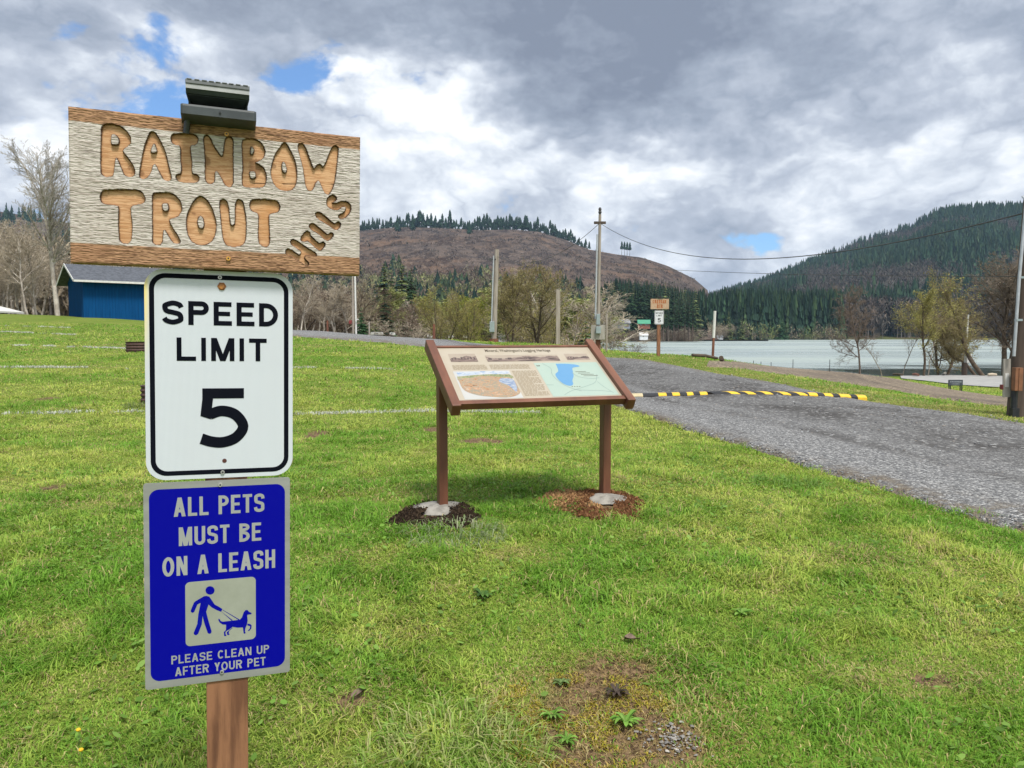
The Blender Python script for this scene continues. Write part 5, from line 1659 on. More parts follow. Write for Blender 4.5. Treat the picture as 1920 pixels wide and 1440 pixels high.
big_alder = bare_proto('a', 11, bark_pale, twig_grey, None, kids=(26, 9, 6, 4), ratio=(.50, .5, .48, .5), ang=(44, 34, 34, 36), bare=.40, up=.075, r0=.13, rmin=.0065, steps=(14, 6, 4, 3), wig=.055)
alders = [bare_proto('b', 20 + i, bark_pale, twig_tan, None, kids=(18, 8, 6, 2), ratio=(.34, .5, .5, .5), ang=(42, 40, 40, 40), bare=.25, up=.10, r0=.105, rmin=.010, steps=(12, 5, 3, 2)) for i in range(4)]
brush = [bare_proto('c', 40 + i, bark_brown, twig_brown, None, name='bare_shrub', kids=(7, 6, 5), ratio=(.5, .5, .5), ang=(40, 40, 40), bare=.1, up=.06, stems=8, splay=.55, r0=.05, rmin=.012, steps=(6, 4, 3)) for i in range(2)]
brush_tan = [bare_proto('d', 50, bark_brown, twig_tan, None, name='bare_shrub', kids=(7, 6, 5), ratio=(.5, .5, .5), ang=(45, 40, 40), bare=.1, up=.05, stems=9, splay=.7, r0=.05, rmin=.012, steps=(6, 4, 3))]
round_pale = bare_proto('e', 61, bark_brown, mat("straw twigs", (0.36, 0.31, 0.21), (0.28, 0.24, 0.16), 1, .95), None, kids=(16, 8, 6, 3), ratio=(.42, .5, .5, .5), ang=(40, 36, 36, 36), bare=.15, up=.10, r0=.12, rmin=.011, steps=(9, 5, 4, 2))
YL = [(0.28, 0.26, 0.06), (0.36, 0.32, 0.085), (0.21, 0.20, 0.05)]
willow_bush = [bare_proto('f', 70 + i, bark_olive, twig_olive, (5200, .15, YL, .4), name='willow', kids=(10, 8, 6), ratio=(.52, .5, .55), ang=(38, 34, 32), bare=.2, up=.10, stems=5, splay=.75, r0=.11, rmin=.009, steps=(8, 5, 4)) for i in range(2)]
willow_big = [bare_proto('g', 80 + i, bark_brown, twig_olive, (6500, .14, [(0.24, 0.215, 0.08), (0.31, 0.265, 0.11), (0.20, 0.17, 0.075)], .5), name='willow', kids=(15, 8, 7, 3), ratio=(.56, .52, .5, .5), ang=(58, 44, 40, 36), bare=.25, up=.07, stems=2, splay=.28, r0=.17, rmin=.009, steps=(10, 5, 4, 2)) for i in range(2)]
yellow_willow = bare_proto('h', 90, bark_brown, twig_yellow, (5500, .15, [(0.29, 0.28, 0.09), (0.35, 0.33, 0.11), (0.23, 0.22, 0.08)], .4), name='willow', kids=(14, 8, 7, 3), ratio=(.52, .5, .5, .5), ang=(48, 40, 40, 40), bare=.30, up=.06, r0=.16, rmin=.008, steps=(10, 5, 4, 2))
fresh = bare_proto('i', 95, bark_olive, twig_yellow, (9000, .20, [(0.26, 0.31, 0.045), (0.34, 0.36, 0.06), (0.19, 0.24, 0.04)], .2), name='leafing_tree', kids=(14, 8, 6, 3), ratio=(.5, .5, .5, .5), ang=(50, 42, 40, 40), bare=.08, up=.08, stems=2, splay=.2, r0=.09, rmin=.010, steps=(8, 5, 4, 2))
red_tree = [bare_proto('j', 100 + i, bark_red, twig_red, None, kids=(24, 9, 7, 4), ratio=(.42, .5, .5, .5), ang=(64, 46, 42, 40), bare=.20, up=.045, r0=.11, rmin=.0075, steps=(12, 6, 4, 2), wig=.05) for i in range(2)]
budding = bare_proto('m', 99, bark_olive, twig_yellow, (5000, .24, [(.27, .30, .10), (.33, .35, .13), (.22, .25, .09)], .2), name='leafing_tree', kids=(16, 8, 6, 2), ratio=(.42, .5, .5, .5), ang=(48, 42, 40, 40), bare=.15, up=.08, r0=.10, rmin=.010, steps=(9, 5, 3, 2))
thin_tree = bare_proto('k', 110, mat("thin grey bark", (0.26, 0.22, 0.18), (0.15, 0.125, 0.1), 3, .9), twig_brown, None, kids=(9, 6, 4, 2), ratio=(.45, .5, .5, .5), ang=(38, 40, 40, 40), bare=.35, up=.10, r0=.10, rmin=.008, steps=(9, 5, 3, 2), wig=.16)
dark_big = bare_proto('l', 120, bark_brown, mat("grey tan twigs", (0.21, 0.17, 0.13), (0.155, 0.125, 0.095), 1, .95), (1500, .14, [(0.18, 0.14, 0.10), (0.22, 0.18, 0.12)], .3), kids=(15, 9, 8, 4), ratio=(.5, .5, .5, .5), ang=(46, 42, 42, 40), bare=.22, up=.06, stems=2, splay=.16, r0=.19, rmin=.009, steps=(10, 6, 4, 2))
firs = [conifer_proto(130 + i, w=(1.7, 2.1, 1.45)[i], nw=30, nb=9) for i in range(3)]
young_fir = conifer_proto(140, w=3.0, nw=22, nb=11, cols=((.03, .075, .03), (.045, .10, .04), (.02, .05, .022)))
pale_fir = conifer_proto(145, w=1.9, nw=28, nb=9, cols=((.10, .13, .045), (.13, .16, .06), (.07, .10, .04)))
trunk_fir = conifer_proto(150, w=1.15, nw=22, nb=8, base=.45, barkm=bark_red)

# left: the wood along the field edge
plant_px(big_alder, 112, 66, 255, "tallest bare pale tree rising above the wood left of the carved board", "tree", wid=1.08, rz=2.2)
rg = np.random.default_rng(5)
for i in range(50):
    px = -90 + 250 * (i + rg.random()) / 50 if i < 34 else 150 + 420 * (i - 34 + rg.random()) / 16
    d = 70 + 26 * rg.random()
    yt = 402 + 45 * rg.random() + (18 if px > 130 else 0) if i < 34 else 470 + 40 * rg.random()
    plant_px(alders[i % 4], px, d, yt, "slender bare pale-barked tree in the leafless wood behind the blue shed", "tree", group="bare trees of the wood behind the shed", wid=1.25)
# middle: behind the road
rg = np.random.default_rng(8)
for i in range(16):
    px = 545 + 120 * (i + rg.random()) / 16
    plant_px(alders[i % 4] if i % 3 else brush[i % 2], px, 75 + 30 * rg.random(), 520 + 30 * rg.random(), "bare brown tree in the thicket between the signpost and the paired poles", "tree", group="thicket trees left of the paired poles", wid=1.7)
T = plant_px
T(round_pale, 690, 82, 512, "rounded pale straw-coloured bare tree right of the paired poles", "tree", wid=1.3)
T(young_fir, 678, 62, 574, "small bushy young conifer at the foot of the rounded pale tree", "conifer")
T(firs[1], 722, 100, 546, "dark green conifer right of the rounded pale tree, its crown full to the ground", "conifer", wid=1.5)
T(firs[0], 735, 150, 505, "dark conifer standing behind and above the full dark green one", "conifer", wid=1.2)
T(firs[2], 772, 170, 500, "narrow dark conifer left of the willow bush", "conifer", wid=1.3)
T(pale_fir, 722, 190, 490, "pale green leafing tree with rounded top beneath the logged slope, left one of two", "tree", wid=1.7)
T(pale_fir, 755, 195, 492, "pale green leafing tree with rounded top beneath the logged slope, right one of two", "tree", wid=1.6)
T(brush_tan[0], 770, 78, 588, "low tan thicket bush left of the willow bush", "bush", wid=2.4)
T(brush[0], 758, 120, 560, "brown leafless thicket tree behind the low tan bush", "tree", wid=1.4)
T(willow_bush[0], 832, 58, 532, "olive many-stemmed willow bush behind the reddish bollard", "willow", wid=1.0)
T(willow_bush[1], 872, 60, 556, "smaller olive willow bush leaning right of the many-stemmed one", "willow", wid=1.15)
T(fresh, 898, 66, 556, "bright yellow-green leafing tree just left of the leaning pole", "tree", wid=1.0)
T(willow_big[0], 958, 62, 478, "tall olive-brown willow just right of the leaning pole", "willow", wid=.85)
T(willow_big[1], 1008, 64, 482, "tall olive-brown willow with thick dark trunk left of the plain grey post", "willow", wid=.9)
T(willow_bush[1], 1026, 72, 570, "low willow growing at the foot of the thick trunked willow", "willow", wid=1.1)
T(alders[1], 1064, 84, 512, "brown bare tree between the plain grey post and the tallest pole, nearer the post", "tree", wid=2.2)
T(alders[2], 1096, 90, 524, "brown bare tree between the plain grey post and the tallest pole, nearer the pole", "tree", wid=2.3)
T(young_fir, 1098, 80, 596, "low dark evergreen bush just left of the tallest pole", "bush", wid=1.5)
T(thin_tree, 1070, 60, 560, "thin pale saplings tree right of the plain grey post", "tree", wid=1.2)
T(brush[1], 1147, 36, 622, "bare brown bush at the foot of the thin pale post beside the water", "bush", wid=.9)
T(brush[0], 1182, 46, 640, "low bare bush with twigs over the water left of the far signpost", "bush", wid=1.8)
rg = np.random.default_rng(12)
for i in range(26):
    px = 780 + 330 * (i + rg.random()) / 26
    T(budding if i % 3 == 0 else alders[i % 4] if i % 2 else brush[i % 2], px, 130 + 90 * rg.random(), 545 + 30 * rg.random(), "leafless or budding tree in the mixed wood beyond the cottages", "tree", group="trees beyond the cottages", wid=2.0)
for i in range(12):
    px = 690 + 430 * rg.random()
    T(firs[i % 3], px, 210 + 120 * rg.random(), 520 + 35 * rg.random(), "dark conifer among the bare trees beyond the cottages", "conifer", group="conifers beyond the cottages", wid=1.2)
for px, d, yt, lab in ((800, 110, 548, 'pale budding tree left behind the many-stemmed willow'), (922, 105, 530, 'pale budding tree behind the leaning pole'), (985, 120, 524, 'pale budding tree between the two tall willows'), (1075, 110, 548, 'pale budding tree right of the plain grey post'), (742, 140, 540, 'pale budding tree in front of the dark conifers')):
    T(budding, px, d, yt, lab, 'tree', wid=1.5)
# right: trees at the lake edge
T(red_tree[0], 1613, 36, 526, "dark brownish bare tree with a broad twiggy crown standing alone at the shore", "tree", wid=1.0, rz=.4)
T(thin_tree, 1655, 55, 632, "thin forked bare tree right of the lone dark bare tree", "tree", wid=1.3, rz=1.0)
T(thin_tree, 1693, 62, 590, "thin grey bare tree left of the yellow willow", "tree", wid=.9, rz=3.6)
T(yellow_willow, 1733, 56, 536, "yellow-budding willow with a dark leaning trunk at the lake edge", "willow", wid=.9, rz=2.0)
T(thin_tree, 1741, 57, 560, "pale slim trunk standing against the yellow willow", "tree", wid=.7, rz=5.0)
T(dark_big, 1890, 60, 462, "big dark leafless tree behind the pole at the right edge", "tree", wid=1.1, rz=1.0)
T(willow_big[1], 1768, 68, 540, "olive-brown tree behind the yellow willow by the lake", "tree", wid=1.0)
T(red_tree[1], 1960, 66, 480, "dark leafless tree partly beyond the right edge of the view", "tree", wid=.9)


def leaning(pxs, depth, r0, label, seed, leaf):
    """a crooked trunk through photo points, with boughs and twigs along it"""
    pts = np.array([(*at(px, depth), zat(py, depth)) for px, py in pxs])
    x0, y0 = pts[0][0], pts[0][1]; z0 = ground_z(x0, y0)
    pts[0][2] = z0 - .1
    P = np.array(spline([tuple(p - np.array([x0, y0, z0])) for p in pts], 5))
    rg = np.random.default_rng(seed)
    P[:, 1] += np.linspace(0, 1.2, len(P)) * (1 if seed % 2 else -1)
    R = np.linspace(r0, r0 * .35, len(P))
    root = empty('willow', (x0, y0, z0), 0, label, "willow")
    a0, a1, b0, b1 = [P[:-1]], [P[1:]], [R[:-1]], [R[1:]]
    C0, C1, CR0, CR1, TT = [], [], [], [], []
    for i in range(len(P) // 4, len(P)):
        for _ in range(2):
            s = gen_tree(int(rg.integers(1e6)), 1.0, .02, kids=(6, 5, 3), ratio=(.5, .5, .5), ang=(40, 40, 40), bare=.1, up=.04, rmin=.007, steps=(5, 4, 2))
            L = (1.0 + 1.5 * rg.random()) * (.6 + .6 * i / len(P))
            th = rg.random() * 6.28; tl = .35 + .7 * rg.random()
            Rm = np.array(Matrix.Rotation(th, 3, 'Z') @ Matrix.Rotation(tl, 3, 'X'))
            C0.append(s[0] @ Rm.T * L + P[i]); C1.append(s[1] @ Rm.T * L + P[i]); CR0.append(s[2] * 1.0); CR1.append(s[3] * 1.0); TT.append(s[5] @ Rm.T * L + P[i])
    t = link('trunk', seg_mesh('trunk', np.concatenate(a0), np.concatenate(a1), np.concatenate(b0), np.concatenate(b1), 8), bark_brown, root)
    link('crown', seg_mesh('crown', np.concatenate(C0), np.concatenate(C1), np.concatenate(CR0), np.concatenate(CR1), 3), twig_olive, root)
    TT = np.concatenate(TT); idx = rg.integers(0, len(TT), leaf[0])
    link('leaves', leaf_mesh('leaves', TT[idx] + rg.normal(0, .12, (leaf[0], 3)), .15, leaf[1], seed, .6, .4), LEAF, root)
YB = [(0.26, 0.25, 0.08), (0.32, 0.30, 0.09), (0.2, 0.19, 0.07)]
leaning([(1846, 710), (1822, 672), (1812, 640), (1803, 600), (1792, 570), (1783, 545)], 57, .17, "dark trunk leaning left beside the white pole, with yellow buds at the top", 3, (1500, YB))
leaning([(1832, 710), (1805, 680), (1784, 672), (1766, 658), (1754, 640), (1750, 618)], 59, .12, "low crooked trunk bending far left in front of the lake", 4, (600, [(0.2, .17, .07), (.16, .13, .06)]))

# far shore behind the houses
rg = np.random.default_rng(21)
for i in range(46):
    px = 1128 + 175 * (i + rg.random()) / 46
    d = 540 + 110 * rg.random()
    yt = 520 + 26 * rg.random() + (12 if px > 1270 else 0)
    pr = trunk_fir if (1230 < px < 1300 and i % 2) else firs[i % 3] if i % 5 else pale_fir
    T(pr, px, d, yt, "tall fir in the stand on the far shore behind the houses", "conifer", group="firs on the far shore behind the houses", wid=.95)
for i in range(10):
    px = 1240 + 62 * (i + rg.random()) / 10
    T(trunk_fir, px, 500 + 25 * rg.random(), 548 + 18 * rg.random(), "fir with a long bare trunk at the far water's edge", "conifer", group="bare trunked firs at the far water's edge", wid=.9)
for px, yt, pr, lab in ((1365, 582, pale_fir, "light green conifer in front of the dark far shore forest, left of three"), (1390, 592, pale_fir, "shorter light green conifer in front of the dark far shore forest, middle of three"),
                        (1466, 596, young_fir, "light green conifer standing alone before the dark far shore forest")):
    T(pr, px, 700, yt, lab, "conifer", wid=1.1)
for i in range(9):
    px = 1300 + 60 * (i + rg.random()) / 9
    T(brush_tan[0], px, 690 + 15 * rg.random(), 603 + 12 * rg.random(), "tan leafless tree along the far shoreline right of the bare trunked firs", "tree", group="tan trees on the far shoreline", wid=1.6)
for i in range(12):
    px = 1168 + 130 * (i + rg.random()) / 12
    T(brush_tan[0] if i % 2 else brush[0], px, 500 + 40 * rg.random(), 612 + 10 * rg.random(), "small leafless shrub on the far bank near the houses", "shrub", group="shrubs on the far bank", wid=2.0)


# far-off woods, nobody could count them
def far_conifers(name, X, Y, Z, Hh, W, cols, seed, label, layers=7, spikes=6):
    rg = np.random.default_rng(seed); n = len(X)
    V, Fc = [], []
    for l in range(layers):
        t = l / layers
        for s in range(spikes):
            a0 = 2 * math.pi * (s + .5 * (l % 2)) / spikes; a1 = a0 + 2 * math.pi / spikes * .95
            r = (1 - t) ** .9
            V += [(0, 0, min(1, t + 1.7 / layers)), (r * math.cos(a0), r * math.sin(a0), t), (r * math.cos(a1), r * math.sin(a1), t - .03)]
            Fc.append((len(V) - 3, len(V) - 2, len(V) - 1))
    V = np.array(V); Fc = np.array(Fc); m = len(V)
    P = np.repeat(V[None], n, 0)
    j = .45 + .95 * rg.random((n, m)); th = rg.random(n) * 6.28
    x = P[..., 0] * j; y = P[..., 1] * j
    P = np.stack([(x * np.cos(th)[:, None] - y * np.sin(th)[:, None]) * W[:, None], (x * np.sin(th)[:, None] + y * np.cos(th)[:, None]) * W[:, None], P[..., 2] * Hh[:, None]], -1) + np.stack([X, Y, Z], -1)[:, None]
    K = np.array(cols)[rg.integers(0, len(cols), n)] * (.65 + .7 * rg.random((n, 1)))
    K = np.repeat(K[:, None], m, 1) * (.7 + .6 * rg.random((n, m, 1)))
    f = (Fc[None] + (np.arange(n) * m)[:, None, None]).reshape(-1, 3)
    o = link(name, poly_mesh(name, P.reshape(-1, 3), f, False, {'Col': K.reshape(-1, 3)}), NEEDLE)
    tag(o, label, "forest", kind='stuff')


def far_crowns(name, X, Y, Z, Hh, W, cols, seed, label, q=46, fine=.10):
    rg = np.random.default_rng(seed); n = len(X)
    d = rg.normal(size=(n, q, 3)); d /= np.linalg.norm(d, axis=-1, keepdims=True); d *= rg.random((n, q, 1)) ** .4
    C = d * np.stack([W, W, Hh * .42], -1)[:, None] + np.stack([X, Y, Z + Hh * .56], -1)[:, None]
    a = rg.normal(size=(n, q, 3)); a[..., 2] = np.abs(a[..., 2]) + .8; a /= np.linalg.norm(a, axis=-1, keepdims=True)
    b = np.cross(a, rg.normal(size=(n, q, 3))); b /= np.linalg.norm(b, axis=-1, keepdims=True)
    s = (Hh * fine)[:, None, None] * (.5 + rg.random((n, q, 1)))
    V = np.stack([C - a * s, C + b * s * .22, C + a * s, C - b * s * .22], 2)
    # trunks
    K = np.array(cols)[rg.integers(0, len(cols), n)] * (.7 + .6 * rg.random((n, 1)))
    K = np.repeat(K[:, None], q, 1) * (.6 + .8 * rg.random((n, q, 1)))
    tw = Hh * .012
    z = np.zeros(n)
    Tv = np.stack([np.stack([X - tw, Y, Z - .5], -1), np.stack([X + tw, Y, Z - .5], -1), np.stack([X + tw * .5, Y, Z + Hh * .7], -1), np.stack([X - tw * .5, Y, Z + Hh * .7], -1)], 1)
    V = np.concatenate([V.reshape(-1, 3), Tv.reshape(-1, 3)])
    Kc = np.concatenate([np.repeat(K.reshape(-1, 3), 4, 0), np.repeat(np.full((n, 3), .16) * np.array([[1, .9, .8]]), 4, 0)])
    o = link(name, poly_mesh(name, V, np.arange(len(V)).reshape(-1, 4), False, {'Col': Kc}), NEEDLE)
    tag(o, label, "forest", kind='stuff')


FIRC = [(.018, .042, .026), (.026, .055, .03), (.013, .030, .020)]
BROWNC = [(.13, .095, .07), (.16, .12, .09), (.10, .075, .06), (.14, .125, .09)]
rg = np.random.default_rng(31)
# far shore
n = 1500; px = 1288 + 290 * rg.random(n); d = 715 + 330 * rg.random(n) ** 1.4
X, Y = (px - CX) / F * d, d
Z = H(X, Y)
far_conifers('far_forest', X, Y, Z, 30 + 18 * rg.random(n) - 6 * (px < 1345), 4.2 + 1.6 * rg.random(n), FIRC + [(.045, .08, .034), (.03, .066, .032)], 1, "dense dark fir forest along the far lake shore")
n = 900; px = 1130 + 190 * rg.random(n); d = 600 + 300 * rg.random(n)
X, Y = (px - CX) / F * d, d
far_conifers('far_forest', X, Y, H(X, Y), 30 + 14 * rg.random(n), 4.2 + 1.6 * rg.random(n), FIRC + [(.045, .06, .03)], 11, "dark mixed fir wood behind the houses on the far shore")
n = 1500; px = 1535 + 420 * rg.random(n); d = 760 + 420 * rg.random(n)
X, Y = (px - CX) / F * d, d
far_crowns('far_wood', X, Y, H(X, Y), 24 + 16 * rg.random(n), 6 + 3 * rg.random(n), [(.085, .07, .06), (.11, .085, .07), (.07, .065, .055), (.06, .055, .05)], 2, "grey-brown leafless wood on the far shore at the right", 110, .075)
n = 420; px = 1535 + 420 * rg.random(n); d = 770 + 400 * rg.random(n)
X, Y = (px - CX) / F * d, d
far_conifers('far_forest', X, Y, H(X, Y), 26 + 14 * rg.random(n), 4 + 1.6 * rg.random(n), FIRC, 3, "scattered firs inside the leafless wood on the far shore")
n = 260; px = 1290 + 290 * rg.random(n); d = 700 + 40 * rg.random(n)
X, Y = (px - CX) / F * d, d
far_crowns('far_wood', X, Y, H(X, Y), 9 + 12 * rg.random(n) ** 2, 4 + 2 * rg.random(n), [(.20, .17, .12), (.17, .18, .08), (.14, .12, .085), (.13, .17, .06)], 14, 'pale spring trees and brush along the far waterline', 60, .07)
# hill on the right
n = 9000; px = 1300 + 680 * rg.random(n); t = rg.random(n) ** .8
X, Y, Z = HILL_B(px, t)
mix = fbm(X / 160, Y / 220, 4)
sel = mix + .12 * (rg.random(n) - .5) > .44 - .06 * (t > .75)
far_conifers('far_forest', X[sel], Y[sel], Z[sel] - 2, 26 + 16 * rg.random(sel.sum()), 5.5 + 2.5 * rg.random(sel.sum()), [(.022, .052, .028), (.03, .062, .034), (.038, .066, .032)], 4, "dark conifer forest covering the right hill", 5, 5)
s2 = ~sel
far_crowns('far_wood', X[s2], Y[s2], Z[s2] - 2, 20 + 10 * rg.random(s2.sum()), 8 + 4 * rg.random(s2.sum()), [(.085, .07, .062), (.075, .065, .055), (.06, .06, .045)], 5, "leafless brown wood patches on the right hill", 20)
n = 260; px = 1330 + 640 * rg.random(n); X, Y, Z = HILL_B(px, np.full(n, 1.0))
far_conifers('far_forest', X, Y, Z - 3, 26 + 14 * rg.random(n), 4.5 + 1.5 * rg.random(n), FIRC, 6, "conifers fringing the skyline of the right hill")
# foot of the logged hill
n = 3600; px = 430 + 760 * rg.random(n); t = .02 + .40 * rg.random(n) ** 1.3
X, Y, Z = HILL_A(px, t)
k = t < .26 + .22 * fbm(px / 60, t * 5, 3) - .0002 * np.maximum(px - 850, 0)
X, Y, Z, px, t = X[k], Y[k], Z[k], px[k], t[k]; n = len(X)
c = rg.random(n) < .05 + .13 * (fbm(X / 70, Y / 70, 3) > .55)
far_conifers('far_forest', X[c], Y[c], Z[c] - 1, 18 + 14 * rg.random(c.sum()), 6.5 + 2.5 * rg.random(c.sum()), FIRC + [(.05, .075, .03), (.035, .06, .03)], 7, "conifers mixed into the wood at the foot of the logged hill")
far_crowns('far_wood', X[~c], Y[~c], Z[~c] - 1, 15 + 9 * rg.random((~c).sum()), 6 + 3 * rg.random((~c).sum()), BROWNC + [(.19, .20, .085), (.22, .225, .10), (.17, .17, .09)], 8, "brown leafless wood at the foot of the logged hill", 80, .085)
n = 1500; px = 560 + 740 * rg.random(n); t = .18 + .8 * rg.random(n)
X, Y, Z = HILL_A(px, t)
far_crowns('slash', X, Y, Z - 1.5, 3 + 4 * rg.random(n), 3 + 5 * rg.random(n), [(.055, .043, .037), (.11, .088, .075), (.15, .125, .105), (.06, .055, .04)], 12, "slash piles, stumps and brush littering the logged slope", 8, .35)
# left wood backing and the hill behind it
n = 700; px = -220 + 880 * rg.random(n); d = 105 + 110 * rg.random(n)
X, Y = (px - CX) / F * d, d
hh = (600 - np.interp(px, [-220, 0, 130, 300, 540, 660], [398, 405, 425, 480, 520, 545])) / F * d * (.72 + .28 * rg.random(n))
far_crowns('far_wood', X, Y, H(X, Y), hh, hh * .28, [(.28, .235, .17), (.32, .275, .20), (.22, .18, .13), (.25, .21, .145)], 9, "leafless brown wood deep behind the field edge trees", 120, .07)
n = 500; px = -300 + 820 * rg.random(n); t = .1 + .9 * rg.random(n)
X, Y, Z = HILL_A(px, t)
far_conifers('far_forest', X, Y, Z - 2, 24 + 10 * rg.random(n), 5 + 2 * rg.random(n), FIRC, 10, "conifers on the hill behind the left wood")

# conifers standing in a row on the logged crest: one object each
crest = []
for i in range(4):
    rg = np.random.default_rng(160 + i)
    V, Fc, K = [], [], []
    base = (.22, .30, .36, .45)[i]; w = (1.35, 1.2, 1.3, 1.0)[i]
    for l in range(9):
        t = base + (1 - base) * l / 9
        for k_ in range(6):
            a0 = 6.283 * (k_ + .5 * (l % 2) + .3 * rg.random()) / 6; a1 = a0 + .9
            r = w * ((1 - t) / (1 - base)) ** .75 * (.65 + .6 * rg.random()) + .1; n_ = len(V)
            V += [(0, 0, 10 * min(1, t + .19)), (r * math.cos(a0), r * math.sin(a0), 10 * t - .2 * rg.random()), (r * math.cos(a1), r * math.sin(a1), 10 * t - .3 * rg.random())]
            K += [np.array(FIRC[rg.integers(3)]) * (.7 + .6 * rg.random())] * 3; Fc.append((n_, n_ + 1, n_ + 2))
    for k_ in range(3):
        a0, a1 = 2.1 * k_, 2.1 * k_ + 2.1; n_ = len(V)
        V += [(.13 * math.cos(a0), .13 * math.sin(a0), -.3), (.13 * math.cos(a1), .13 * math.sin(a1), -.3), (0, 0, 9.4)]; K += [np.array((.09, .075, .065))] * 3; Fc.append((n_, n_ + 1, n_ + 2))
    mm = poly_mesh('crest_conifer', np.array(V, float), np.array(Fc), False, {'Col': np.array(K)}); mm.materials.append(NEEDLE)
    crest.append(mm)
rg = np.random.default_rng(44)
def crest_tree(px, t, h, label, group, i=0, name='conifer'):
    X, Y, Z = HILL_A(np.array([px]), np.array([t]))
    o = bpy.data.objects.new(name, crest[i]); COL.objects.link(o)
    o.location = (X[0], Y[0], Z[0] - 1.0); o.scale = (h / 10 * 1.25, h / 10 * 1.25, h / 10); o.rotation_euler = (0, 0, rg.random() * 6.28)
    tag(o, label, "conifer", group)
for i in range(230):
    px = 662 + 442 * (i + rg.random()) / 230
    env = np.interp(px, [660, 720, 760, 790, 820, 850, 870, 920, 1000, 1060, 1104], [22, 24, 26, 32, 29, 24, 20, 31, 28, 23, 17])
    crest_tree(px, 1.0 + .07 * rg.random(), env * (.75 + .45 * rg.random()) * 1650 / F, "dark conifer in the dense row along the crest of the logged hill", "conifers along the crest of the logged hill", i % 4)
for px in (1164, 1169, 1174, 1179):
    crest_tree(px, 1.0, 27 * 1650 / F, "slim conifer among four left standing on the logged hill's right shoulder", "four lone conifers on the shoulder", 3)
crest_tree(845, 1.0, 36 * 1650 / F, "single taller slim conifer standing clear above the crest row", None, 3)
for px, t, hp, lab in ((748, .80, 40, "slim conifer left on the logged slope below the crest, leftmost of three"), (776, .82, 36, "slim conifer left on the logged slope below the crest, middle of three"), (881, .78, 38, "slim conifer left on the logged slope below the crest, rightmost of three")):
    crest_tree(px, t, hp * 1450 / F, lab, None, 2)


# ------------------------------------------------------------------ houses across the valley
def house(px, ybase, depth, wpx, hpx, roofpx, wall, roof, label, name='house', rz=0.0, dpt=None, windows=2, door=True, sink=1.2):
    x, y = at(px, depth); k = depth / F
    z = zat(ybase, depth)
    W, Hh, R = wpx * k, hpx * k, roofpx * k
    D = dpt or W * .7
    root = empty(name, (x, y, z), rz, label, "house")
    w = MB(); w.box((0, D / 2, (Hh - sink) / 2), (W, D, Hh + sink))
    w.add([(-W / 2, .0, Hh), (-W / 2, D, Hh), (-W / 2, D / 2, Hh + R * .95)], [(0, 1, 2)]); w.add([(W / 2, .0, Hh), (W / 2, D, Hh), (W / 2, D / 2, Hh + R * .95)], [(0, 1, 2)])
    w.build('wall', wall, root)
    r = MB(); e = W * .05; ey = D * .12; t = max(.15, R * .1)
    for s in (0, 1):
        y1 = -ey if s == 0 else D + ey
        z1 = Hh - R * ey / (D / 2)
        r.add([(-W / 2 - e, D / 2, Hh + R + t), (W / 2 + e, D / 2, Hh + R + t), (W / 2 + e, y1, z1 + t), (-W / 2 - e, y1, z1 + t), (-W / 2 - e, D / 2, Hh + R), (W / 2 + e, D / 2, Hh + R), (W / 2 + e, y1, z1), (-W / 2 - e, y1, z1)],
              [(0, 1, 2, 3), (7, 6, 5, 4), (0, 4, 5, 1), (3, 2, 6, 7), (0, 3, 7, 4), (1, 5, 6, 2)])
    r.build('roof', roof, root)
    for i in range(windows):
        xx = -W / 2 + W * (i + .6) / (windows + .4)
        f = MB(); f.box((xx, -.05, Hh * .6), (W * .16, .1, Hh * .34)); fo = f.build('window', white_paint, root)
        p = MB(); p.box((xx, -.11, Hh * .6), (W * .13, .03, Hh * .27)); p.build('pane', mat("dark glass", (0.05, 0.07, 0.09), (0.08, 0.1, 0.12), 3, .15), fo)
    if door:
        d = MB(); d.box((W * .36, -.04, Hh * .38), (W * .11, .08, Hh * .74)); d.build('door', mat("brown door", (0.16, 0.09, 0.06), (0.12, 0.07, 0.05), 3, .6), root)


wgrey = mat("grey house wall", (0.22, 0.25, 0.29), (0.18, 0.2, 0.24), 2, .8); wwhite = mat("white house wall", (0.66, 0.68, 0.70), (0.56, 0.58, 0.6), 2, .8)
rgrey = mat("grey house roof", (0.25, 0.26, 0.28), (0.18, 0.19, 0.2), 1, .8); rgreen = mat("green metal roof", (0.05, 0.27, 0.16), (0.04, 0.22, 0.13), 1, .5)
rblue = mat("blue roof", (0.10, 0.25, 0.48), (0.08, 0.2, 0.4), 1, .6); wred = mat("red house wall", (0.24, 0.09, 0.06), (0.18, 0.07, 0.05), 1, .8); wtan = mat("tan house wall", (0.42, 0.32, 0.24), (0.35, 0.26, 0.19), 1, .8)
house(1164, 613, 480, 34, 8, 6, wgrey, rgrey, "grey blue house on the green bank across the lake", rz=.1, windows=3)
house(1207, 613, 490, 22, 7, 6, wred, rgreen, "house with a green metal roof across the lake right of the grey blue one", rz=-.1)
house(1207, 634, 485, 15, 6, 4, wwhite, mat("white roof", (0.72, 0.72, 0.72)), "small white boathouse at the far water's edge below the green roof", 'boathouse', windows=1, door=False)
house(1312, 635, 672, 13, 3, 2, wwhite, white_paint, "low white boat shelter on the far shoreline left of the slim white-topped post", 'boat_shelter', windows=1, door=False)
house(1349, 635, 690, 12, 4, 2, wwhite, rgrey, "little pale hut on the far shoreline right of the slim white-topped post", 'hut', windows=1)
house(943, 641, 180, 16, 9, 5, wwhite, rgrey, "small white cottage right of the foot of the leaning pole", 'cottage', windows=2)
house(1008, 641, 190, 36, 11, 7, wwhite, rblue, "white cottage with a blue roof behind the big willow trunks", 'cottage', windows=3)
house(940, 617, 240, 24, 9, 7, mat("dark house wall", (0.10, 0.09, 0.085)), rgrey, "dark house with a grey roof right of the leaning pole, above the cottages", windows=2)
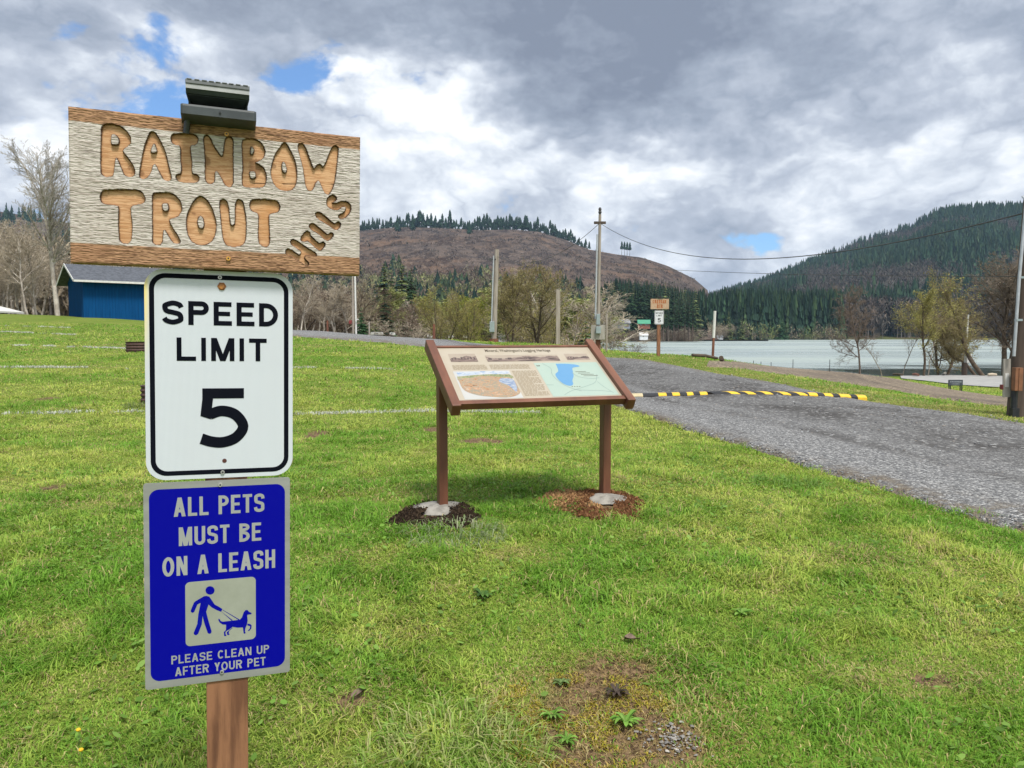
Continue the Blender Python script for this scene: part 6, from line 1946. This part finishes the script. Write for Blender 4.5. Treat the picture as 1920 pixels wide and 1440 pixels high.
house(990, 617, 250, 20, 7, 5, wred, mat("brown roof", (0.2, 0.13, 0.1)), "brown red house glimpsed between the big willow trunks", windows=2)
house(1058, 642, 170, 14, 11, 5, wtan, mat("brown roof", (0.2, 0.13, 0.1)), "tan cottage right of the plain grey post", 'cottage', windows=1)
house(672, 607, 120, 12, 3, 2, wwhite, white_paint, "little white roof showing right of the paired poles", 'hut', windows=0, door=False)
for px, yb, w, lab in ((706, 627, 22, "long white caravan parked beyond the road below the tan bush"), (735, 628, 9, "short white caravan parked right of the long one"), (806, 632, 10, "small white trailer seen just left of the reddish bollard"), (845, 633, 9, "small white trailer seen under the olive willow bush"), (872, 633, 8, "small white trailer seen right of the olive willow bush")):
    d = 95; x, y = at(px, d); k = d / F; z = zat(yb + 2, d)
    root = empty('caravan', (x, y, z), 0, lab, "caravan")
    W = w * k; hh = 6.5 * k
    P = [(-W / 2, hh * .25), (-W / 2, hh * .75), (-W * .42, hh), (W * .40, hh), (W / 2, hh * .7), (W / 2, hh * .25)]
    b = MB(); b.prism(P, 0, 1.0); b.build('body', white_paint, root)
    b = MB(); b.box((0, -.02, hh * .68), (W * .35, .04, hh * .22)); b.build('window', mat("dark glass", (0.05, 0.07, 0.09)), root)
    for s in (-.15, .15):
        b = MB(); b.tube([(W * s, -.03, hh * .14), (W * s, .15, hh * .14)], hh * .17, 10); b.build('wheel', very_dark, root)

# logs and beams by the water
def log(px0, py0, px1, py1, r, label, m, lift=.0, group=None):
    a = hit(px0, py0); b = hit(px1, py1)
    A = Vector((a[0], a[1], ground_z(*a) + r + lift)); B = Vector((b[0], b[1], ground_z(*b) + r + lift))
    r *= .5
    mb = MB(); mb.tube([A, (A + B) / 2 + Vector((0, 0, .03)), B], [r, r * 1.1, r * .85], 9)
    o = mb.build('log', m, None, True); tag(o, label, "log", group)
log(1298, 672, 1345, 677, .10, "dark log lying at the foot of the slim white-topped post", bark_brown)
log(1352, 680, 1388, 677, .15, "thick dark log on the grass edge right of the slim white-topped post", bark_brown)
log(1482, 686, 1530, 690, .09, "dark weathered beam along the shore above the dirt track, left one", bark_brown)
log(1535, 691, 1578, 697, .12, "dark beam along the shore ending left of the lone dark bare tree", bark_brown)
log(1548, 690, 1606, 689, .05, "rust coloured plank lying at the shore left of the lone dark bare tree", red_wood, .12)
log(1675, 706, 1692, 707, .16, "short dark log on the far edge of the paved lot, left one", bark_brown)
log(1712, 707, 1722, 708, .18, "reddish stump end on the far edge of the paved lot", red_wood)
log(1852, 708, 1868, 708, .2, "tan log with dry grass at the paved lot beside the big dark tree", twig_tan)
log(1700, 704, 1772, 705, .22, "long pale concrete curb along the far edge of the paved lot", concrete)
for i, (px, py, yt) in enumerate(((1413, 683, 676), (1427, 684, 678), (1446, 686, 679), (1487, 687, 674), (1556, 691, 674))):
    upright('stake', px, py, yt, "thin dark stake standing in the grass at the shore", "stake", very_dark, 1.3, depth=34, group="thin stakes along the shore")

# ------------------------------------------------------------------ grass
GRASS = attr_mat("grass blades", rough=.55, transl=.42, spec=.25)
C_LUSH, C_MID, C_YEL, C_STRAW, C_DARK = np.array((.175, .355, .036)), np.array((.32, .47, .065)), np.array((.45, .52, .11)), np.array((.50, .42, .19)), np.array((.10, .19, .022))


def dist_poly(poly, x, y):
    d2 = np.full(x.shape, 1e9)
    for a, b in zip(poly[:-1], poly[1:]):
        e = b - a
        t = np.clip(((x - a[0]) * e[0] + (y - a[1]) * e[1]) / max(e @ e, 1e-9), 0, 1)
        d2 = np.minimum(d2, (x - a[0] - t * e[0]) ** 2 + (y - a[1] - t * e[1]) ** 2)
    return np.sqrt(d2)


def blades(name, X, Y, Ln, Wd, az, lean, curl, K, label, cat='grass', kind='stuff', Z=None, parent=None):
    n = len(X)
    if Z is None: Z = H(X, Y)
    dx, dy = np.cos(az), np.sin(az)
    # side vector
    sx, sy = -dy, dx
    tw = RNG.normal(0, .5, n)
    sx, sy = sx * np.cos(tw) - sy * np.sin(tw), sx * np.sin(tw) + sy * np.cos(tw)
    def pt(f, l, w):
        hx = Ln * f * np.sin(l); hz = Ln * f * np.cos(l)
        c = np.stack([X + dx * hx, Y + dy * hx, Z + hz], -1)
        s = np.stack([sx, sy, np.zeros(n)], -1) * (Wd * w)[:, None]
        return c, s
    c0, s0 = pt(0, lean, .5)
    c1, s1 = pt(.5, lean * .8, .5)
    c2, s2 = pt(1.0, np.minimum(lean + curl, 1.6), 0)
    c0[:, 2] -= .004
    V = np.stack([c0 - s0, c0 + s0, c1 + s1, c1 - s1, c2], 1).reshape(-1, 3)
    b = np.arange(n) * 5
    loops = np.stack([b, b + 1, b + 2, b + 3, b + 3, b + 2, b + 4], -1).ravel()
    tot = np.tile([4, 3], n); st = np.concatenate([[0], np.cumsum(tot)[:-1]])
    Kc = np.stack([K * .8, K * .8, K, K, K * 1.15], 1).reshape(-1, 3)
    me = np_mesh(name, V, loops, st, tot, True, {'Col': Kc})
    o = link(name, me, GRASS, parent)
    if parent is None: tag(o, label, cat, kind=kind)
    return o


CHALK = [[(-80, 781), (60, 777), (150, 774), (270, 774), (420, 776), (560, 777), (700, 777), (800, 773), (900, 774), (1010, 777)],
         [(-80, 693), (100, 690), (180, 690), (260, 694), (420, 692), (560, 690), (660, 691), (760, 695)],
         [(-80, 644), (60, 648), (100, 650), (180, 652), (270, 656)],
         [(-80, 610), (40, 612), (130, 615)], [(-80, 622), (20, 623), (140, 628)]]
CHALK_XY = [np.array([hit(*p) for p in L]) for L in CHALK]
# drier strips: photo x, y, radius across, radius along, strength
DRY = [(200, 950, .8, .15, 1.0), (60, 945, .5, .12, .7), (200, 650, 3.0, 1.2, .9), (130, 688, 1.6, .5, .9), (230, 689, 1.0, .4, .9), (600, 648, 2.2, 1.0, .8), (1150, 900, .4, .25, .6), (1080, 880, .35, .2, .6),
       (1130, 1340, .55, .55, 1.0), (1720, 1275, .45, .18, .8), (960, 1040, .3, .2, .5), (1640, 1050, .6, .3, .5), (150, 603, 14, 2.5, .9), (1290, 905, .5, .2, .4), (600, 1310, .4, .2, .5), (300, 1010, .5, .25, .4)]
DRY_XY = [(*hit(a, b), c, d, e) for a, b, c, d, e in DRY]


def dry_field(x, y):
    w = .6 * (fbm(x * 3, y * 3, 3) - .5)
    s = np.zeros(x.shape)
    for cx, cy, rx, ry, a in DRY_XY:
        s = np.maximum(s, a * sstep(1.15, .4, np.sqrt(((x - cx) / rx) ** 2 + ((y - cy) / ry) ** 2) + w))
    return s


def lawn_color(x, y, rg):
    n = len(x)
    big = fbm(x * .55 + 3, y * .55 + 8, 4)
    mid = fbm(x * 2.3 + 11, y * 2.3, 4)
    cl = vnoise(x * 11 + 5, y * 11)
    f = np.clip((big - .5) * 3.6 + (mid - .5) * 1.6 + (cl - .5) * .7 + .38 + rg.normal(0, .20, n), 0, 1)
    K = C_LUSH[None] * (1 - f)[:, None] + C_YEL[None] * f[:, None]
    m = sstep(.25, .6, f) * sstep(1.0, .6, f)
    K = K * (1 - m[:, None] * .5) + C_MID[None] * m[:, None] * .5
    d = np.clip(dry_field(x, y) * .9 + sstep(.62, .75, mid) * .35, 0, 1)
    near_v = y > 5
    dv = np.full(n, 9.0)
    dv[near_v] = np.minimum(np.where(x[near_v] > 0, dist_poly(ROAD_R, x[near_v], y[near_v]), 9.0), 9.0)
    right = sstep(3.2, .2, dv)
    d = np.clip(d + right * .55, 0, 1)
    K = K * (1 - .35 * right[:, None]) + np.array((.20, .20, .07))[None] * .35 * right[:, None]
    st = rg.random(n) < .10 + .55 * d
    K = np.where(st[:, None], C_STRAW[None] * (.6 + .6 * rg.random((n, 1))), K)
    dk = rg.random(n) < .06
    K = np.where(dk[:, None], C_DARK[None], K)
    return K * (.78 + .44 * rg.random((n, 1))), d, mid


def scatter(d0, d1, dens, rg, tmax=None):
    if tmax is None: tmax = 1.05 if d1 < 9 else .84
    A = tmax * (d1 ** 2 - d0 ** 2)
    n = int(A * dens)
    d = np.sqrt(d0 ** 2 + (d1 ** 2 - d0 ** 2) * rg.random(n))
    t = (rg.random(n) * 2 - 1) * tmax
    return t * d, d


def keep(x, y, rg, edge=.25):
    j = (fbm(x * 2.1, y * 2.1, 3) - .5) * .9 + rg.normal(0, .07, len(x))
    k = np.ones(len(x), bool)
    for poly, L, R, soft in ((ROAD_POLY, ROAD_L, ROAD_R, .25), (TRACK_POLY, TRACK_U, TRACK_L, 1.1)):
        ins = pip(poly, x, y)
        d = np.full(len(x), 9.0)
        near = ins.copy()
        if near.any(): d[near] = np.minimum(dist_poly(L, x[near], y[near]), dist_poly(R, x[near], y[near]))
        k &= ~(ins & (d > np.maximum(0, .10 + j * soft * 2)))
    s = soil_mask(x, y)
    k &= rg.random(len(x)) > s * np.where(y < 3.6, .74, .95)
    k &= ~pip(np.concatenate([LOT, LOT_N[::-1]]), x, y)
    return k


rg = np.random.default_rng(77)
XS, YS, LS, WS, KS, AZ, LE, CU = [], [], [], [], [], [], [], []
for d0, d1, dens, ln, wd in ((1.9, 3.6, 14000, .046, .0040), (3.6, 5.5, 9000, .048, .0048), (5.5, 8.5, 4200, .047, .0056), (8.5, 14, 1500, .052, .0085), (14, 24, 480, .06, .0135), (24, 42, 100, .075, .026)):
    x, y = scatter(d0, d1, dens, rg)
    k = keep(x, y, rg); x, y = x[k], y[k]
    K, dry, mid = lawn_color(x, y, rg)
    tuft = fbm(x * 4.2 + 31, y * 4.2 + 7, 3)
    hgt = ln * (.5 + .9 * rg.random(len(x)) ** 1.5) * (.6 + 1.25 * sstep(.42, .72, tuft)) * (1 - .5 * dry)
    swirl = (fbm(x * 2.6, y * 2.6 + 40, 3) - .5) * 14
    XS.append(x); YS.append(y); KS.append(K); LS.append(hgt); WS.append(wd * (.6 + .8 * rg.random(len(x))))
    AZ.append(swirl + rg.normal(0, 1.1, len(x))); LE.append(np.clip(.80 + rg.normal(0, .36, len(x)), .02, 1.4)); CU.append(.25 + .6 * rg.random(len(x)))
cat_ = np.concatenate
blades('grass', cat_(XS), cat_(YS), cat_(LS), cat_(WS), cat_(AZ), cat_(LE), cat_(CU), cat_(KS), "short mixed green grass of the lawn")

# small broad weed leaves in the turf
x, y = scatter(2.0, 7.5, 300, rg)
pm = fbm(x * 1.6 + 50, y * 1.6 + 20, 4)
k = keep(x, y, rg) & (rg.random(len(x)) < .12 + sstep(.5, .64, pm))
x, y = x[k], y[k]; n = len(x)
C = np.stack([x, y, H(x, y) + .012 + .022 * rg.random(n)], -1)
a = rg.random(n) * 6.28; L_ = (.008 + .013 * rg.random(n))[:, None]
u = np.stack([np.cos(a), np.sin(a), rg.normal(.15, .3, n)], -1); s = np.stack([-np.sin(a), np.cos(a), rg.normal(0, .3, n)], -1)
V = np.stack([C - u * L_, C - u * L_ * .3 + s * L_ * .55, C + u * L_ * .5 + s * L_ * .45, C + u * L_, C + u * L_ * .5 - s * L_ * .45, C - u * L_ * .3 - s * L_ * .55], 1).reshape(-1, 3)
K = np.array([(.16, .30, .045), (.21, .35, .07), (.12, .23, .035)])[rg.integers(0, 3, n)] * (.7 + .6 * rg.random((n, 1)))
o = link('lawn_weeds', poly_mesh('lawn_weeds', V, np.arange(n * 6).reshape(-1, 6), False, {'Col': np.repeat(K, 6, 0)}), GRASS)
tag(o, "small clover and weed leaves in the turf", "weeds", kind='stuff')

# chalk lines: blades whitened with paint
xs, ys = [], []
for L in CHALK_XY:
    seg = np.linalg.norm(np.diff(L, axis=0), axis=1).sum()
    P = resample(L, int(seg * 260))
    dd = np.hypot(P[:, 0], P[:, 1])
    g = fbm(P[:, 0] * 1.1 + 9, P[:, 1] * 1.1, 4)
    k = rg.random(len(P)) < sstep(.36, .58, g)
    P = P[k]
    xs.append(P[:, 0] + rg.normal(0, .022, len(P))); ys.append(P[:, 1] + rg.normal(0, .045, len(P)))
x, y = cat_(xs), cat_(ys); n = len(x); dd = np.hypot(x, y)
K = np.array((.62, .64, .56))[None] * (.75 + .4 * rg.random((n, 1)))
blades('chalk_line', x, y, .05 + .03 * rg.random(n), np.maximum(.006, dd * .0009), rg.random(n) * 6.28, np.clip(.6 + rg.normal(0, .4, n), 0, 1.4), .4 * np.ones(n), K, "white chalk lines painted on the grass", "chalk line")

# yellow moss and straw on the bare patch in front
x0, y0 = hit(1090, 1345)
n = 5200; a = rg.random(n) * 6.28; r = np.sqrt(rg.random(n))
x, y = x0 + .36 * r * np.cos(a), y0 + .30 * r * np.sin(a)
m = fbm(x * 9, y * 9, 3)
k = m > .44; x, y = x[k], y[k]; n = len(x)
K = np.array([(.42, .36, .035), (.34, .34, .04), (.46, .34, .10)])[rg.integers(0, 3, n)] * (.7 + .6 * rg.random((n, 1)))
blades('moss', x, y, .012 + .016 * rg.random(n), .0045 * np.ones(n), rg.random(n) * 6.28, .5 + .5 * rg.random(n), .4 * np.ones(n), K, "yellow moss on the bare patch in the foreground", "moss")
x0, y0 = hit(1150, 1350)
n = 3400; a = rg.random(n) * 6.28; r = np.sqrt(rg.random(n))
x, y = x0 + .48 * r * np.cos(a), y0 + .46 * r * np.sin(a)
K = C_STRAW[None] * np.array([[.9, .8, .7]]) * (.5 + .6 * rg.random((n, 1)))
blades('dead_grass', x, y, .02 + .03 * rg.random(n), .0028 * np.ones(n), rg.random(n) * 6.28, 1.1 + .45 * rg.random(n), .2 * np.ones(n), K, "dead straw lying on the bare patch", "dead grass")


def stones(name, x, y, size, cols, label, seed, lift=.0):
    rg = np.random.default_rng(seed); n = len(x)
    base = np.array([(1, 0, 0), (0, 1, 0), (-1, 0, 0), (0, -1, 0), (0, 0, .75), (0, 0, -.5), (.6, .6, .35), (-.6, -.6, .35)], float)
    fc = np.array([(0, 6, 4), (6, 1, 4), (1, 2, 4), (2, 7, 4), (7, 3, 4), (3, 0, 4), (0, 1, 6), (2, 3, 7), (1, 0, 5), (2, 1, 5), (3, 2, 5), (0, 3, 5)])
    B = base[None] * (1 + rg.normal(0, .22, (n, 8, 3))); B[..., 1] *= (.6 + .3 * rg.random(n))[:, None]; B[..., 2] *= .7
    a = rg.random(n) * 6.28
    V = np.stack([B[..., 0] * np.cos(a)[:, None] - B[..., 1] * np.sin(a)[:, None], B[..., 0] * np.sin(a)[:, None] + B[..., 1] * np.cos(a)[:, None], B[..., 2]], -1) * size[:, None, None]
    V += np.stack([x, y, H(x, y) + lift + size * .3], -1)[:, None]
    f = (fc[None] + (np.arange(n) * 8)[:, None, None]).reshape(-1, 3)
    K = np.array(cols)[rg.integers(0, len(cols), n)] * (.6 + .7 * rg.random((n, 1)))
    o = link(name, poly_mesh(name, V.reshape(-1, 3), f, False, {'Col': np.repeat(K, 8, 0)}), attr_mat("loose stones", rough=.85, spec=.3))
    tag(o, label, "gravel", kind='stuff')
GC = [(.20, .21, .22), (.13, .135, .145), (.28, .29, .30), (.09, .092, .10), (.24, .22, .20)]
x0, y0 = hit(1262, 1398)
n = 170; a = rg.random(n) * 6.28; r = rg.random(n) ** .7 * (.5 + rg.random(n))
stones('pebbles', x0 + .11 * r * np.cos(a), y0 + .10 * r * np.sin(a), .003 + .008 * rg.random(n) ** 2, [(.24, .23, .215), (.18, .17, .16), (.14, .13, .12), (.32, .30, .27)], "grey pebbles showing through the bare patch in front", 3, .004)
# loose stones along the near side of the road
xs, ys, ss = [], [], []
for d0, d1, dens, sm in ((3.5, 7, 900, .010), (7, 12, 330, .014), (12, 20, 60, .02)):
    x, y = scatter(d0, d1, dens, rg, .8)
    ins = pip(ROAD_POLY, x, y); x, y = x[ins], y[ins]
    dl = dist_poly(ROAD_L, x, y); dr = dist_poly(ROAD_R, x, y); f = dl / (dl + dr)
    p = np.clip(1.0 - f * 2.2, .10, 1) + .5 * np.exp(-((f - .66) / .05) ** 2) + .5 * np.exp(-((f - .95) / .06) ** 2)
    k = rg.random(len(x)) < p * (.4 + .9 * fbm(x * 1.5, y * 1.5, 3))
    x, y = x[k], y[k]; xs.append(x); ys.append(y); ss.append(sm * (.35 + 1.1 * rg.random(len(x)) ** 2))
stones('loose_gravel', cat_(xs), cat_(ys), cat_(ss), GC, "loose grey stones scattered over the gravel road", 4, .035)


# weeds and tussocks that stand out
def rosette(px, py, n, L, wd, cols, label, seed, flat=.35, cat="weed", name='weed_rosette'):
    rg = np.random.default_rng(seed); x0, y0 = hit(px, py)
    V, Fc, K = [], [], []
    for i in range(n):
        a = 2.4 * i + rg.normal(0, .5); l = L * .82 * (.35 + .55 * rg.random()); w = wd * (.7 + .5 * rg.random())
        u = np.array([math.cos(a), math.sin(a), 0]); s = np.array([-u[1], u[0], 0]); up = flat * (.5 + 1.0 * rg.random())
        c = np.array(cols[rg.integers(len(cols))]) * (.7 + .6 * rg.random()); b = len(V)
        for k, (f, ww) in enumerate(((.05, .25), (.35, .8), (.65, 1.0), (.88, .6), (1.0, .05))):
            p = u * l * f + np.array([0, 0, l * up * (f - f * f * .75) * 1.6 + .004])
            fold = np.array([0, 0, .25 * w * ww])
            V += [p + s * w * ww / 2 + fold, p, p - s * w * ww / 2 + fold]; K += [c, c * 1.25, c]
            if k:
                q = b + 3 * k
                Fc += [(q - 3, q - 2, q + 1, q), (q - 2, q - 1, q + 2, q + 1)]
    o = link(name, poly_mesh(name, np.array(V), np.array(Fc), True, {'Col': np.array(K)}), GRASS)
    o.location = (x0, y0, ground_z(x0, y0) + .004); tag(o, label, cat)
G3 = [(.12, .26, .035), (.16, .31, .05), (.20, .34, .07)]
rosette(1156, 1308, 26, .085, .014, [(.075, .055, .045), (.10, .075, .06), (.07, .075, .035)], "dark brown purple weed rosette on the bare patch", 1, .75)
rosette(1172, 1362, 30, .105, .016, G3, "large green weed rosette just in front of the dark brown one", 2, .7)
rosette(1034, 1347, 24, .085, .012, G3, "green narrow leaved rosette on the yellow moss", 3, .7)
rosette(1052, 1282, 18, .06, .016, [(.12, .20, .06), (.16, .23, .08)], "pale green small rosette at the far rim of the bare patch", 4, .6)
rosette(1062, 1392, 20, .07, .014, G3, "green rosette at the lower end of the yellow moss", 5, .6)
rosette(1340, 1262, 18, .07, .018, G3, "leafy weed between the bare patch and the right edge", 8, .6)
rosette(905, 1125, 20, .085, .022, [(.09, .18, .035), (.06, .13, .03)], "dark leafy weed clump in the middle of the lawn", 9, .6)
rosette(1390, 1155, 18, .08, .018, G3, "leafy weed in the lawn below the gravel edge", 12, .5)


def tussock(px, py, n, L, rad, cols, label, seed, wd=.0042):
    rg = np.random.default_rng(seed); x0, y0 = hit(px, py)
    z0 = ground_z(x0, y0)
    a = rg.random(n) * 6.28; r = rad * np.sqrt(rg.random(n))
    x, y = x0 + r * np.cos(a), y0 + r * np.sin(a) * .8
    K = np.array(cols)[rg.integers(0, len(cols), n)] * (.7 + .5 * rg.random((n, 1)))
    az = a + rg.normal(0, .7, n); 
    o = blades('grass_tussock', x - x0, y - y0, L * (.45 + .6 * rg.random(n)), wd * (.6 + .8 * rg.random(n)), az, np.clip(.35 + .35 * r / rad + rg.normal(0, .2, n), .05, 1.2), .5 + .5 * rg.random(n), K, label, "grass tussock", None, Z=H(x, y) - z0)
    o.location = (x0, y0, z0)
PG = [(.27, .39, .08), (.36, .46, .13), (.18, .32, .04), (.46, .46, .20)]
tussock(838, 1385, 330, .125, .24, PG, "tall pale coarse grass tussock in the foreground left of the bare patch", 1, .0052)
tussock(930, 1420, 240, .12, .20, PG, "coarse pale grass tussock reaching towards the bare patch", 2, .005)
tussock(760, 1440, 200, .11, .18, PG, "coarse grass tussock at the bottom edge left of the tallest one", 3, .005)
tussock(856, 1002, 420, .12, .32, [(.30, .36, .18), (.38, .42, .26), (.18, .29, .08)], "whitish wispy grass in front of the left footing", 4, .0045)
tussock(1480, 905, 260, .12, .30, [(.15, .30, .04), (.22, .36, .08)], "fresh green tussock at the gravel edge", 5, .006)
tussock(985, 950, 420, .10, .40, [(.10, .24, .02), (.15, .30, .03)], "lush green tall grass between the two footings", 6, .005)
tussock(285, 762, 240, .15, .45, [(.20, .24, .09), (.10, .17, .03)], "longer grass round the foot of the nearer rusty ring", 7, .010)
for px, py, lab in ((148, 1395, "small yellow dandelion in the lawn near the left edge, upper one"), (153, 1434, "small yellow dandelion at the bottom left, lower one"), (268, 704, "tiny yellow flower beside the speed plate edge")):
    x0, y0 = hit(px, py); root = empty('dandelion', (x0, y0, ground_z(x0, y0)), 0, lab, "flower")
    s = 1.0 if py > 1000 else 2.0
    mb = MB(); mb.tube([(0, 0, 0), (.002, 0, .05)], .0015, 5); mb.build('stem', mat("flower stem", (.12, .2, .05)), root)
    mb = MB(); mb.lathe([(0, .049), (.006 * s, .051), (.0085 * s, .056), (.006 * s, .060), (0, .061)], 11); mb.build('flower_head', mat("dandelion yellow", (.75, .48, .01), (.65, .36, .01), 200), root)
for px, py, lab, sd in ((672, 1308, "curled dry brown leaf lying left of the tall tussock", 4), (1185, 1212, "dry brown leaf lying beyond the bare patch", 6)):
    rg2 = np.random.default_rng(sd); x0, y0 = hit(px, py)
    V = []
    for i, f in enumerate(np.linspace(0, 1, 6)):
        w = .020 * math.sin(math.pi * min(.97, f + .08)); V += [((f - .5) * .07, w, .03 + .010 * math.sin(f * 5)), ((f - .5) * .07, 0, .018 + .006 * f), ((f - .5) * .07, -w, .032)]
    Fc = [(3 * i + j, 3 * i + j + 1, 3 * i + j + 4, 3 * i + j + 3) for i in range(5) for j in range(2)]
    o = link('dead_leaf', poly_mesh('dead_leaf', np.array(V), np.array(Fc), True), mat("dry leaf", (.17, .12, .09), (.10, .07, .05), 60, .9)); o.location = (x0, y0, ground_z(x0, y0)); o.rotation_euler = (0, 0, sd)
    tag(o, lab, "leaf")

# ------------------------------------------------------------------ air
def haze():
    mb = MB(); mb.box((400, 1950, 150), (6200, 4700, 320))
    m = bpy.data.materials.new("haze"); m.use_nodes = True
    t = m.node_tree; t.nodes.clear()
    out = t.nodes.new('ShaderNodeOutputMaterial'); v = t.nodes.new('ShaderNodeVolumePrincipled')
    v.inputs['Color'].default_value = (.45, .66, .95, 1)
    v.inputs['Density'].default_value = HAZE_DENSITY
    v.inputs['Anisotropy'].default_value = 0.0
    t.links.new(v.outputs[0], out.inputs['Volume'])
    o = mb.build('haze', m); tag(o, "thin bluish air over the lake and hills", "haze", kind='stuff')
HAZE_DENSITY = 0.00006
haze()
